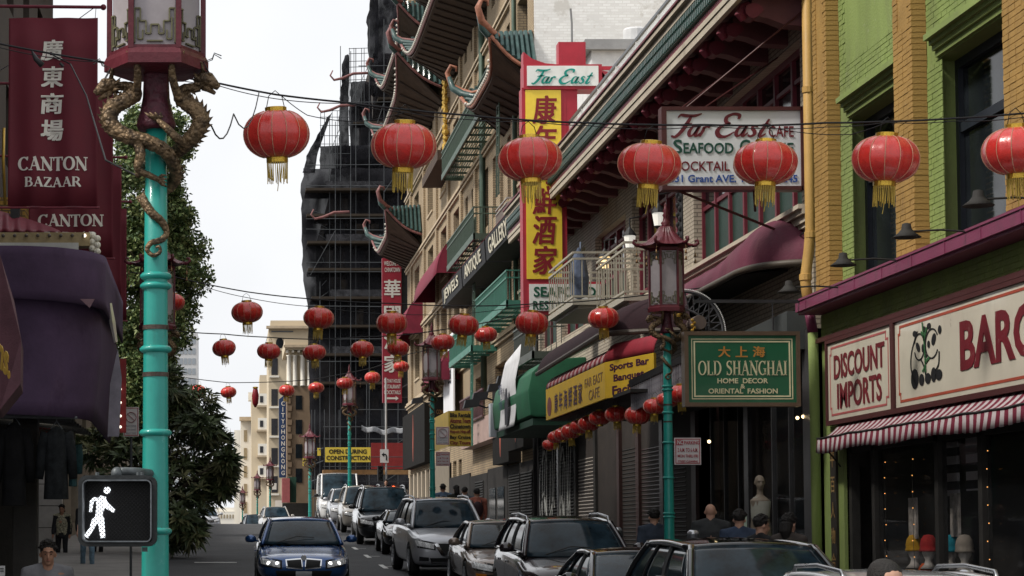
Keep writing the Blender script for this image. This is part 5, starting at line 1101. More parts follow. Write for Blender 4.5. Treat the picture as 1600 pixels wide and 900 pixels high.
vs_, f_ = disc2(0, 0, 1, 1, 14); a = aY(431, 545, 190); put_flat(hb, 'arched_window', vs_, f_, dark_glass, (a.x, 189.98, a.z), XU, ZU, .7, 1.0, .01)
cc_ = thing('classical_block', 'brown masonry block with cream columned top and dentil cornice', 'building', (5, 168, -2))
x0, x1, zt2 = block(cc_, 449, 560, 604, 168, far_br, dx=0); pxbox(cc_, 'upper_wall', far_cream, 452, 548, 560, 603.5, 168, .4, 10); pxbox(cc_, 'cornice', far_cream, 445, 530, 560, 547, 168, -.5, 10); pxbox(cc_, 'cornice', tan_s, 443, 540, 560, 544, 168, -.8, -.51)
for i in range(4): pxbox(cc_, 'dentil', far_white, 447 + i * 9, 547.5, 450.5 + i * 9, 551, 168, -.3, .3)
for px in (452, 461, 473, 484): a = aY(px, 603, 168); b = aY(px, 555, 168); MB().lathe([(.26, 0), (.2, .1), (.18, b.z - a.z - .1), (.26, b.z - a.z)], (a.x, 168.1, a.z), 10).build('column', far_white, cc_, smooth=True)
for i in range(14): pxbox(cc_, 'quoin', far_br, 448.5, 612 + i * 11, 456 - (i % 2) * 2, 620 + i * 11, 168, -.18, -.001)
for i in range(4): pxbox(cc_, 'window', dark_glass, 462, 618 + i * 38, 472, 640 + i * 38, 168, -.05, -.001)
wb2 = thing('cream_block', 'pale cream block with oriel bays near the vanishing end of the street', 'building', (2, 255, -8))
block(wb2, 393, 450, 622, 255, far_cream); block(wb2, 376, 393, 655, 262, far_white); pxbox(wb2, 'cornice', tan_s, 374, 652, 394, 658, 262, -1.2, -.001); pxbox(wb2, 'chimney', far_white, 388, 612, 396, 625, 258, 1, 3); block(wb2, 366, 377, 672, 275, far_white)
for py in (600, 638, 678, 712): pxbox(wb2, 'oriel', far_white, 403, py + 16, 421, py + 34, 255, -1.4, -.002); pxbox(wb2, 'oriel_sill', tan_s, 401, py + 34.3, 422, py + 37, 255, -1.7, -.002); pxbox(wb2, 'window', M('dark_far_window', 0), 406, py + 20, 411, py + 30, 255, -1.45, -1.405)
pxbox(wb2, 'upper_block', far_cream, 406, 585, 450, 621.5, 255, 1, 10)
for i in range(5): pxbox(wb2, 'window', M('far_tan_window', (.3, .24, .15), .7), 381, 672 + i * 28, 386, 690 + i * 28, 262, -.06, -.002)
ch_, x0, x1, z0, z1 = flatsign('vertical_blue_sign', 'tall navy sign CITY OF HONG KONG in white capitals', 'sign', 436, 624, 448, 746, 172, .6, M('navy_sign', (.02, .045, .12), .4, var=.1)); 
MB().prism([(x0, 172, z1), (x1, 172, z1), ((x0 + x1) / 2 + .1, 172, z1 + .35)], (0, .6, 0)).build('cap', M('navy_sign', 0), ch_)
yy = 627
for s_ in ('C', 'I', 'T', 'Y', 'OF', 'H', 'O', 'N', 'G', 'K', 'O', 'N', 'G'):
    h_ = 5 if s_ == 'OF' else 7; place_txt('t', ch_, s_, wl_, 439.5 if s_ != 'I' else 441.3, yy, 445 if s_ != 'I' else 442.5, yy + h_, 171.95, bold=.02); yy += h_ + 2.2
t = thing('cafe_box_sign', 'small dark blue box sign right of the vertical blue sign foot', 'sign', aY(454, 746, 171)); pxbox(t, 'board', M('navy_sign', 0), 448.3, 733, 460, 746, 171, 0, .4); place_txt('t', t, 'Gift', wl_, 450, 737, 459, 743, 170.98)
for i, (px0, py0, px1, py1, mt, lb) in enumerate(((441, 748, 452, 785, M('pink_awning_far', (.35, .1, .1), .7), 'striped pink side of a far shop awning'), (451, 746, 462, 785, M('far_green_canvas', (.02, .06, .04), .7), 'dark green far shop awning below the blue sign'), (430, 782, 441, 796, far_white, 'small white notice on the far pavement'), (425, 755, 432, 765, far_white, 'small white parking notice beside a far lamp'))):
    tag(MB().box(tuple(aY(px0, py1, 160 + i)), tuple(aY(px1, py0, 161.5 + i if i < 2 else 160.1 + i))).build('shop_awning' if i < 2 else 'notice', mt), lb, 'awning' if i < 2 else 'sign')
t = thing('far_shopfront', 'dark far shop front behind the parked cars at the crest', 'shop', (4, 166, 0)); pxbox(t, 'shop_front', shop_dark, 441, 786, 485, 830, 163, 0, 3)
# glass tower and dome on the skyline
tw = thing('office_tower', 'pale glass office tower on the skyline behind the tree', 'building', (-14, 600, -20))
tg = M('tower_concrete', (.5, .5, .5), .6, var=.05); tgl = M('tower_glass', (.28, .31, .34), .2, var=.2, scale=.1)
a = aY(262, 850, 600); b = aY(309, 521, 600); MB().box((a.x, 600, -20), (b.x, 615, b.z)).build('wall', tg, tw)
m0 = None
for i in range(22):
    for j in range(7):
        z = b.z - 3 - i * 2.9; x = b.x - 1.1 - j * 1.2
        if m0 is None: m0 = MB().box((-.45, -.1, 0), (.45, -.005, 1.7)).build('window', tgl, tw, local=True); c = m0
        else: c = m0.copy(); col.objects.link(c)
        c.location = V((x, 600, z)) - ORG[tw.name]
dm = thing('domed_hall', 'low pale hall on the skyline beyond the crest', 'building', (-2, 420, -15)); block(dm, 328, 376, 800, 420, far_white); pxbox(dm, 'parapet', far_white, 334, 793, 372, 799.5, 420, 1, 6)
for i in range(9): pxbox(dm, 'window', M('far_tan_window', 0), 331 + i * 4.6, 804, 333 + i * 4.6, 810, 420, -.1, -.002)
# ================================================================== LEFT SIDE
dkb = M('dark_brown_facade', (.045, .035, .028), .75, var=.35, scale=.7)
lb = thing('left_building', 'dark brown left-hand building with projecting eave at the top', 'building', (-5.6, 40, g(40)))
holes = [(y, y + 1.6, E + z, E + z + 2) for z in (5, 9, 13) for y in range(15, 62, 4)] + [(a, a + 3.2, g(a + 2) + .5, E + 1.6) for a in (14, 18, 22, 33, 38, 43, 48, 53, 58)]
m = MB(); wall_holes(m, -6.0, -5.6, 13, 64, g(14) - .3, E + 17, holes); m.box((-14, 13, E - 2), (-6, 13.4, E + 17)); m.box((-14, 63.6, E - 2), (-6, 64, E + 17)); m.build('wall', dkb, lb)
MB().box((-6.4, 13.4, E - 2), (-6.3, 63.6, E + 17)).build('back_wall', shop_dark, lb)
for z in (5, 9, 13):
    for y in range(15, 62, 4): MB().box((-5.9, y, E + z), (-5.88, y + 1.6, E + z + 2)).build('window', dark_glass, lb)
for a in (14, 18, 22, 33, 38, 43, 48, 53, 58): MB().box((-5.9, a, g(a + 2) + .5), (-5.88, a + 3.2, E + 1.6)).build('shop_window', clearg, lb)
MB().box((-6, 14, E + 16.9), (-4.7, 65, E + 17.3)).build('eave', M('tan_eave', (.14, .09, .05), .7, var=.2), lb); MB().box((-4.72, 13.9, E + 17.05), (-4.5, 65.1, E + 17.5)).build('gutter', dkb, lb)
m = MB()
for y in range(15, 65, 1): m.box((-4.6, y, E + 16.75), (-5.6, y + .18, E + 16.9))
m.build('eave_rafters', dkb, lb, kind='stuff')
l2 = thing('low_left_building', 'lower left-hand building beyond the banners, behind the street trees', 'building', (-5.6, 85, g(85)))
m = MB(); wall_holes(m, -6, -5.6, 64.1, 112, g(66) - .5, E + 7, [(y, y + 2, E + 3.5, E + 5.5) for y in range(67, 110, 5)] + [(y, y + 3, g(y) + .6, E + 2.2) for y in range(66, 108, 6)]); m.box((-14, 64.1, E - 2), (-6.001, 112, E + 7)); m.build('wall', M('left_tan_stucco', (.2, .17, .13), .8, var=.2), l2)
# white tiled pier and dark posts by the shop
wp = thing('white_pier', 'white panelled shop pier behind the woman in the patterned top', 'pier', (-5, 60, g(60)))
for k in range(5): MB().box((-5.75, 60.2, g(60) + .13 + k * .62), (-4.95, 60.6, g(60) + .13 + k * .62 + .6)).build('panel', M('white_pier_paint', (.32, .3, .28), .6, var=.15), wp)
MB().box((-5.75, 60.3, g(60)), (-5.0, 60.62, g(60) + 3.3)).build('core', dkb, wp)
for i, (px, Y, wd) in enumerate(((8, 33, .5), (38, 30, .35))):
    a = aY(px, 860, Y); tag(MB().box((a.x - wd / 2, Y, g(Y)), (a.x + wd / 2, Y + .3, E + 1.75)).build('awning_post', shop_dark, bevel=.02), ('dark wide post at the far left under the purple canopy', 'dark post between the hanging jackets and the white pier')[i], 'post')
tag(MB().box((-5.5, 34, g(34)), (-4.2, 35, E + .4)).build('market_cabinet', shop_dark, bevel=.02), 'black cabinet in shadow under the purple canopy', 'cabinet')
# banners
ban_m = M('dark_red_banner', (.135, .018, .03), .7, var=.12, scale=1.2, bump=.05); ban_w = M('banner_white_print', (.74, .7, .64), .6, var=.04)
def banner(px0, py0, px1, py1, Y, label, text=True, rodY=0):
    a = aY(px0, py1, Y); b = aY(px1, py0, Y); W, H = b.x - a.x, b.z - a.z; t = thing('banner', label, 'banner', (a.x, Y, a.z), group='red banners hung from the left building')
    wv_ = lambda u, v: .05 * math.sin(u * 15 + 1.3 * v) * (.35 + .65 * (1 - v)) * .8
    MB().sheet(lambda u, v: (a.x + W * u, Y + wv_(u, v), a.z + H * v), 40, 6, (0, .008, 0)).build('cloth', ban_m, t, smooth=True)
    m = MB(); m.tube([(-5.6, Y, b.z + .18), (b.x + .06, Y, b.z + .14)], .022, 8); m.ball((b.x + .07, Y, b.z + .14), .04, 8); m.build('top_rod', maroon, t)
    m = MB(); m.tube([(a.x - .1, Y, a.z - .02), (b.x + .03, Y, a.z - .02)], .015, 8); m.build('bottom_rod', maroon, t)
    MB().tube([(a.x + W * .97, Y, b.z), (a.x + W * .98, Y - .01, b.z + .15)], .004, 5).build('tie', black_m, t)
    if text:
        def wrap(o):      # lay the print on the cloth
            if o is None: return
            for v_ in o.data.vertices:
                x = v_.co.x + ORG[t.name].x; z = v_.co.z + ORG[t.name].z; v_.co.y += wv_((x - a.x) / W, (z - a.z) / H)
        for i, ch in enumerate('廣東商場'): wrap(letters(t, ch, ban_w, (a.x + W * (.365 if i else .36), Y - .006, a.z + H * (.772 - i * .142)), XU, ZU, W * .255, H * .112, .045, .06))
        wrap(serif(t, 'CANTON', ban_w, (a.x + W * .11, Y - .006, a.z + H * .185), XU, ZU, W * .78, H * .078, fat=1.35)); wrap(serif(t, 'BAZAAR', ban_w, (a.x + W * .19, Y - .006, a.z + H * .1), XU, ZU, W * .63, H * .055, fat=1.25))
    return t
banner(12, 28, 153, 322, 27, 'largest dark red CANTON BAZAAR banner with white Chinese characters, nearest the lamp post')
banner(44, 146, 177, 402, 32.5, 'second CANTON BAZAAR banner, half hidden behind the nearest one')
banner(66, 258, 190, 470, 37.5, 'third red banner, only its right edge showing by the tree', False)
banner(90, 326, 198, 500, 42.5, 'fourth red banner, low behind the purple canopy corner', False)
m = MB(); m.tube([aY(0, 110, 27.5), aY(75, 64, 27.2), aY(150, 10, 27)], .006, 4); tag(m.build('guy_wire', wm), 'thin guy wire crossing the largest red banner', 'wire')
# purple canopy: upper band and lower body
pc = thing('purple_canopy', 'purple fabric canopy with deep rounded band over the left shop', 'awning', (-3.5, 30, E + 1.5))
pur = M('purple_canvas', (.082, .05, .1), .85, var=.22, scale=1.6, bump=.15, bscale=18)
wear(pur, (.15, .09, .12), 1.5, .6, .8, .6, 3); wear(pur, (.04, .02, .05), 3, .55, .7, .5, 2)
def plan(s, r=.95, x1=-1.82, y0=28.6, y1=34, xl=-5.6):   # path: front edge left to right, rounded corner, back along the side
    L1 = (x1 - r) - xl; L2 = math.pi / 2 * r; L3 = y1 - (y0 + r); s *= L1 + L2 + L3
    if s < L1: return xl + s, y0
    s -= L1
    if s < L2: th = s / r; return x1 - r + r * math.sin(th), y0 + r - r * math.cos(th)
    return x1, y0 + r + (s - L2)
def band(u, v):
    x, y = plan(u); z0_, z1_ = E + 3.24 - .16 * u + .04 * math.sin(u * 9), E + 3.93 - .18 * max(0, u - .3) * 1.4 ; return (x, y - .1 * math.sin(v * math.pi) * .5, z0_ + (z1_ - z0_) * v - .0)
MB().sheet(band, 80, 6, (-.03, .03, 0)).build('upper_band', pur, pc, smooth=True)
def body(u, v):
    x, y = plan(u, 1.0, -2.02 + .12 * math.sin(v * 2.5), 28.9, 34); return (x, y, E + 1.72 - .25 * u + (E + 3.6 - E - 1.72) * v + .05 * math.sin(v * 6) * math.sin(u * 14))
MB().sheet(body, 80, 8, (-.03, .03, 0)).build('lower_body', pur, pc, smooth=True)
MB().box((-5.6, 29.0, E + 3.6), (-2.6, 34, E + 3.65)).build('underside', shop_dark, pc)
m = MB()
for i in range(9): m.bar((-5.5, 29.5 + i * .5, E + 1.95), (-2.3, 29.5 + i * .5, E + 1.6), .05)
m.build('frame_bars', M('dim_grey_bar', (.06, .06, .06), .6), pc, kind='stuff')
m = MB(); a = aY(125, 467, 28.5); m.prism([aY(125, 467, 28.5), aY(148, 467, 28.5), aY(140, 481, 28.48)], (0, .02, 0)); m.build('loose_flap', M('pink_grey_cloth', (.2, .12, .14), .8), pc)
t = thing('metal_side_panel', 'bent bright metal strip and grey panel on the purple canopy end', 'panel', aY(180, 600, 31)); MB().tube([aY(172, 474, 30.5), aY(176, 505, 30.5), aY(181, 535, 30.5)], [.03, .05, .03], 6).build('bright_strip', M('bright_metal', (.75, .72, .66), .3, metal=.6), t)
m = MB(); m.prism([aY(172, 600, 32), aY(184, 545, 32), aY(190, 590, 32), aY(186, 682, 32), aY(168, 682, 32)], (0, .05, 0)); m.build('grey_panel', M('grey_panel', (.25, .23, .28), .5, var=.3), t)
rs = thing('bulb_strip', 'red strip of round white bulbs beside the grey panel', 'sign', aY(191, 680, 33)); a = aY(187, 676, 33); b = aY(197, 560, 33); MB().box((a.x, 33, a.z), (b.x, 33.1, b.z)).build('strip', M('strip_red', (.3, .03, .03), .5), rs)
for y in (608, 629, 650, 667): MB().ball(aY(188, y, 32.95), .022, 8).build('bulb', M('white_bulb', (1, .9, .75), .4, emit=1.3, bump=0, var=0), rs)
# theatre-like marquee behind the band
mq = thing('marquee', 'cream marquee strip studded with bulbs above the purple canopy', 'marquee', (-3, 29.5, E + 4.3)); a = aY(-20, 384, 29.4); b = aY(140, 363, 29.4)
MB().box((a.x, 29.4, a.z), (b.x, 29.7, b.z)).build('board', M('aged_cream_paint', (.4, .31, .17), .6, var=.25, scale=6), mq); MB().box((a.x, 29.37, a.z - .09), (aY(123, 384, 29.4).x, 29.39, a.z + .04)).build('light_panel', M('white_light_panel', (.6, .6, .58), .5), mq)
for i in range(9): MB().ball(aY(5 + i * 18 if i < 8 else 132, 368, 29.36), .026, 8).build('bulb', M('tin_bulb', (.12, .1, .09), .35) if i < 8 else M('white_bulb', 0), mq)
for i in range(6): MB().ball(aY(144 + (i % 2) * 8, 368 + i * 5, 29.5), .05, 8).build('bulb', M('milk_bulb', (.75, .72, .62), .3), mq)
rc = thing('ribbed_red_canopy', 'maroon ribbed fabric roof above the marquee', 'awning', (-4.5, 31, E + 4.6)); m = MB()
m.sheet(lambda u, v: aY(-20 + 115 * u, 362 - (38 * (1 - u) ** .8) * v, 30 + 1.2 * v + .08 * math.sin(u * 40)), 40, 5, (0, .02, 0)); m.build('canopy', maroon, rc, smooth=True)
yl = thing('ochre_brick_pier', 'ochre brick pier glimpsed above the marquee at the left', 'pier', aY(25, 350, 30.8)); MB().box(tuple(aY(-10, 362, 31.6)), tuple(aY(45, 318, 32.2))).build('pier', M('left_ochre_brick', (.35, .2, .04), .8, brick=(.2, .08, (.1, .06, .03))), yl)
fl = thing('floodlight', 'black floodlight on the ochre pier above the marquee', 'lamp', aY(25, 333, 30.5)); MB().box(tuple(aY(16, 342, 31)), tuple(aY(32, 325, 31.2))).build('housing', black_m, fl)
# gold scroll ironwork low at the far left edge
m = MB(); m.tube([aY(6, 200, 28), aY(5, 250, 28), aY(8, 320, 28)], .02, 8); tag(m.build('brass_rod', M('gold_paint', 0), smooth=True), 'thin brass rod hanging at the left edge beside the banner', 'rod')
# nearest maroon canopy with slanting gold letters
mc = thing('maroon_canopy', 'slanted maroon canopy edge with gold lettering at the far left edge', 'awning', (-2.4, 20, E + 1.5))
m = MB(); m.prism([aY(-30, 380, 20), aY(0, 398, 20), aY(22, 470, 19.5), aY(33, 530, 19), aY(32, 600, 18.7), aY(0, 640, 18.6), aY(-30, 650, 18.6)], (-.1, 1.2, 0)); m.build('canopy', M('plum_brown_canvas', (.085, .035, .045), .7, var=.25), mc)
o_ = aY(-42, 535, 18.45); u_ = aY(18, 558, 18.3) - aY(-42, 490, 18.45); letters(mc, 'ons.', M('gold_paint', 0), aY(-14, 560, 18.4), u_, ZU, u_.length * .5, .22, .03, .3, thick=.02)
# shop interior: sign, tube lights, jackets
t = thing('hanging_shop_sign', 'dim cream sign with red capitals behind the hanging jackets', 'sign', aY(85, 690, 33)); MB().box(tuple(aY(40, 715, 33)), tuple(aY(118, 655, 33.1))).build('board', M('dim_cream', (.12, .11, .085), .7, var=.2), t); place_txt('t', t, 'MODERN', M('dull_red', (.14, .02, .02), .6), 45, 659, 84, 671, 32.98, bold=.03); place_txt('t', t, 'ART', M('dull_red', 0), 52, 674, 80, 688, 32.98, bold=.03)
tl = M('tube_light', (1, .93, .78), .4, emit=3.0, bump=0, var=0)
for i, (px, py, lbl) in enumerate(((22, 640, 'row of short fluorescent tubes at the left under the purple canopy'), (72, 655, 'pair of fluorescent tubes above the second jacket'))):
    t = thing('tube_lights', lbl, 'lamp', aY(px, py, 31.5), group='fluorescent lights under the purple canopy')
    for k in range(3 - i): a = aY(px - 6 + k * 7, py - 5, 31.5); MB().tube([a, a + V((.06, -.3, -.07))], .018, 6).build('tube', tl, t)
def jacket(px0, py0, px1, py1, Y, mat, label):
    a = aY(px0, py1, Y); b = aY(px1, py0, Y); cx = (a.x + b.x) / 2; W = (b.x - a.x) / 2; H = b.z - a.z
    t = thing('hanging_jacket', label, 'jacket', (cx, Y, b.z), group='jackets hanging outside the left shop')
    def ring(z, w_, d): return [(cx + w_ * math.cos(2 * math.pi * i / 20), Y + d * math.sin(2 * math.pi * i / 20) * (1 + .15 * math.sin(i * 3)), z) for i in range(20)]
    m = MB(); prof = [(0, .1, .06), (-.05, .35, .1), (-.1, .62, .13), (-.3, .62, .15), (-.6, .6, .15), (-1, .66, .17)]
    for r_, (dz, wf, d) in enumerate(prof): m.v += ring(b.z + dz * H, wf * W, d)
    for r_ in range(len(prof) - 1):
        for i in range(20): k = r_ * 20; m.f.append((k + i, k + (i + 1) % 20, k + 20 + (i + 1) % 20, k + 20 + i))
    m.build('body', mat, t, smooth=True)
    for s in (-1, 1): MB().tube([(cx + s * W * .5, Y, b.z - H * .08), (cx + s * W * .72, Y, b.z - H * .3), (cx + s * W * .9, Y - .03, b.z - H * .72)], [.09, .085, .06], 10).build('sleeve', mat, t, smooth=True)
    MB().tube([(cx - W * .3, Y, b.z - .03), (cx, Y, b.z + .08), (cx + W * .3, Y, b.z - .03)], .01, 6).build('hanger', wm, t); MB().tube([(cx, Y, b.z + .08), (cx, Y, b.z + .2)], .008, 6).build('hook', wm, t)
    return t
jk = M('black_cloth', (.010, .010, .011), .95, var=.4, scale=5, spec=.1)
jacket(-8, 660, 52, 790, 29.3, jk, 'long black jacket hanging at the far left edge'); jacket(58, 667, 118, 780, 29.3, M('dark_quilted_cloth', (.018, .02, .022), .9, var=.5, scale=8, spec=.1), 'dark quilted jacket hanging above the woman'); jacket(104, 690, 124, 760, 31, M('teal_cloth', (.02, .06, .07), .8, var=.6, scale=7), 'bright patterned garment behind the quilted jacket')
tag(MB().tube([(-5.6, 29.3, E + 1.66), (-2.2, 29.3, E + 1.62)], .02, 8).build('clothes_rail', wm), 'grey rail carrying the hanging jackets', 'rail')
t = thing('white_notice', 'small white notice at the lower left corner', 'notice', aY(3, 895, 24)); MB().box(tuple(aY(-5, 900, 24)), tuple(aY(8, 884, 24.03))).build('card', M('notice_white', (.5, .5, .5), .6), t); place_txt('t', t, '=', ink, 0, 888, 6, 893, 23.99)
# parking sign behind the post
def pole_sign(label, px0, py0, px1, py1, Y, lines, no_circle=False, post=None):
    t, x0, x1, z0, z1 = flatsign('parking_sign', label, 'sign', px0, py0, px1, py1, Y, .012, M('sign_white', (.55, .53, .53), .45, var=.05, bump=0), face='plate')
    rr = M('sign_red', (.33, .03, .04), .4)
    m = MB(); tt = .012; i_ = .015
    for bx_ in (((x0 + i_, z0 + i_), (x1 - i_, z0 + i_ + tt)), ((x0 + i_, z1 - i_ - tt), (x1 - i_, z1 - i_)), ((x0 + i_, z0 + i_ + tt), (x0 + i_ + tt, z1 - i_ - tt)), ((x1 - i_ - tt, z0 + i_ + tt), (x1 - i_, z1 - i_ - tt))): m.box((bx_[0][0], Y - .004, bx_[0][1]), (bx_[1][0], Y, bx_[1][1]))
    m.build('border_line', rr, t)
    if no_circle:
        cx, cz, r_ = (x0 + x1) / 2, z0 + (z1 - z0) * .65, (x1 - x0) * .33; c = [(cx + r_ * math.cos(i * .2618), Y - .005, cz + r_ * math.sin(i * .2618)) for i in range(25)]
        m = MB(); m.tube(c, .016, 4, squash=.3); m.bar(c[9], c[21], .03, .006); m.build('ban_ring', rr, t)
        for k in range(3): letters(t, ('BUS ZONE', 'TOW AWAY', 'ANY TIME')[k], M('sign_grey_print', (.25, .25, .28), .5), (x0 + .05, Y - .003, z0 + .04 + (2 - k) * .07), XU, ZU, x1 - x0 - .1, .04)
    else:
        W, H = x1 - x0, z1 - z0
        m = MB(); m.box((x0 + .03, Y - .005, z0 + H * .72), (x0 + W * .33, Y, z1 - .03)); m.build('red_block', rr, t); letters(t, 'NO', M('sign_white', 0), (x0 + .045, Y - .007, z0 + H * .75), XU, ZU, W * .24, H * .17, .02)
        letters(t, 'PARKING', rr, (x0 + W * .37, Y - .003, z0 + H * .75), XU, ZU, W * .57, H * .13, .02); letters(t, '2 A.M. TO 6 A.M.', rr, (x0 + W * .12, Y - .003, z0 + H * .47), XU, ZU, W * .76, H * .15, .01)
        letters(t, 'MON THRU FRI', rr, (x0 + W * .12, Y - .003, z0 + H * .26), XU, ZU, W * .76, H * .12, .01); letters(t, 'STREET CLEANING', rr, (x0 + W * .12, Y - .003, z0 + H * .08), XU, ZU, W * .76, H * .08, .02)
    return t
pole_sign('white prohibition sign with red ring behind the near lamp post', 193, 636, 217, 682, 40, None, True)
tag(MB().tube([aY(205, 682, 40.05), V((aY(205, 682, 40.05).x, 40.05, g(40) + .13))], .025, 8).build('sign_pole', steel), 'thin steel pole of the prohibition sign behind the shrub', 'pole')
pole_sign('NO PARKING street cleaning sign on the right-hand teal lamp post', 1054, 684, 1095, 726, 32.2, 1)
pole_sign('smaller NO PARKING sign on the second teal lamp post', 681, 706, 703, 728, 60.8, 1)
pole_sign('white prohibition sign with red ring on the second teal lamp post', 681, 667, 702, 695, 60.8, 1, True)
# ================================================================== TREES
bark = M('bark', (.07, .055, .04), .9, var=.3, scale=6, bump=.8, bscale=30)
def leaf_mat(nm, c, c2):
    m = M(nm, c, .45, var=.45, scale=1.3, bump=0); return m
def crown(t, name, mats, blobs, n, leaf, rnd, whorl=0, droop=0):
    rnd = random.Random(rnd); mbs = [MB() for _ in mats]
    for i in range(n):
        bx_, by, bz, rx, ry, rz_ = rnd.choice(blobs)
        while True:
            d = V((rnd.uniform(-1, 1), rnd.uniform(-1, 1), rnd.uniform(-1, 1)))
            if .3 < d.length < 1: break
        d = d.normalized() * (rnd.random() ** .35)
        c = V((bx_ + d.x * rx, by + d.y * ry, bz + d.z * rz_)); m = mbs[rnd.randrange(len(mats))]
        k = whorl or 3
        ax = V((rnd.gauss(0, 1), rnd.gauss(0, 1), rnd.gauss(.5, 1))).normalized() if not whorl else (d * .8 + V((0, 0, .55))).normalized()
        a = ax.orthogonal().normalized(); b = ax.cross(a)
        for j in range(k):
            th = 2 * math.pi * j / k + rnd.uniform(-.4, .4); L = leaf * rnd.uniform(.6, 1.2)
            dr = (a * math.cos(th) + b * math.sin(th)) * (.8 if whorl else .9) + ax * rnd.uniform(.15, .9); dr.normalize(); w_ = dr.cross(ax).normalized() * L * (.12 if whorl else .3)
            p0 = c + (V((rnd.uniform(-1, 1), rnd.uniform(-1, 1), rnd.uniform(-1, 1))) * leaf * (.7 if not whorl else .1))
            q0 = p0 + dr * L * .5; q1 = p0 + dr * L + V((0, 0, -L * .18 - droop)); kk = len(m.v)
            m.v += [tuple(p0), tuple(q0 - w_), tuple(q1), tuple(q0 + w_)]; m.f.append((kk, kk + 1, kk + 2, kk + 3))
    for m, mt in zip(mbs, mats): m.build(name, mt, t, kind='stuff', fixn=False)
lg = [M('leaf_green_mid', (.115, .17, .055), .5, var=.35, scale=1, bump=0), M('leaf_green_dark', (.05, .085, .03), .5, var=.35, scale=1, bump=0), M('leaf_green_light', (.22, .26, .1), .5, var=.3, scale=1, bump=0)]
ft = thing('ficus_tree', 'tall dense green street tree behind the near lamp post', 'tree', (-3.2, 76, g(76)))
MB().tube([(-3.2, 76, g(76)), (-3.25, 76, E + 2.5), (-3.0, 76, E + 5), (-2.9, 76, E + 9)], [.3, .24, .2, .12], 10).build('trunk', bark, ft, smooth=True)
m = MB()
for i in range(14): z = E + 3.5 + i * .75; a = i * 2.4; m.tube([(-3.05, 76, z), (-3.0 + math.cos(a) * .8, 76 + math.sin(a) * .8, z + .8), (-3 + math.cos(a) * 1.6, 76 + math.sin(a) * 1.6, z + 1.3)], [.1, .06, .025], 6)
m.build('limbs', bark, ft, kind='stuff')
rt = random.Random(11); blobs = []
for i in range(150):
    z = rt.uniform(3.4, 14.9); rr_w = (1.7 if z > 9 else 1.35 if z > 7 else .85) * (1 - max(0, z - 12.5) * .2)
    a = rt.uniform(0, 6.28); r_ = rr_w * math.sqrt(rt.random()); blobs.append((-3.05 - (.35 if z < 7 else 0) + r_ * math.cos(a), 76 + r_ * math.sin(a), E + z, rt.uniform(.45, .8), rt.uniform(.45, .8), rt.uniform(.4, .75)))
crown(ft, 'crown', lg, blobs, 34000, .17, 3)
ol = [M('shrub_leaf_dark', (.045, .065, .03), .4, var=.3, bump=0), M('shrub_leaf_mid', (.085, .115, .05), .4, var=.3, bump=0), M('shrub_leaf_brownish', (.15, .155, .075), .4, var=.3, bump=0)]
sh = thing('narrow_leaved_tree', 'bushy dark street tree with long narrow leaves beside the walk signal', 'tree', (-1.95, 57, g(57)))
MB().tube([(-1.95, 57, g(57)), (-2.0, 57, E + .4), (-1.9, 57, E + 2)], [.09, .07, .04], 8).build('trunk', bark, sh, smooth=True)
sc_ = 57 / 3300; blobs = []
for px, py, r in ((290, 700, 45), (330, 745, 30), (250, 740, 50), (300, 640, 40), (280, 800, 38), (200, 720, 45), (150, 700, 30), (350, 735, 16), (340, 690, 20), (310, 770, 32), (265, 650, 35), (180, 680, 35), (260, 600, 25), (235, 790, 40), (355, 720, 10), (268, 835, 22), (320, 665, 26), (300, 830, 20), (275, 625, 26), (345, 760, 16)):
    c = aY(px, py, 57); blobs.append((c.x, 57 + rt.uniform(-.8, .8), c.z, r * sc_, r * sc_ * 1.3, r * sc_ * .9))
m = MB()
for b in blobs: m.tube([(-1.92, 57, E + .9), ((b[0] - 1.9) / 2, (b[1] + 57) / 2, (b[2] + E + 1) / 2 + .1), b[:3]], [.04, .025, .012], 5)
m.build('limbs', bark, sh, kind='stuff')
crown(sh, 'crown', ol, blobs, 1250, .36, 8, whorl=9)
# ================================================================== DRAGON LAMP POSTS
teal_p = M('teal_gloss_paint', (.018, .25, .21), .38, var=.18, scale=3, bump=.12, bscale=20, coat=.25, streak=3)
lampred = M('lamp_red_paint', (.1, .016, .024), .4, var=.25, scale=6, bump=.2, bscale=30)
gold_d = M('aged_gold', (.15, .1, .055), .5, metal=.45, var=.7, scale=14, bump=0)
N = gold_d.node_tree.nodes; L_n = gold_d.node_tree.links
vo = N.new('ShaderNodeTexVoronoi'); vo.inputs['Scale'].default_value = 42; tcx = N.new('ShaderNodeTexCoord'); bpn = N.new('ShaderNodeBump'); bpn.inputs['Strength'].default_value = 1; bpn.inputs['Distance'].default_value = .012; bpn.invert = True
L_n.new(tcx.outputs['Object'], vo.inputs['Vector']); L_n.new(vo.outputs['Distance'], bpn.inputs['Height']); L_n.new(bpn.outputs[0], N['Principled BSDF'].inputs['Normal'])
frost = M('frosted_lamp_glass', (.3, .27, .28), .5, var=.15, scale=4, bump=.03); olive = M('olive_fretwork', (.12, .11, .06), .6, var=.3)
def frame2(sc2, ox, oz): return lambda px, py: (ox + (px - 247) / sc2 * .9, oz + (195 - py) / sc2)
wear(teal_p, (.02, .12, .1), 4, .54, .72, .75, 5); wear(teal_p, (.09, .045, .02), 16, .66, .7, .9); wear(teal_p, (.1, .36, .32), 9, .64, .7, .5); wear(lampred, (.05, .01, .015), 8, .52, .7, .7); wear(gold_d, (.035, .025, .018), 18, .48, .62, .8)
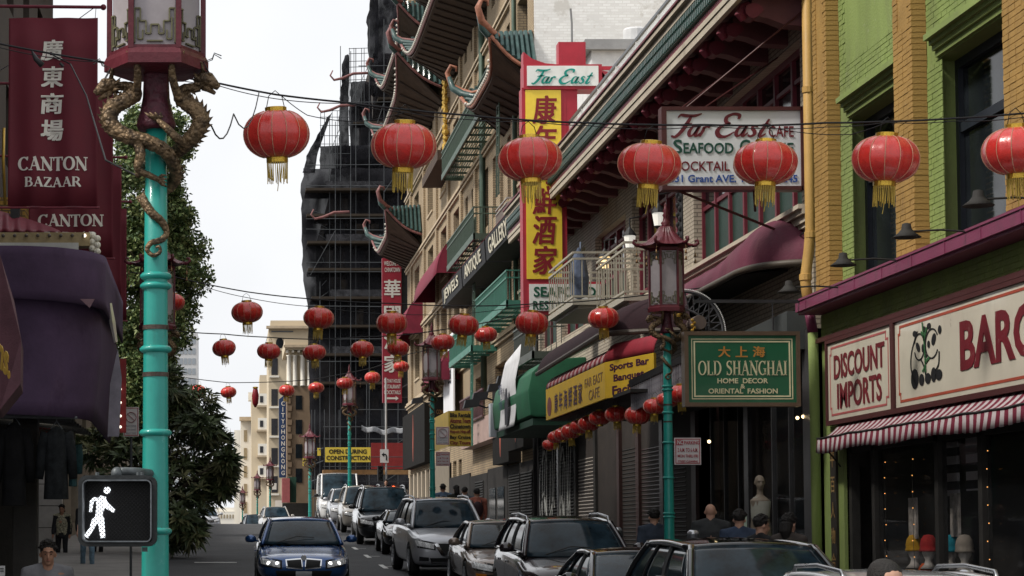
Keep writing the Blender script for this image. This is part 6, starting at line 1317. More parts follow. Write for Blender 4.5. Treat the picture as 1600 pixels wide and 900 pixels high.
def make_lamp():
    t = thing('dragon_lamp_post', 'x', 'lamp post', (0, 0, 0))
    MB().lathe([(.2, 0), (.2, .1), (.16, .16), (.15, .55), (.17, .6), (.1, .72), (.083, .8), (.078, 1.6), (.07, 2.7), (.066, 3.55), (.058, 4.5)], n=20).build('pole', teal_p, t, smooth=True)
    for z, tw_ in ((.95, 1), (1.6, 2), (2.2, 1), (2.74, 1), (3.2, 1), (3.55, 2)):
        for k in range(tw_): r_ = .078 - z * .003; zz = z + k * .055; MB().lathe([(r_ - .012, -.02), (r_ + .008, -.018), (r_ + .02, -.006), (r_ + .02, .006), (r_ + .008, .018), (r_ - .012, .02)], (0, 0, zz), 20).build('ring', teal_p, t, smooth=True)
    for z in (3.06, 3.32): MB().lathe([(.06, -.012), (.0725, -.012), (.0725, .012), (.06, .012)], (0, 0, z), 20).build('steel_band', M('rusty_band', (.08, .06, .05), .5, metal=.5, var=.4, scale=20), t)
    nk = MB().lathe([(.1, 4.42), (.11, 4.45), (.09, 4.52), (.075, 4.6), (.07, 4.72), (.07, 4.74)], n=18).build('neck', M('lamp_neck_plum', (.07, .015, .025), .5, var=.4, scale=25, bump=.9, bscale=22), t, smooth=True)
    H = lambda r_, z: [(r_ * math.cos(R(60 * i)), r_ * math.sin(R(60 * i)), z) for i in range(6)]
    def hexring(rs):
        m = MB(); [m.v.extend(H(r_, z)) for r_, z in rs]
        for k in range(len(rs) - 1):
            for i in range(6): m.f.append((k * 6 + i, k * 6 + (i + 1) % 6, k * 6 + 6 + (i + 1) % 6, k * 6 + 6 + i))
        m.f += [tuple(range(6))[::-1], tuple(range(len(rs) * 6 - 6, len(rs) * 6))]; return m
    hexring([(.1, 4.73), (.29, 4.745), (.29, 4.80), (.275, 4.83), (.262, 4.835)]).build('base_plate', lampred, t)
    hexring([(.255, 5.68), (.27, 5.7), (.27, 5.73), (.24, 5.74)]).build('top_frame', lampred, t)
    for i in range(6):
        a, b = R(60 * i), R(60 * (i + 1)); r_ = .26; A = V((r_ * math.cos(a), r_ * math.sin(a), 0)); B = V((r_ * math.cos(b), r_ * math.sin(b), 0))
        MB().bar(A + V((0, 0, 4.83)), A + V((0, 0, 5.7)), .03).build('corner_post', lampred, t)
        u = (B - A).normalized(); n_ = V((u.y, -u.x, 0)); W = (B - A).length
        o = A + u * .018 - n_ * .012; p = MB(); p.prism([o + V((0, 0, 4.84)), o + u * (W - .036) + V((0, 0, 4.84)), o + u * (W - .036) + V((0, 0, 5.69)), o + V((0, 0, 5.69))], -n_ * .006); gp_ = p.build('glass_panel', frost, t)
        m = MB(); w0 = W - .04; o = A + u * .02 + V((0, 0, 4.85)) - n_ * .006
        def seg(x0, z0, x1, z1, flip=False):
            for s_ in (0, 1):
                xa, xb = (x0, x1) if s_ == 0 else (1 - x0, 1 - x1)
                m.bar(o + u * xa * w0 + V((0, 0, z0)) if not flip else o + u * xa * w0 + V((0, 0, .83 - z0)), o + u * xb * w0 + V((0, 0, z1)) if not flip else o + u * xb * w0 + V((0, 0, .83 - z1)), .016, .008)
        for fl_ in (False, True):
            for q_ in ((0, .01, 0, .2), (0, .2, .14, .2), (.14, .2, .14, .13), (.14, .13, .28, .13), (.28, .13, .28, .06), (.28, .06, .4, .06), (.4, .06, .4, .11), (.4, .11, .5, .11), (.08, .03, .08, .15), (.08, .03, .2, .03), (.2, .03, .2, .08), (.3, .02, .5, .02)): seg(*q_, fl_)
        m.build('fretwork', olive, gp_)
        MB().bar(A + V((0, 0, 4.835)), B + V((0, 0, 4.835)), .02, .025).build('lower_rail', lampred, gp_)
    # flared hexagonal roof
    prof = [(.43, 0), (.40, .012), (.31, .06), (.22, .14), (.15, .22), (.1, .3), (.08, .32)]
    m = MB(); n = 48
    for r_, z in prof:
        for j in range(n):
            th = 2 * math.pi * j / n; hx = math.cos(R(30)) / math.cos(((th + R(0)) % R(60)) - R(30)); cor = ((hx - .866) / .134) ** 2
            rr2 = r_ * hx * (1 + .0 * cor) + (.012 if j % 2 else 0) * (r_ > .09); m.v.append((rr2 * math.cos(th), rr2 * math.sin(th), 5.76 + z + .045 * cor * (r_ / .43) ** 4))
    for i in range(len(prof) - 1):
        for j in range(n): m.f.append((i * n + j, i * n + (j + 1) % n, i * n + n + (j + 1) % n, i * n + n + j))
    m.f.append(tuple(range(n))[::-1]); m.f.append(tuple((len(prof) - 1) * n + j for j in range(n))); rf = m.build('roof', lampred, t)
    for i in range(6):
        a = R(60 * i); d = V((math.cos(a), math.sin(a), 0)); P = [d * .4 + V((0, 0, 5.78)), d * .46 + V((0, 0, 5.785)), d * .5 + V((0, 0, 5.82)), d * .49 + V((0, 0, 5.86)), d * .455 + V((0, 0, 5.86)), d * .46 + V((0, 0, 5.83))]
        MB().tube(P, [.03, .028, .024, .02, .017, .012], 8).build('curl', lampred, rf, local=True, smooth=True)
        m = MB(); c = d * .45
        m.tube([c + V((0, 0, 5.78)), c + V((0, 0, 5.52))], .003, 4)
        for z in (5.62, 5.52): m.lathe([(.004, .05), (.012, .04), (.014, .015), (.026, -.01), (.02, -.012)], (c.x, c.y, z), 10)
        m.build('bells', M('bell_brass', (.2, .12, .06), .4, metal=.7), t, local=True, smooth=True)
    MB().lathe([(.08, 6.08), (.06, 6.1), (.075, 6.13), (.045, 6.16), (.035, 6.22), (.05, 6.25), (.03, 6.28), (.045, 6.32), (.02, 6.36), (.012, 6.42), (.001, 6.45)], n=14).build('finial', lampred, t, smooth=True)
    F = frame2(285, 0, 4.45)
    def pt(px, py, y): x, z = F(px, py); return (x, y, z)
    def dense(P, Rr, k=6):
        out_, ro = [], []
        for i in range(len(P) - 1):
            p0, p1, p2, p3 = [V(P[max(0, min(len(P) - 1, i + d))]) for d in (-1, 0, 1, 2)]
            for j in range(k):
                s_ = j / k; out_.append(.5 * (2 * p1 + (p2 - p0) * s_ + (2 * p0 - 5 * p1 + 4 * p2 - p3) * s_ * s_ + (3 * p1 - p0 - 3 * p2 + p3) * s_ ** 3)); ro.append(Rr[i] * (1 - s_) + Rr[i + 1] * s_)
        return out_ + [V(P[-1])], ro + [Rr[-1]]
    def dragon(P, Rr, head, sgn, arms):
        P, Rr = dense(P, Rr); rr2 = [r_ * .87 * (1 + .06 * math.sin(i * 2.4)) for i, r_ in enumerate(Rr)]
        b = MB().tube(P, rr2, 14); dr = b.build('dragon', gold_d, t, local=True, smooth=True)
        m = MB()
        for i in range(8, int(len(P) * .62), 2):      # dorsal spines
            tn = (P[i + 1] - P[i - 1]).normalized(); out_ = V((P[i].x, P[i].y, 0)); out_ = (out_ - tn * out_.dot(tn)).normalized(); c = P[i] + out_ * Rr[i] * .85
            m.add([c - tn * .014 + tn.cross(out_) * .005, c + tn * .014, c - tn * .014 - tn.cross(out_) * .005, c + out_ * .024 - tn * .02], [(0, 1, 2), (0, 3, 1), (1, 3, 2), (2, 3, 0)])
        m.build('dorsal_spines', gold_d, dr, local=True, kind='stuff')
        hx, hy, hz = head; s = sgn; m = MB()
        m.tube([(hx - s * .04, hy, hz - .03), (hx, hy, hz), (hx + s * .03, hy - .01, hz - .005), (hx + s * .06, hy - .02, hz - .035), (hx + s * .085, hy - .02, hz - .055)], [.03, .042, .04, .028, .016], 12)
        m.tube([(hx + s * .0, hy, hz - .045), (hx + s * .03, hy - .01, hz - .06), (hx + s * .065, hy - .015, hz - .085)], [.022, .018, .01], 8)
        m.ball((hx + s * .035, hy - .035, hz + .015), .014, 8); m.ball((hx + s * .035, hy + .03, hz + .015), .014, 8); m.ball((hx + s * .085, hy - .03, hz - .045), .01, 8)
        for k in range(7): a = k * .9; m.tube([(hx - s * .02, hy + .03 * math.sin(a), hz - .03 + .03 * math.cos(a)), (hx - s * .055, hy + .05 * math.sin(a), hz - .02 + .06 * math.cos(a))], [.013, .002], 5)
        m.build('head', gold_d, dr, local=True, smooth=True)
        m = MB()
        for yy in (-.02, .02): m.tube([(hx + s * .0, hy + yy, hz + .03), (hx - s * .01, hy + yy * 1.5, hz + .08), (hx - s * .045, hy + yy * 2, hz + .11)], [.012, .009, .003], 6)
        m.build('horns', gold_d, dr, local=True, smooth=True)
        m = MB()
        for yy in (-.02, .015): m.tube([(hx + s * .05, hy + yy, hz + .0), (hx + s * .0, hy + yy, hz + .09), (hx - s * (-.05), hy + yy, hz + .11), (hx + s * .06, hy + yy, hz + .14), (hx + s * .1, hy + yy * 2, hz + .12)], .0028, 4)
        m.build('whiskers', black_m, dr, local=True)
        for A_ in arms:
            P2, R2 = dense(A_[0], A_[1], 4); m = MB().tube(P2, R2, 10); e = P2[-1]; dv = (P2[-1] - P2[-3]).normalized()
            for k in (-1, 0, 1, 2): sd = V((.024 * k, 0, 0)) if abs(dv.z) > .5 else V((0, 0, .018 * k)); m.tube([e, e + sd * .9 + dv * .025, e + sd * 1.2 + dv * .055 + V((0, -.008, 0))], [.013, .011, .003], 6)
            m.build('leg', gold_d, dr, local=True, smooth=True)
    dragon([pt(166, 137, -.05), pt(182, 136, -.05), pt(204, 138, -.04), pt(212, 150, -.05), pt(196, 160, -.08), pt(174, 172, -.09), pt(166, 190, -.1), pt(176, 208, -.11), pt(202, 221, -.12), pt(235, 229, -.12), pt(265, 243, -.1), pt(281, 266, -.02), pt(276, 285, .06), pt(255, 298, .09), pt(232, 303, .05), pt(227, 318, -.03), pt(240, 338, -.08), pt(258, 352, -.06), pt(265, 368, -.03), pt(258, 380, -.06), pt(240, 386, -.085), pt(233, 397, -.085), pt(243, 406, -.09), pt(255, 401, -.09), pt(254, 392, -.09), pt(248, 394, -.09)],
           [.022, .028, .034, .042, .05, .055, .056, .054, .05, .047, .045, .042, .038, .034, .03, .03, .029, .026, .022, .02, .018, .016, .014, .012, .009, .006], (F(168, 134)[0], -.05, F(168, 134)[1]), -1,
           [([pt(212, 160, -.08), pt(215, 145, -.12), pt(217, 128, -.17), pt(216, 112, -.2), pt(214, 106, -.21)], [.026, .024, .022, .018, .012]), ([pt(215, 228, -.12), pt(222, 250, -.15), pt(217, 272, -.14), pt(238, 282, -.12), pt(252, 287, -.1)], [.03, .028, .022, .018, .015])])
    dragon([pt(336, 130, -.04), pt(318, 137, -.04), pt(296, 140, -.03), pt(288, 152, -.04), pt(300, 164, -.06), pt(318, 176, -.07), pt(326, 192, -.07), pt(318, 210, -.06), pt(300, 226, -.03), pt(283, 236, .03), pt(262, 244, .08), pt(240, 252, .08), pt(222, 262, .03), pt(216, 278, -.04)],
           [.022, .028, .032, .04, .048, .055, .056, .053, .05, .044, .04, .034, .03, .02], (F(330, 124)[0], -.04, F(330, 124)[1]), 1,
           [([pt(290, 165, -.06), pt(283, 148, -.12), pt(277, 130, -.17), pt(276, 114, -.2), pt(277, 107, -.21)], [.026, .024, .022, .018, .012]), ([pt(300, 228, -.04), pt(284, 222, -.11), pt(270, 210, -.13), pt(256, 198, -.12), pt(250, 193, -.12)], [.03, .026, .022, .016, .012])])
    return t
lp0 = make_lamp(); c = aY(244, 195, 11.6)
place(lp0, (c.x, 11.6, c.z - 4.45), 0); tag(lp0, 'nearest teal lamp post with gold dragons, carrying the walk signal', group='teal dragon lamp posts along the kerbs')
def lamp_at(px, py_teal, Y, label, sc=1):
    c = aY(px, py_teal, Y); return copy_tree(lp0, (c.x, Y, c.z - 4.45 * sc), 0, sc, label)
lamp_at(1042, 518, 32.35, 'teal dragon lamp post beside the green OLD SHANGHAI sign')
lamp_at(675, 611, 61.0, 'teal dragon lamp post by the yellow tour sign')
lamp_at(546, 645, 95.0, 'teal dragon lamp post crossing the yellow construction banner', 1.1)
lamp_at(246, 545, 32.6, 'dragon lamp post hidden behind the nearest one, only curls and dragons showing')
lamp_at(484, 726, 126.0, 'far dragon lamp post behind the lower scaffold tubes', 1.25); lamp_at(422, 757, 150, 'far dragon lamp post with the largest red roof near the cream hotel'); lamp_at(402, 772, 165, 'far dragon lamp post, middle of the distant three', .95); lamp_at(379, 792, 178, 'farthest dragon lamp post by the pale cream block', .9)
# ================================================================== RED LANTERNS
satin = M('red_satin', (.56, .024, .018), .27, var=.12, scale=5, bump=.1, bscale=18, sheen=.1, spec=.6, coat=.2); goldf = M('gold_foil', (.62, .40, .06), .3, metal=.75, var=.25, scale=30); goldt = M('gold_tassel', (.5, .35, .07), .55, var=.3, scale=30); wirem = M('rib_wire_pink', (.55, .3, .2), .4); cordb = M('black_cord', (.01, .01, .012), .6)
wear(satin, (.4, .05, .04), 2.5, .5, .7, .6); wear(satin, (.62, .12, .09), 1.2, .58, .8, .5)
def make_lantern(closed=False, fringe=True):
    t = thing('paper_lantern', 'x', 'lantern', (0, 0, 0)); n = 14; A, B = 1.0, .66
    def rad(ph): return max(.3, A * math.cos(ph) ** .8)
    P = [(-1.24 + i * 2.48 / 14) for i in range(15)]
    m = MB(); nn = n * 4
    for ph in P:
        for j in range(nn):
            th = 2 * math.pi * j / nn; sc_ = 1 - .022 * math.sin(math.pi * (j % 4) / 4) ** 1 * 1.0
            r_ = rad(ph) * (1 + .03 * (1 - sc_) ) - .03 * abs(math.sin(math.pi * j / 4)); m.v.append((r_ * math.cos(th), r_ * math.sin(th), B * math.sin(ph) * 1.05))
    for i in range(14):
        for j in range(nn): m.f.append((i * nn + j, i * nn + (j + 1) % nn, i * nn + nn + (j + 1) % nn, i * nn + nn + j))
    m.f.append(tuple(range(nn))[::-1]); m.f.append(tuple(14 * nn + j for j in range(nn))); m.build('body', satin, t, smooth=True)
    m = MB()
    for k in range(n):
        th = 2 * math.pi * k / n; m.tube([((rad(ph) + .008) * math.cos(th), (rad(ph) + .008) * math.sin(th), B * math.sin(ph) * 1.05) for ph in P], .011, 4)
    m.build('rib_wires', wirem, t, kind='stuff')
    MB().lathe([(.29, .64), (.33, .65), (.33, .77), (.3, .78), (.3, .72), (.05, .70)], n=20).build('top_cap', goldf, t, smooth=False); MB().lathe([(.05, -.62), (.3, -.64), (.33, -.66), (.33, -.8), (.3, -.81)], n=20).build('bottom_collar', goldf, t)
    if fringe:
        m = MB(); rd = random.Random(4)
        for k in range(34):
            th = 2 * math.pi * k / 34; L = rd.uniform(.42, .62); x, y = .31 * math.cos(th), .31 * math.sin(th); dx, dy = rd.uniform(-.03, .03), rd.uniform(-.03, .03)
            m.bar((x, y, -.8), (x * .98 + dx, y * .98 + dy, -.8 - L), .022)
        m.build('tassel_fringe', goldt, t, kind='stuff')
        MB().tube([(0, 0, -.8), (.03, 0, -1.3), (-.02, 0, -1.62)], .012, 4).build('tassel_cord', goldt, t)
    MB().tube([(-.28, 0, .76), (-.2, 0, 1.1), (0, 0, 1.25), (.2, .02, 1.08), (.27, 0, .76)], .014, 5).build('wire_loop', cordb, t, smooth=True)
    return t
ln0 = make_lantern(); satin2 = satin.copy(); satin2.name = 'faded_red_satin'; ln_small = make_lantern(fringe=False)
_lf = [True, True]
def lantern(px, py, r_px, Y, label, group, rz=None, small=False):
    c = aY(px, py, Y); s = r_px * Y / FPX; src = ln_small if small else ln0; k = 1 if small else 0
    rz = random.uniform(0, .45) if rz is None else rz; tl = [random.uniform(-.12, .12), random.uniform(-.09, .09)]
    if _lf[k]: _lf[k] = False; o = place(src, c, rz, s); tag(o, label, group=group)
    else: o = copy_tree(src, c, rz, s, label, group)
    o.rotation_euler = (tl[0], tl[1], rz); o['group'] = group; o.scale = (s, s * random.uniform(.97, 1.03), s * random.uniform(.92, 1.06)); return o
G1 = 'large red lanterns strung across in front'
for px, py, r, lb in ((432, 210, 52, 'large red lantern against the white sky, nearest the lamp post'), (631, 228, 51, 'large red lantern in front of the pagoda eaves'), (828, 249, 50, 'large red lantern over the yellow vertical sign characters'), (1015, 257, 50, 'large red lantern touching the left edge of the cafe sign'), (1196, 255, 49.5, 'large red lantern covering the right part of the cafe sign'), (1384, 249, 52, 'large red lantern in front of the ochre pilaster'), (1589, 236, 53, 'large red lantern cut off by the right picture edge')):
    lantern(px, py, r, 17.8, lb, G1)
G2 = 'red lanterns of the second string'
for px, py, r, lb in ((270, 472, 19, 'red lantern half behind the nearest teal post'), (386, 488, 24.5, 'red lantern alone in white sky, left end of the second string'), (498, 497, 24, 'red lantern at the left edge of the black netting'), (612, 505, 24, 'red lantern in front of the tall WELCOME sign'), (724, 508, 24, 'red lantern below the black lettered awnings'), (831, 505, 26, 'red lantern under the bottom edge of the vertical sign'), (943, 497, 24, 'red lantern below the cream balcony'), (1037, 485, 24, 'red lantern in front of the pagoda lamp glass')): lantern(px, py, r, 37, lb, G2)
G3 = 'red lanterns of the third string'
for px, py, r, lb in ((350, 544, 18.5, 'third-string lantern lowest in white sky, left of the cornice'), (420, 549, 18.5, 'third-string lantern over the cream hotel cornice'), (491, 551, 18.5, 'third-string lantern at the corner of the cream column top'), (566, 546, 18.5, 'third-string lantern alone on the black netting'), (622, 544, 17.5, 'third-string lantern tucked under the WELCOME sign lantern'), (692, 535, 18.5, 'third-string lantern touching the pagoda lamp by the tour sign'), (759, 523, 18, 'third-string lantern below the teal fire escape')): lantern(px, py, r, 49, lb, G3)
G4 = 'small red lanterns of the far strings'
for px, py, r, Y, lb in ((310, 611, 12.5, 72, 'small lantern in front of the glass tower edge'), (357, 613, 12.5, 72, 'small lantern low in the white gap of the street'), (448, 610, 12.5, 72, 'small lantern at the top of the blue vertical sign'), (494, 606, 12.5, 72, 'small lantern beside the blue vertical sign, on the dark masonry'), (539, 599, 13.5, 68, 'small lantern on the far lamp by the construction banner'), (582, 590, 12.5, 72, 'small lantern on netting just left of the WELCOME sign'), (627, 573, 12.5, 72, 'small lantern at the right edge of the WELCOME sign'), (437, 618, 0, 0, '')):
    if r: lantern(px, py, r, Y, lb, G4)
ct = thing('closed_lantern', 'narrow closed dark red lantern hanging at the vanishing gap', 'lantern', aY(399, 621, 72)); c = aY(399, 621, 72); MB().lathe([(.03, -.34), (.1, -.2), (.12, .05), (.08, .28), (.06, .3)], c, 10).build('body', M('dull_red_satin', (.22, .012, .02), .5), ct, smooth=True); MB().lathe([(.07, .3), (.09, .31), (.09, .36), (.05, .37)], c, 10).build('top_cap', goldf, ct)
G5 = 'small red lanterns hung along the cafe canopy'
NUM = ['farthest', 'second farthest', 'third farthest', 'fourth farthest', 'fifth farthest', 'sixth farthest', 'seventh farthest', 'eighth, fourth from the lamp post', 'ninth, plumpest one left of the lamp post', 'just left of the teal lamp post', 'partly behind the teal lamp post', 'nearest, right of the teal lamp post']
for i, (px, py, r, Y) in enumerate(((859, 695, 12, 45), (869, 683, 13.5, 44.3), (879, 679, 14, 43.6), (892, 674, 16, 42.8), (906, 667, 16, 42), (920, 662, 17, 41), (937, 653, 17, 39.8), (963, 647, 18, 38.2), (996, 649, 20, 36.3), (1023, 635, 18, 35), (1043, 625, 18, 34.5), (1064, 615, 20, 34))): lantern(px, py, r, Y, 'small canopy lantern, ' + NUM[i], G5, small=(i < 7 and i % 2 == 0))
lantern(1045, 650, 10, 44, 'little red lantern deep under the canopy behind the lamp post', G5, small=True)
# ---------- cables
def cable(name, label, pts, Y, r_, sagx=0, n=None):
    P = [aY(px, py, Y if not hasattr(Y, '__len__') else Y[i]) for i, (px, py) in enumerate(pts)]; Q = []
    for i in range(len(P) - 1):
        for k in range(6):
            s_ = k / 6; q_ = P[i] * (1 - s_) + P[i + 1] * s_; q_.z -= sagx * 4 * s_ * (1 - s_) * (P[i + 1] - P[i]).length; Q.append(q_)
    Q.append(P[-1]); return tag(MB().tube(Q, r_, 5).build(name, cordb, smooth=True), label, 'cable')
top1 = [(-30, 62), (70, 82), (150, 95), (345, 131), (432, 148), (540, 160), (631, 171), (730, 180), (828, 188), (920, 192), (1015, 195), (1100, 195), (1196, 196), (1290, 192), (1384, 190), (1490, 185), (1589, 178), (1640, 174)]
cable('lantern_cable', 'thick black cable carrying the seven large front lanterns', top1, 17.8, .009, .006); cable('lantern_cable', 'thinner wire twisted along the front lantern cable', [(x, y + 4 + 3 * math.sin(i * 2.1)) for i, (x, y) in enumerate(top1)], 17.75, .004, .02)
cable('lantern_cable', 'loose drooping cord below the front cable at the left', [(75, 82), (110, 100), (135, 150), (165, 250), (215, 275)], [17.6, 17, 15, 12.5, 11.9], .006)
cable('lantern_cable', 'loose cord sagging from the first large lantern to the second', [(440, 150), (480, 180), (560, 190), (631, 176)], 17.9, .004, .03); cable('lantern_cable', 'cord curving down from the lamp dragon to the cable at right', [(330, 196), (365, 178), (405, 143)], [11.7, 14, 17.7], .005, .05)
cable('lantern_cable', 'cord looping below the cable between the ochre pilasters', [(1196, 197), (1260, 208), (1330, 210), (1384, 192)], 17.9, .004, .02)
cable('lantern_cable', 'cable of the second lantern string', [(200, 425), (270, 432), (386, 456), (498, 468), (612, 474), (724, 478), (831, 475), (943, 468), (1037, 457), (1230, 428)], 37, .011, .01); cable('lantern_cable', 'slack lower wire of the second lantern string', [(310, 445), (386, 465), (500, 480), (660, 492), (780, 484), (860, 472)], 37.2, .006, .02)
cable('lantern_cable', 'cable of the third lantern string', [(250, 515), (350, 522), (420, 527), (491, 530), (566, 526), (622, 524), (692, 515), (759, 504), (800, 494)], 49, .013, .01); cable('lantern_cable', 'cable of the far lantern string', [(290, 590), (357, 598), (448, 596), (494, 592), (582, 575), (640, 553), (700, 540)], 72, .014, .005)
cn_ = thing('cable_plug', 'black cable plug hanging from the cable before the CANTON banner', 'plug', aY(62, 90, 17.5)); MB().tube([aY(50, 80, 17.6), aY(56, 92, 17.6), aY(66, 102, 17.6)], [.008, .022, .026], 8).build('plug_body', black_m, cn_, smooth=True); MB().tube([aY(94, 99, 17.6), aY(99, 104, 17.6)], .014, 6).build('joint', black_m, cn_)
# ================================================================== WALK SIGNAL
YP = 11.3
ps = thing('walk_signal', 'black pedestrian signal with lit white walking figure behind wire mesh', 'signal', aY(184, 855, YP)); p0 = aY(123, 854, YP); p1 = aY(245, 743, YP)
def rrect(x0, x1, z0, z1, r_, n=6):
    P = []
    for cx, cz, a0 in ((x1 - r_, z1 - r_, 0), (x0 + r_, z1 - r_, 90), (x0 + r_, z0 + r_, 180), (x1 - r_, z0 + r_, 270)):
        for i in range(n + 1): a = R(a0 + 90 * i / n); P.append((cx + r_ * math.cos(a), cz + r_ * math.sin(a)))
    return P
housing = M('signal_black_paint', (.018, .02, .021), .42, var=.35, scale=18, bump=.15)
def framer(name, x0, x1, z0, z1, wd, ya, yb, mat, r_=.045):
    A = rrect(x0, x1, z0, z1, r_); B = rrect(x0 + wd, x1 - wd, z0 + wd, z1 - wd, max(.005, r_ - wd)); n = len(A); m = MB()
    m.v = [(x, ya, z) for x, z in A] + [(x, ya, z) for x, z in B] + [(x, yb, z) for x, z in A] + [(x, yb, z) for x, z in B]
    for i in range(n): j = (i + 1) % n; m.f += [(i, j, n + j, n + i), (2 * n + i, 3 * n + i, 3 * n + j, 2 * n + j), (i, 2 * n + i, 2 * n + j, j), (n + i, n + j, 3 * n + j, 3 * n + i)]
    return m.build(name, mat, ps)
framer('housing_frame', p0.x, p1.x, p0.z, p1.z, .022, YP - .06, YP + .1, housing); framer('visor_lip', p0.x + .024, p1.x - .024, p0.z + .024, p1.z - .024, .007, YP - .1, YP + .02, M('worn_metal_edge', (.12, .13, .14), .4, metal=.4, var=.4, scale=20), .03)
MB().prism([(x, YP + .03, z) for x, z in rrect(p0.x + .01, p1.x - .01, p0.z + .01, p1.z - .01, .04)], (0, .06, 0)).build('back_plate', M('signal_face_black', (.006, .006, .007), .6, bump=0), ps)
F2 = lambda px, py: aY(px, py, YP)
wk = M('walk_white_light', (.93, .96, 1), .5, emit=1.25, bump=0, var=0)
def blob(pts, name='walking_figure'): m = MB(); m.prism([V((F2(a, b).x, YP + .028, F2(a, b).z)) for a, b in pts], (0, -.012, 0)); return m
m = MB()
for pts in ([(157, 774), (165, 776), (167, 790), (160, 800), (160, 810), (148, 810), (150, 795), (150, 782)], [(150, 782), (146, 783), (143, 800), (139, 800), (140, 783), (146, 777), (152, 777)], [(163, 778), (169, 786), (180, 797), (177, 801), (166, 795), (162, 786)], [(148, 808), (157, 810), (147, 825), (137, 841), (131, 837), (140, 824), (143, 812)], [(152, 808), (162, 808), (163, 822), (164, 840), (157, 841), (154, 824)]): b_ = blob(pts); m.add(b_.v, b_.f)
c = F2(167, 766); m.prism([(c.x + .019 * math.cos(i * .5236), YP + .028, c.z + .019 * math.sin(i * .5236)) for i in range(12)], (0, -.012, 0)); m.build('walking_figure', wk, ps, kind='stuff')
m = MB(); W_ = p1.x - p0.x - .066; H_ = p1.z - p0.z - .066; ox, oz = p0.x + .033, p0.z + .033; stp = .021
k = -int(H_ / stp)
while k * stp < W_:
    for s_ in (1, -1):
        a0_ = k * stp; t0 = max(0, -a0_); t1 = min(H_, W_ - a0_)
        if t1 > t0: z = (lambda t_: oz + t_) if s_ == 1 else (lambda t_: oz + H_ - t_); m.bar((ox + a0_ + t0, YP - .005 + .001 * s_, z(t0)), (ox + a0_ + t1, YP - .005 + .001 * s_, z(t1)), .003)
    k += 1
m.build('wire_mesh', M('mesh_wire', (.01, .01, .01), .5), ps, kind='stuff')
gal = M('galvanised_fitting', (.09, .1, .105), .5, metal=.4, var=.35, scale=12)
c = F2(182, 738); m = MB(); m.ball(c + V((0, .03, -.005)), .032, 12, 1.1); m.tube([c + V((0, .03, -.04)), c + V((0, .03, .0))], .03, 12); m.build('knuckle', gal, ps, smooth=True)
MB().tube([c + V((.02, .03, .005)), c + V((.1, .1, .005)), c + V((.19, .28, .0))], .024, 12).build('mounting_pipe', gal, ps, smooth=True)
for px in (152, 222, 216): MB().tube([F2(px, 744) + V((0, 0, -.005)), F2(px, 738)], .012, 6).build('bolt', gal, ps)
MB().box(tuple(F2(222, 862) + V((0, .0, 0))), tuple(F2(230, 855) + V((0, .05, 0)))).build('latch', gal, ps)
# ================================================================== STREET FURNITURE
def meter(px, py, label):
    s_ = (px - 368) / 6.45; Y = FPX / s_; X = aY(px, py, Y).x; zt2 = aY(px, py, Y).z; t = thing('parking_meter', label, 'parking meter', (X, Y, g(Y) + .13), group='parking meters along the right kerb')
    MB().tube([(X, Y, g(Y) + .13), (X, Y, zt2 - .3)], .035, 8).build('post', black_m, t); MB().lathe([(.045, -.32), (.085, -.28), (.09, -.1), (.085, -.06)], (X, Y, zt2), 12).build('head', M('meter_grey', (.07, .075, .08), .4, metal=.4), t)
    MB().lathe([(.088, -.09), (.08, -.03), (.05, -.0), (.01, .0)], (X, Y, zt2), 12).build('dome', M('meter_dome', (.45, .46, .48), .15, metal=.6, bump=0), t, smooth=True)
meter(807, 803, 'parking meter between the dark shutters and the bronze sedan'); meter(965, 824, 'parking meter right of the dark SUV roof'); meter(1083, 828, 'parking meter just right of the teal lamp post foot'); meter(1228, 855, 'parking meter above the big black SUV roof'); meter(1510, 890, 'parking meter dome at the lower right edge')
ml = thing('left_turn_sign', 'white no left turn sign on the far white pole', 'sign', aY(601, 713, 110)); a = aY(594, 723, 110); b = aY(607, 702, 110); MB().box((a.x, 110, a.z), (b.x, 110.03, b.z)).build('plate', M('sign_white', 0), ml)
vs_, f_ = joinf(stroke([(.62, .05), (.62, .5), (.5, .72), (.3, .7)], .14), ([(.32, .95), (.05, .7), (.32, .45)], [(0, 1, 2)])); put_flat(ml, 'arrow', vs_, f_, ink, (a.x + .08, 109.99, a.z + .12), XU, ZU, .28, .42, .005)
c = aY(603, 600, 110); tag(MB().tube([(c.x, 110.1, g(110)), (c.x, 110.1, aY(603, 590, 110).z)], .05, 8).build('white_pole', M('pole_white', (.4, .4, .4), .5)), 'tall pale pole at the scaffold corner carrying the no left turn sign', 'pole')
tfl = thing('traffic_light', 'black traffic light head beside the pale pole', 'traffic light', aY(595, 745, 109.8)); a = aY(590, 752, 109.8); b = aY(599, 728, 109.8); MB().box((a.x, 109.8, a.z), (b.x, 110, b.z)).build('housing', black_m, tfl)
for k in range(3): MB().lathe([(.001, -.02), (.09, -.02), (.1, -.15), (.11, -.15), (.1, .0)], ((a.x + b.x) / 2, 109.8, a.z + .15 + k * .26), 12, axis='Y').build('visor', black_m, tfl)
pr_ = thing('stop_hand_signal', 'small orange-red stop signal glowing above the parked cars', 'signal', aY(617, 770, 108)); a = aY(612, 772, 108); b = aY(625, 757, 108); MB().box((a.x, 108.05, a.z), (b.x, 108.3, b.z)).build('housing', black_m, pr_)
for px, py in ((615, 762), (621, 765)): MB().ball(aY(px, py, 108), .1, 8, .9).build('lit_hand', M('stop_orange', (1, .1, .02), .4, emit=2.2, bump=0, var=0), pr_)
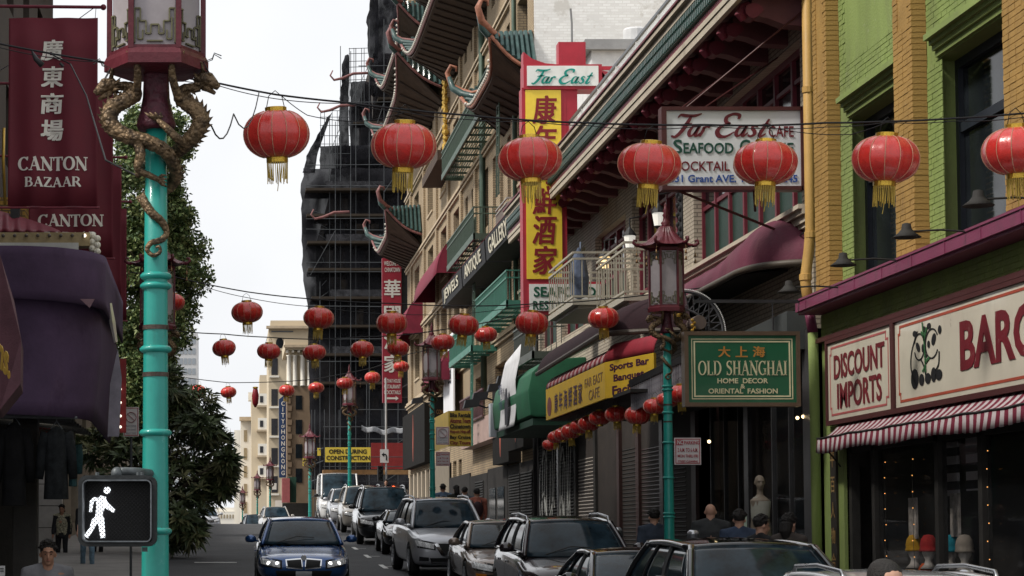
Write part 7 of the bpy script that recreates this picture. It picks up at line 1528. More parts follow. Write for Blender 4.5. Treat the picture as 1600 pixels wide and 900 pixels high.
t = thing('standpipe', 'small red standpipe cap above the bronze sedan', 'hydrant', aY(788, 824, 44)); c = aY(788, 822, 44); MB().lathe([(.03, -.1), (.05, -.08), (.05, .0), (.1, .02), (.1, .05), (.04, .07), (.03, .14), (.01, .15)], c, 10).build('cap', M('hydrant_red', (.45, .03, .02), .4), t, smooth=True); MB().tube([c + V((0, 0, -.1)), V((c.x, c.y, g(44) + .13))], .05, 8).build('pipe', M('hydrant_red', 0), t)
# ================================================================== CARS
from mathutils.bvhtree import BVHTree
tyre_m = M('tyre_rubber', (.012, .012, .012), .85, bump=.3); alloy = M('alloy_wheel', (.42, .43, .45), .28, metal=.9, bump=0, var=.08); chrome = M('chrome_trim', (.62, .63, .65), .12, metal=1, bump=0, var=.05)
glass_c = M('car_glass', (.014, .026, .036), .07, var=.9, scale=2.2, bump=.01, bscale=2, spec=.14); lampg = M('headlamp_glass', (.62, .64, .68), .12, var=.6, scale=22, bump=.1, bscale=60, coat=1); blk_pl = M('black_plastic', (.014, .014, .015), .5, bump=.1); white_led = M('lit_headlamp', (1, .98, .95), .3, emit=2.5, bump=0, var=0); amber = M('amber_lens', (.6, .2, .02), .2, bump=0); plate_m = M('plate_white', (.5, .52, .55), .4, bump=0); dark_in = M('car_interior', (.01, .01, .011), .9)
def paint(nm, c, metal=.35, rough=.28): return M(nm, c, rough, metal=metal, var=.06, scale=1.2, bump=.02, bscale=300, coat=1)
def make_car(label, group, col_, kind='suv', L=4.65, W=1.84, H=1.70, lit=False, grille='bar', rails=True, simple=False, chromeline=False):
    t = thing('parked_car' if not lit else 'moving_car', label, 'car', (0, 0, 0), group=group); h = W / 2; f = -L / 2; r_ = L / 2
    if kind == 'suv': zh, zb_, zr = .98, 1.12, H - .03; cow, rf, rr0, tail = f + 1.25, f + 1.95, r_ - .75, r_ - .25; zc = 1.1
    elif kind == 'van': zh, zb_, zr = 1.15, 1.3, H - .03; cow, rf, rr0, tail = f + .75, f + 1.5, r_ - .1, r_ - .02; zc = 1.3
    else: zh, zb_, zr = .76, .92, H - .03; cow, rf, rr0, tail = f + 1.35, f + 2.15, r_ - 1.35, r_ - .55; zc = .93
    st = [(f, h * .66, .42, zh * .72, zh * .78), (f + .06, h * .86, .28, zh * .86, zh * .92), (f + .32, h * .97, .22, zh * .93, zh * 1.0), (f + .8, h, .22, zh * .97, zh * 1.05), (cow, h, .22, zb_ * .96, zc), (-.1, h, .22, zb_ * .98, zb_), (1.0, h, .22, zb_, zb_), (r_ - .5, h * .98, .25, zb_, zb_), (r_ - .12, h * .92, .3, zb_ * .96, zb_ * .98), (r_, h * .78, .42, zb_ * .85, zb_ * .88)]
    def half(hw, z0, zs, zt_): m_ = (z0 + zs) / 2; return [(0, z0), (hw * .85, z0), (hw * .965, z0 + .1), (hw, m_), (hw * .985, zs - .1), (hw * .93, zs - .01), (hw * .62, zs + (zt_ - zs) * .8), (0, zt_)]
    m = MB(); k = 14
    for y, hw, z0, zs, zt_ in st:
        hf = half(hw, z0, zs, zt_); ring = hf + [(-x, z) for x, z in hf[-2:0:-1]]; m.v += [(x, y, z) for x, z in ring]
    for i in range(len(st) - 1):
        for j in range(k): m.f.append((i * k + j, i * k + (j + 1) % k, i * k + k + (j + 1) % k, i * k + k + j))
    e = (len(st) - 1) * k; m.f.append(tuple(range(k))[::-1]); m.f.append(tuple(e + j for j in range(k)))
    body = m.build('body', col_, t, local=True)
    ss = body.modifiers.new('s', 'SUBSURF'); ss.levels = 2; ss.render_levels = 2
    wr = .355 if kind != 'sedan' else .325; wy = (f + .9, r_ - .85)
    cm = MB()
    for y in wy:
        for s in (-1, 1): cm.lathe([(wr + .055, s * (h + .1)), (wr + .055, s * (h - .28))], (0, y, wr), 20, axis='X')
    cu = cm.build('cut', dark_in); bo = body.modifiers.new('b', 'BOOLEAN'); bo.operation = 'DIFFERENCE'; bo.object = cu; bo.solver = 'EXACT'
    bpy.context.view_layer.update(); dg = bpy.context.evaluated_depsgraph_get(); ev = body.evaluated_get(dg); me = bpy.data.meshes.new_from_object(ev)
    body.modifiers.clear(); body.data = me; me.materials.clear(); me.materials.append(col_); bpy.data.objects.remove(cu); autosmooth(body, 38)
    bm = bmesh.new(); bm.from_mesh(me); bv = BVHTree.FromBMesh(bm)
    def patch(name, c4, d, mat, off=.012, nu=8, nv=4, parent=None, inner=.0):
        """quad of 2-D corners thrown on to the body along d ('y' front, 'x'/'-x' sides, 'z' down)"""
        def fn(u, v):
            a = V(c4[0]).lerp(V(c4[1]), u); b = V(c4[3]).lerp(V(c4[2]), u); p = a.lerp(b, v)
            if d == 'y': o, dr = V((p.x, f - 1, p.y)), V((0, 1, 0))
            elif d == 'z': o, dr = V((p.x, p.y, 3)), V((0, 0, -1))
            else: s_ = 1 if d == 'x' else -1; o, dr = V((s_ * 3, p.x, p.y)), V((-s_, 0, 0))
            hit = bv.ray_cast(o, dr)
            q_ = hit[0] if hit[0] is not None else o + dr * (1.15 if d == 'y' else 3 - h)
            return q_ - dr * off
        m = MB(); dd = {'y': (0, .03, 0), 'z': (0, 0, -.02), 'x': (-.02, 0, 0), '-x': (.02, 0, 0)}[d]; m.sheet(fn, nu, nv, dd)
        return m.build(name, mat, parent or t, local=True, smooth=False)
    # front
    zg = zh * .62
    for s in (-1, 1):
        patch('headlight_surround', [(s * h * .46, zg - .01), (s * h * .93, zg + .05), (s * h * .96, zg + .245), (s * h * .46, zg + .16)], 'y', blk_pl, .008)
        hl = patch('headlight', [(s * h * .5, zg + .02), (s * h * .9, zg + .09), (s * h * .92, zg + .21), (s * h * .5, zg + .13)], 'y', lampg if not lit else lampg, .02)
        if lit:
            for q_ in (.56, .74): hit = bv.ray_cast(V((s * h * q_, f - 1, zg + .1)), V((0, 1, 0)))[0] or V((s * h * q_, f + .1, zg + .1)); MB().lathe([(.001, -.025), (.034, -.02), (.038, .0)], (hit.x, hit.y, hit.z), 14, axis='Y').build('lit_lamp', white_led, hl, local=True)
        if not simple and not lit: patch('fog_light', [(s * h * .62, .36), (s * h * .84, .36), (s * h * .84, .46), (s * h * .62, .44)], 'y', blk_pl if kind != 'sedan' else amber, .01)
    if grille == 'kidney':
        zg += .06
        for s in (-1, 1): patch('grille', [(s * .03, zg - .06), (s * .31, zg - .03), (s * .33, zg + .1), (s * .05, zg + .12)], 'y', blk_pl, .02); patch('grille_surround', [(s * .02, zg - .08), (s * .335, zg - .05), (s * .355, zg + .12), (s * .035, zg + .145)], 'y', chrome, .01)
    elif grille == 'vee':
        patch('grille', [(-.3, zg - .12), (.3, zg - .12), (.46, zg + .14), (-.46, zg + .14)], 'y', blk_pl, .014)
        for s in (-1, 1): patch('chrome_vee', [(s * .2, zg - .14), (s * .27, zg - .14), (s * .46, zg + .14), (s * .37, zg + .14)], 'y', chrome, .03)
        patch('chrome_vee', [(-.24, zg - .15), (.24, zg - .15), (.22, zg - .11), (-.22, zg - .11)], 'y', chrome, .032); patch('lower_trim', [(-.5, .3), (.5, .3), (.5, .34), (-.5, .34)], 'y', chrome, .02)
    else:
        patch('grille', [(-.42, zg - .04), (.42, zg - .04), (.44, zg + .11), (-.44, zg + .11)], 'y', blk_pl, .014)
        for q_ in (0, .05): patch('grille_bar', [(-.4, zg + q_), (.4, zg + q_), (.4, zg + q_ + .015), (-.4, zg + q_ + .015)], 'y', chrome, .026)
    patch('air_intake', [(-.5, .3), (.5, .3), (.55, .43), (-.55, .43)], 'y', blk_pl, .008)
    pl = patch('number_plate', [(-.155, .47 - .15 * lit), (.155, .47 - .15 * lit), (.155, .57 - .15 * lit), (-.155, .57 - .15 * lit)], 'y', plate_m, .035)
    hit = bv.ray_cast(V((0, f - 1, zg + .06)), V((0, 1, 0)))[0]
    if hit: MB().lathe([(.02, -.012), (.05, -.012), (.055, 0), (.045, .01)], (0, hit.y - .03, hit.z + (.09 if grille == 'kidney' else -.02)), 14, axis='Y').build('badge', chrome, t, local=True)
    if not simple:
        for s in (-1, 1): patch('bonnet_seam', [(s * h * .78, f + .35), (s * h * .79, f + .35), (s * h * .82, cow), (s * h * .81, cow)], 'z', blk_pl, .001, 10, 1)
        for s, dd in ((-1, '-x'), (1, 'x')):
            for y in (cow + .25, .28, r_ - 1.15): patch('door_seam', [(y, .35), (y + .012, .35), (y + .012, zb_ - .06), (y, zb_ - .06)], dd, blk_pl, .001, 1, 8)
            for y in (.0, 1.0): patch('door_handle', [(y, zb_ - .2), (y + .17, zb_ - .2), (y + .17, zb_ - .165), (y, zb_ - .165)], dd, col_ if not chromeline else chrome, .03, 3, 1)
            patch('sill_trim', [(f + 1.4, .24), (r_ - 1.4, .24), (r_ - 1.4, .34), (f + 1.4, .34)], dd, blk_pl, .012, 8, 1)
    bm.free()
    # greenhouse
    bw, tw_ = h * .88, h * (.70 if kind != 'van' else .84); zt_ = zr - .05; zb2 = zb_ - .02
    def wind(u, v): x = (bw * .98 * (1 - v) + tw_ * .97 * v) * (2 * u - 1); q_ = 1 - (2 * u - 1) ** 2; return V((x, cow - .06 + (rf - cow + .06) * v - .13 * q_ * (1 - .35 * v), zc - .03 + (zt_ - zc + .05) * v + .025 * math.sin(v * 3.14) + .03 * q_ * v))
    MB().sheet(wind, 12, 8, (0, .02, -.012)).build('windscreen', glass_c, t, local=True, smooth=True)
    def rear(u, v): x = (bw * .96 * (1 - v) + tw_ * .95 * v) * (2 * u - 1); return V((x, tail + (rr0 - tail) * v, zb2 + (zt_ - zb2 + .03) * v))
    MB().sheet(rear, 8, 6, (0, -.02, -.01)).build('rear_window', glass_c, t, local=True, smooth=True)
    def roof(u, v): q_ = 1 - (2 * u - 1) ** 2; y = rf - .13 * q_ * .65 * (1 - v) + (rr0 - rf) * v; return V((tw_ * 1.0 * (2 * u - 1), y, zt_ + .02 + .045 * q_ + .03 * math.sin(v * 3.14)))
    MB().sheet(roof, 12, 10, (0, 0, -.03)).build('roof', col_, t, local=True, smooth=True)
    for s in (-1, 1):
        def side(u, v, a0=cow + .1, a1=tail - .08, b0=rf + .05, b1=rr0 - .06): y = (a0 + (a1 - a0) * u) * (1 - v) + (b0 + (b1 - b0) * u) * v; x = bw + (tw_ - bw) * v + .025 * math.sin(v * 3.14); return V((s * x, y, zb2 + (zt_ - zb2) * v))
        for i, (ua, ub) in enumerate(((.0, .36), (.38, .72), (.74, 1.0))):
            if kind == 'van' and i > 0 : 
                MB().sheet(lambda u, v, ua=ua, ub=ub: side(ua - .02 + (ub - ua + .02) * u, v), 6, 6, (-s * .02, 0, 0)).build('side_panel', col_, t, local=True, smooth=True); continue
            MB().sheet(lambda u, v, ua=ua, ub=ub: side(ua + (ub - ua) * u, v), 6, 6, (-s * .02, 0, 0)).build('side_window', glass_c, t, local=True, smooth=True)
        pil_ = MB()
        P = lambda fn_, a, b, n_=8: [fn_(a, i / n_) for i in range(n_ + 1)]
        pil_.tube(P(wind, 0 if s < 0 else 1, 0), .042, 8, squash=.8)
        pil_.tube([side(1.0, i / 8) for i in range(9)], .05 if kind != 'sedan' else .04, 8, squash=.8)
        pil_.tube([V((s * tw_, rf + (rr0 - rf) * i / 10, zt_ + .005 + .03 * math.sin(i * .314))) for i in range(11)], .04, 8)
        pil_.tube([V((s * bw, cow - .02 + (tail - cow + .05) * i / 10, zb2)) for i in range(11)], .035, 8)
        pil_.build('pillars', col_, t, local=True, smooth=True)
        q_ = MB(); q_.tube([side(.37, i / 6) + V((s * .006, 0, 0)) for i in range(7)], .028, 6, squash=.6); q_.build('door_pillar', blk_pl, t, local=True)
        q_ = MB(); q_.tube([side(.73, i / 6) + V((s * .006, 0, 0)) for i in range(7)], .022, 6, squash=.6); q_.build('door_pillar', blk_pl, t, local=True)
        if rails: MB().tube([V((s * tw_ * .97, rf + .1, zt_ + .02)), V((s * tw_ * .98, rf + .2, zt_ + .1)), V((s * tw_ * .98, (rf + rr0) / 2, zt_ + .13)), V((s * tw_ * .98, rr0 - .2, zt_ + .1)), V((s * tw_ * .97, rr0 - .08, zt_ + .03))], .02, 8).build('roof_rail', alloy, t, local=True, smooth=True)
        mr = MB(); c = V((s * (h + .1), cow + .3, zb_ + .06)); mr.lathe([(.03, -.06), (.09, -.05), (.11, 0), (.1, .05), (.04, .09)], c, 12); mr.v = [(c.x + (x - c.x) * 1.05, c.y + (y - c.y) * .6, z) for x, y, z in mr.v]; mr.tube([c + V((-s * .16, .02, -.04)), c], .02, 6); mr.build('mirror', col_ if kind != 'van' else blk_pl, t, local=True, smooth=True)
        for y in wy:
            x0_, x1_ = h - .22, h - .01
            wl2 = thing('wheel', None, None, (s * (h - .115), y, wr)); wl2.parent = t; del ORG[wl2.name]; prof = [(wr * .66, -.09), (wr * .9, -.11), (wr * .99, -.085), (wr, -.03), (wr, .03), (wr * .99, .085), (wr * .9, .11), (wr * .66, .09)]
            MB().lathe(prof, (0, 0, 0), 28, axis='X').build('tyre', tyre_m, wl2, local=True, smooth=True)
            rm = MB(); rm.lathe([(wr * .68, s * .085), (wr * .7, s * .118), (wr * .62, s * .112), (wr * .6, s * .07), (wr * .6, s * -.02)], (0, 0, 0), 24, axis='X'); rm.lathe([(.001, s * .1), (.05, s * .105), (.06, s * .08)], (0, 0, 0), 12, axis='X')
            for i in range(5):
                for dq in (-.13, .13): a = 2 * math.pi * i / 5 + dq; rm.bar((s * .095, .035 * math.cos(a), .035 * math.sin(a)), (s * .1, wr * .64 * math.cos(a + dq * .4), wr * .64 * math.sin(a + dq * .4)), .026, .03)
            rm.build('rim', alloy, wl2, local=True); MB().lathe([(.001, s * -.0), (wr * .62, s * .0), (wr * .62, s * .02)], (0, 0, 0), 16, axis='X').build('wheel_shade_disc', blk_pl, wl2, local=True)  # black disc stands in for the shade behind the wheel spokes
    if not simple:
        for sx_ in (-.42, .42):
            for y_ in (.35, 1.25): MB().box((sx_ - .13, y_, H - .5), (sx_ + .13, y_ + .12, H - .24)).build('headrest', dark_in, t, local=True, bevel=.04)
    MB().box((-h * .8, cow + .2, .3), (h * .8, tail - .2, zb_ - .1)).build('cabin', dark_in, t, local=True); MB().box((-h * .7, f + .5, .2), (h * .7, r_ - .5, .3)).build('underbody', dark_in, t, local=True)
    MB().tube([V((-.5, cow - .13, zc + .0)), V((-.1, cow - .04, zc + .12)), V((.25, cow + .0, zc + .1))], .008, 4).build('wiper', blk_pl, t, local=True)
    return t
def slope(y): return math.atan((g(y + 2) - g(y - 2)) / 4)
def park(car, x, yf, L=4.6):
    y = yf + L / 2; place(car, (x + bend(y), y, g(y))); car.rotation_euler = (slope(y), 0, 0 if y < 118 else math.atan(.08)); return car
GC = 'cars parked along the right kerb'
blue = paint('blue_metallic', (.012, .062, .2), .5, .25); silver = paint('silver_metallic', (.42, .43, .46), .45, .3); bronze = paint('bronze_metallic', (.22, .17, .14), .45, .32); dkc = paint('dark_plum_paint', (.02, .014, .017), .3, .2); blkc = paint('black_paint', (.008, .009, .011), .2, .15); whitec = paint('white_car_paint', (.66, .66, .66), .05, .35); greyc = paint('grey_metallic', (.11, .115, .12), .6, .3); champ = paint('champagne_metallic', (.4, .37, .33), .45, .3)
c1 = make_car('bright blue saloon with lit headlamps driving up the middle lane', None, blue, 'sedan', 4.7, 1.83, 1.40, lit=True, grille='kidney', rails=False); park(c1, 1.32, 41.0)
c2 = make_car('silver SUV with chrome V grille between the bronze sedan and black sports car', GC, silver, 'suv', 4.65, 1.84, 1.72, grille='vee'); park(c2, 4.72, 46.6); c2.rotation_euler[2] = .045
c3 = make_car('bronze-grey older sedan tucked between the silver SUV and dark plum SUV', GC, bronze, 'sedan', 4.6, 1.76, 1.38, rails=False); park(c3, 5.22, 39.4)
c4 = make_car('dark plum SUV with silver roof rails, nose cut by the bottom edge', GC, dkc, 'suv', 4.8, 1.9, 1.64); park(c4, 5.3, 31.8)
c5 = make_car('low black sedan roof between the dark plum SUV and big black SUV', GC, blkc, 'sedan', 4.6, 1.82, 1.35, rails=False, chromeline=True); park(c5, 5.4, 26.2)
c6 = make_car('big glossy black SUV roof with chrome window line in the lower foreground', GC, blkc, 'suv', 4.9, 1.92, 1.62, chromeline=True, rails=False); park(c6, 5.5, 20.6, 4.9)
c7 = make_car('white crossover roof with rails at the bottom right', GC, whitec, 'suv', 4.5, 1.84, 1.46); park(c7, 5.6, 15.2)
c8 = make_car('black boxy off-roader behind the low black sports car', GC, blkc, 'suv', 4.75, 1.95, 1.83, simple=True); park(c8, 4.85, 67)
c9 = make_car('low black sports car squeezed behind the silver SUV', GC, blkc, 'sedan', 4.2, 1.78, 1.24, rails=False, simple=True); park(c9, 5.0, 58.5)
c10 = make_car('champagne SUV parked behind the black off-roader', GC, champ, 'suv', 4.7, 1.86, 1.78, simple=True); park(c10, 4.95, 80)
c11 = make_car('silver estate car just before the white van', GC, silver, 'suv', 4.5, 1.8, 1.66, simple=True, rails=False); park(c11, 4.9, 90)
c12 = make_car('tall white delivery van, last in the parked row before the crest', GC, whitec, 'van', 5.6, 2.0, 2.45, simple=True, rails=False); park(c12, 4.95, 99.5, 5.6)
park(copy_tree(c11, label='silver car on the left kerb showing over the crest', group='cars beyond the crest'), -.7, 128)
c13 = copy_tree(c8, label='dark minivan roof at the crest below the far lamps', group='cars beyond the crest'); park(c13, 3.5, 139)
park(copy_tree(c10, label='pale car roof at the crest right of the dark minivan', group='cars beyond the crest'), 3.85, 130); park(copy_tree(c9, label='small dark car farthest left at the crest', group='cars beyond the crest'), 2.4, 150)
# ================================================================== PEOPLE
skin_l = M('skin_light', (.42, .24, .17), .55, var=.1, bump=.05); skin_d = M('skin_tan', (.3, .16, .105), .55, var=.1, bump=.05); hair_m = M('black_hair', (.012, .01, .009), .6, var=.4, scale=60, bump=.6, bscale=120)
def fuse(mb, name, mat, parent, voxel, noise=0):
    o = mb.build(name, mat, parent, local=True, fixn=True); rm = o.modifiers.new('r', 'REMESH'); rm.mode = 'VOXEL'; rm.voxel_size = voxel
    sm = o.modifiers.new('sm', 'SMOOTH'); sm.factor = .6; sm.iterations = 3
    bpy.context.view_layer.update(); me = bpy.data.meshes.new_from_object(o.evaluated_get(bpy.context.evaluated_depsgraph_get())); o.modifiers.clear(); o.data = me
    if noise:
        from mathutils import noise as nz
        for v in me.vertices: v.co += v.normal * nz.noise(v.co * 9) * noise
    me.materials.clear(); me.materials.append(mat); me.polygons.foreach_set('use_smooth', [True] * len(me.polygons)); return o
def head_mesh(m, c, s, face=True):
    c = V(c)
    def ell(cc, rx, ry, rz_, n=14):
        k0 = len(m.v); m.ball((0, 0, 0), 1, n); 
        for i in range(k0, len(m.v)): x, y, z = m.v[i]; m.v[i] = tuple(cc + V((x * rx, y * ry, z * rz_)))
    ell(c + V((0, .01, .03)) * s, .077 * s, .098 * s, .095 * s); ell(c + V((0, -.012, -.03)) * s, .062 * s, .078 * s, .085 * s); ell(c + V((0, -.045, -.085)) * s, .035 * s, .035 * s, .03 * s)
    m.tube([c + V((0, -.085, .015)) * s, c + V((0, -.105, -.02)) * s, c + V((0, -.108, -.032)) * s, c + V((0, -.09, -.038)) * s], [.009 * s, .013 * s, .016 * s, .01 * s], 8)
    for q_ in (-1, 1): m.tube([c + V((q_ * .075, .01, .02)) * s, c + V((q_ * .086, .02, .0)) * s, c + V((q_ * .075, .015, -.03)) * s], [.012 * s, .013 * s, .008 * s], 6)
    m.tube([c + V((-.05, -.082, .03)) * s, c + V((0, -.093, .034)) * s, c + V((.05, -.082, .03)) * s], .009 * s, 6); m.tube([c + V((-.02, -.094, -.058)) * s, c + V((0, -.1, -.057)) * s, c + V((.02, -.094, -.058)) * s], .008 * s, 6)
def person(label, x, y, z, rz=0, hgt=1.75, skin=None, top=None, legs=None, hair='short', group=None, stride=.12, arm=.1, pack=None, hold=None, vox=.014, jacket=None, sex=0):
    skin = skin or skin_l; s = hgt / 1.75; t = thing('person', label, 'person', (x, y, z), rz, group)
    sh, hp = .19 - .02 * sex, .09 + .01 * sex
    hipz, kz, az, shz, nz_, hz = .93, .5, .08, 1.44, 1.52, 1.63
    def S(p): return V(p) * s
    def limb(m, P, Rr, n=10): m.tube([S(p) for p in P], [q_ * s for q_ in Rr], n)
    J = {}
    for q_ in (-1, 1):
        dy = -q_ * stride; J[q_] = dict(hip=(q_ * hp, 0, hipz), knee=(q_ * (hp + .01), dy * .9 - .03, kz), ank=(q_ * (hp + .015), dy * 1.4 + .03, az), toe=(q_ * (hp + .03), dy * 1.4 - .14, .035), sho=(q_ * sh, 0, shz), elb=(q_ * (sh + .05), q_ * arm * .6 + .02, 1.16), wri=(q_ * (sh + .05), q_ * arm - .07, .92))
        if hold == q_: J[q_]['elb'] = (q_ * (sh + .03), .02, 1.15); J[q_]['wri'] = (q_ * .1, -.24, 1.2)
    b = MB(); head_mesh(b, S((0, -.02, hz)), s)
    limb(b, [(0, .015, 1.4), (0, .0, nz_), (0, -.005, hz - .04)], [.085, .064, .064]); limb(b, [(0, 0, .9), (0, .0, 1.08), (0, 0, 1.3), (0, 0, 1.42)], [.14, .125, .14, .09], 14)
    for q_ in (-1, 1):
        j = J[q_]; limb(b, [j['hip'], j['knee'], j['ank']], [.08, .052, .036]); limb(b, [j['ank'], j['toe']], [.04, .03]); limb(b, [(0, 0, 1.4), j['sho'], j['elb'], j['wri']], [.07, .055, .04, .026])
        w_ = V(j['wri']); e_ = V(j['elb']); d = (w_ - e_).normalized(); limb(b, [w_, w_ + d * .08], [.03, .036])
        for k in range(4): o_ = V((q_ * .004, (k - 1.5) * .019, 0)); limb(b, [w_ + d * .07 + o_, w_ + d * .12 + o_ * 1.1, w_ + d * (.155 - .008 * abs(k - 1)) + o_ + V((-q_ * .012, -.008, 0))], [.0105, .0095, .008], 6)
        limb(b, [w_ + d * .03 + V((0, -.03, 0)), w_ + d * .07 + V((-q_ * .01, -.052, 0)), w_ + d * .1 + V((-q_ * .015, -.058, 0))], [.012, .011, .009], 6)
    fuse(b, 'body', skin, t, vox)
    c = MB(); hem = .86 if sex == 0 else .9
    limb(c, [(0, 0, hem), (0, 0, 1.0), (0, .0, 1.2), (0, .0, 1.36), (0, .01, 1.5)], [.17, .16, .175, .165, .08], 16)
    for q_ in (-1, 1): j = J[q_]; limb(c, [(0, 0, 1.38), j['sho'], j['elb'], tuple(V(j['wri']) + V((0, 0, .02)))], [.1, .088, .066, .048])
    for q_ in (-1, 1): limb(c, [(0, .012, 1.515), (q_ * .075, .008, 1.48), (q_ * .14, 0, 1.455), J[q_]['sho']], [.06, .07, .078, .08])
    c.v = [(x_ * (1.12 if abs(x_) < .25 * s else 1), y_ * .82 + (0 if z_ < 1.3 * s else .01), z_) for x_, y_, z_ in c.v]
    fuse(c, 'top', top, t, .02, .012)
    l_ = MB(); limb(l_, [(0, 0, .84), (0, 0, .98)], [.15, .145], 14)
    for q_ in (-1, 1): j = J[q_]; limb(l_, [tuple(V(j['hip']) + V((0, 0, .02))), j['knee'], j['ank']], [.1, .072, .058])
    fuse(l_, 'trousers', legs, t, .02, .008)
    for q_ in (-1, 1): j = J[q_]; MB().tube([S(V(j['ank']) + V((0, .05, -.04))), S(V(j['ank']) + V((0, -.05, -.03))), S(V(j['toe']) + V((0, 0, .0)))], [.04 * s, .045 * s, .035 * s], 10).build('shoe', M('brown_shoe', (.09, .045, .025), .6), t, local=True, smooth=True)
    if hair != 'bald':
        hm_ = MB(); cc = S((0, -.02, hz)); rd = random.Random(int(x * 10)); nH = 170 if hair == 'short' else 0 if hair == 'crop' else 120
        k0 = 0; hm_.ball((0, 0, 0), 1, 16); hm_.v = [tuple(cc + V((x_ * .084 * s, (y_ * .1 + .022) * s, (z_ * .092 + .05) * s))) for x_, y_, z_ in hm_.v]
        for i in range(nH):
            th = rd.uniform(0, 6.28); ph = rd.uniform(.1, 1.5); n_ = V((math.sin(ph) * math.cos(th), math.sin(ph) * math.sin(th), math.cos(ph))); p = cc + V((n_.x * .084, n_.y * .1 + .022, n_.z * .092 + .05)) * s
            if n_.y < -.75 and n_.z < .5: continue
            hm_.tube([p - n_ * .01, p + n_ * .012 * s + V((0, -.01, .006)), p + n_ * (.026 if hair != 'crop' else .014) * s + V((rd.uniform(-.02, .02), -.02, rd.uniform(-.005, .012)))], [.012 * s, .009 * s, .002], 5)
        if hair == 'long': hm_.tube([cc + V((0, .06, .02)) * s, cc + V((0, .09, -.08)) * s, cc + V((0, .07, -.18)) * s], [.085 * s, .08 * s, .05 * s], 10)
        fuse(hm_, 'hair', hair_m, t, .007, .004)
    if rz < 1.2 or rz > 5:
        e_ = MB(); cc = S((0, -.02, hz))
        for q_ in (-1, 1): e_.ball(cc + V((q_ * .03, -.083, .006)) * s, .009 * s, 8, .6); e_.tube([cc + V((q_ * .015, -.096, .03)) * s, cc + V((q_ * .032, -.096, .037)) * s, cc + V((q_ * .05, -.082, .03)) * s], .0045 * s, 5)
        e_.build('eyes_and_brows', M('dark_eye', (.015, .01, .01), .3), t, local=True); MB().tube([cc + V((-.022, -.104, -.058)) * s, cc + V((0, -.109, -.056)) * s, cc + V((.022, -.104, -.058)) * s], .006 * s, 6, squash=.7).build('lips', M('lip_colour', (.3, .11, .09), .5), t, local=True, smooth=True)
    if jacket:
        c = MB()
        for q_ in (-1, 1):
            limb(c, [(q_ * .1, .02, .84), (q_ * .11, .02, 1.15), (q_ * .12, .02, 1.38)], [.1, .1, .09], 12); j = J[q_]; limb(c, [(q_ * .1, 0, 1.38), j['sho'], j['elb'], j['wri']], [.09, .088, .072, .055])
        limb(c, [(0, .07, .84), (0, .07, 1.1), (0, .05, 1.4)], [.12, .12, .1], 12); fuse(c, 'jacket', jacket, t, .02, .012)
    if pack:
        p = MB(); k0 = len(p.v); p.ball((0, 0, 0), 1, 14); p.v = [tuple(S((x_ * .16, .2 + y_ * .1, 1.2 + z_ * .22))) for x_, y_, z_ in p.v]; p.build('backpack', pack, t, local=True, smooth=True)
        for q_ in (-1, 1): MB().tube([S((q_ * .12, .14, 1.36)), S((q_ * .13, .02, 1.5)), S((q_ * .13, -.15, 1.35)), S((q_ * .13, -.12, 1.1))], .018, 6).build('strap', pack, t, local=True)
    return t
cloth = lambda n_, c_, v_=.25, sc_=6: M(n_, c_, .85, var=v_, scale=sc_, bump=.3, bscale=25)
navy = cloth('navy_denim', (.03, .045, .08)); blackc2 = cloth('black_clothing', (.012, .012, .014)); greyt = cloth('grey_tshirt', (.14, .14, .15)); jean = cloth('pale_blue_jeans', (.12, .19, .25), .35, 8)
def at_person(px, py_top, hgt, Y, xx=None): c = aY(px, py_top, Y); return c.x, c.z - hgt
x, zt_ = at_person(77, 849, 1.75, 12.5)
person('young man with spiky black hair and grey T-shirt at the lower left', x, 24.0 * 0 + 19.8, 0, 0, 1.75, skin_d, greyt, navy) if False else None
def stand(px, py_top, hgt, Y, label, **k):
    c = aY(px, py_top, Y); return person(label, c.x, Y, c.z - hgt, hgt=hgt, **k)
stand(75, 849, 1.76, 22.3, 'young man with spiky black hair and grey T-shirt at the lower left', skin=skin_d, top=greyt, legs=navy, rz=.12, vox=.0075)
patt = M('patterned_blouse', (.26, .24, .17), .8, var=1.0, scale=28, bump=.2)
stand(97, 790, 1.66, 57.5, 'woman in dark jacket over a patterned blouse by the white pier', skin=skin_d, top=patt, legs=blackc2, jacket=blackc2, rz=-.15, sex=1, hair='long', stride=.03)
stand(137, 778, 1.75, 50.5, 'walker in pale jeans and brown boots, legs showing below the walk signal', top=blackc2, legs=jean, rz=.1)
stand(153, 785, 1.68, 58, 'walker in black trousers and white trainers partly behind the walk signal', top=blackc2, legs=blackc2)
stand(1110, 788, 1.76, 31.0, 'bald man in dark grey jacket seen from behind near the shop windows', skin=skin_l, top=cloth('charcoal_jacket', (.03, .032, .034)), legs=blackc2, hair='bald', rz=math.pi - .2, vox=.01)
x_ = aY(1382, 879, 10.4); person('man with cropped black hair, only head top showing at bottom edge', x_.x, 10.4, x_.z - 1.74, hgt=1.74, skin=skin_l, top=blackc2, legs=navy, rz=.3, vox=.0075, hair='crop')
stand(692, 758, 1.75, 63.5, 'walker in light blue jacket with black backpack, left of the walking group', top=cloth('light_blue_jacket', (.1, .15, .22)), legs=blackc2, rz=math.pi, pack=M('black_pack', (.012, .012, .014), .7), group='people walking away past the shutters')
stand(713, 760, 1.72, 62, 'walker in dark hooded coat in the middle of the group', top=cloth('dark_olive_coat', (.02, .022, .018)), legs=blackc2, rz=math.pi + .2, hair='long', sex=1, group='people walking away past the shutters')
stand(726, 763, 1.75, 64.5, 'walker in blue-grey coat with dark pack, right of the group', top=cloth('slate_coat', (.06, .08, .1)), legs=navy, rz=math.pi - .2, pack=M('black_pack', 0), group='people walking away past the shutters')
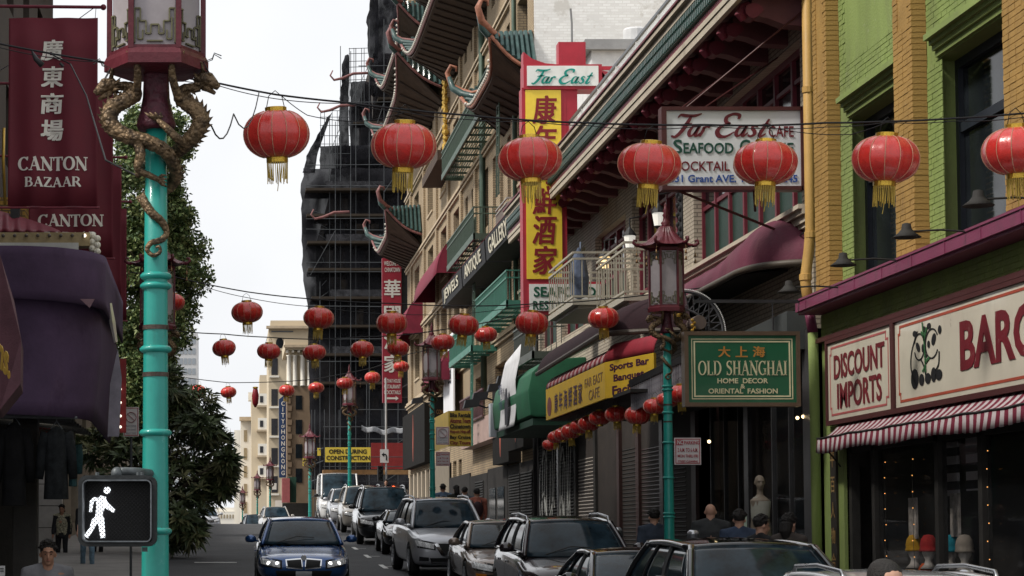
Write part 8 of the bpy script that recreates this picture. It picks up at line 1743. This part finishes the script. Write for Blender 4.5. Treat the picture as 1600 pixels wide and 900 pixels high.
stand(745, 765, 1.74, 58.5, 'walker with salmon jacket and dark striped backpack by the shutter', top=cloth('salmon_jacket', (.3, .1, .07)), legs=blackc2, rz=math.pi, pack=M('dark_red_pack', (.03, .012, .015), .7), group='people walking away past the shutters')
stand(640, 752, 1.74, 104, 'far man in dark clothes crossing beyond the parked cars', top=blackc2, legs=blackc2) if False else stand(603, 750, 1.75, 104, 'far man in dark clothes standing above the parked cars', top=blackc2, legs=blackc2)
stand(1188, 808, 1.72, 26.8, 'dark haired person in black bending toward the shop window', top=blackc2, legs=blackc2, rz=1.9, vox=.01); stand(1232, 806, 1.7, 26.3, 'second dark haired person by the shop window, further right', top=cloth('brown_top', (.05, .04, .035)), legs=blackc2, rz=2.3, hair='long', sex=1, vox=.01); stand(1155, 800, 1.74, 29.5, 'person in navy jacket between the bald man and window shoppers', top=navy, legs=blackc2, rz=2.8, vox=.01); stand(1022, 798, 1.74, 33.5, 'person in blue-grey top half hidden behind the teal lamp post', top=cloth('dusk_blue_top', (.03, .04, .06)), legs=blackc2, rz=math.pi, vox=.012)
# mannequin in the window
mq_ = thing('mannequin', 'pale mannequin in draped white top in the shop window', 'mannequin', (9.1, 31, g(31))); c = aY(1187, 742, 31.6); mb = MB(); head_mesh(mb, c + V((0, 0, -.12)), .95); mb.tube([c + V((0, 0, -.2)), c + V((0, 0, -.3)), c + V((0, 0, -.38)), c + V((0, 0, -.6)), c + V((0, 0, -.9)), c + V((0, 0, -1.0))], [.045, .05, .15, .13, .16, .1], 12)
ORG_b = fuse(MB().add([tuple(V(v) - ORG[mq_.name]) for v in mb.v], mb.f), 'figure', M('mannequin_ivory', (.16, .13, .1), .6), mq_, .012)
mb = MB(); mb.tube([c + V((0, 0, -.33)), c + V((0, 0, -.4)), c + V((0, 0, -.7)), c + V((0, 0, -1.05))], [.08, .15, .13, .17], 18); mb.v = [(x_ + .015 * math.sin(z_ * 30), y_, z_) for x_, y_, z_ in mb.v]; mb.build('draped_top', M('ivory_cloth', (.2, .2, .17), .8), mq_, smooth=True)
t = thing('shop_notice', 'white notice card propped in the shop window near the mannequin', 'notice', aX(1165, 700, 9.0)); a = aY(1155, 843, 31); b = aY(1178, 826, 31); MB().box(tuple(a), (b.x, 31.02, b.z)).build('card', M('notice_white', 0), t); t2 = thing('yellow_flyer', 'small pale green flyer with yellow disc above the notice card', 'flyer', a); a = aY(1153, 825, 31); b = aY(1167, 807, 31); MB().box(tuple(a), (b.x, 31.02, b.z)).build('card', M('pale_green_card', (.3, .38, .3), .6), t2)
# warm spots inside the shops
for i, (px, py, lb_) in enumerate(((1246, 653, 'left spotlight deep in the dark store'), (1255, 651, 'right spotlight deep in the dark store'), (1272, 746, 'low warm spotlight in the dark store window'), (1108, 690, 'small warm spotlight above the display window'))): tag(MB().ball(aY(px, py, 33.1 + i * .05), .028, 8).build('spotlight', M('warm_spot', (1, .75, .4), .4, emit=2.5, bump=0, var=0)), lb_, 'lamp', 'spotlights inside the dark store')
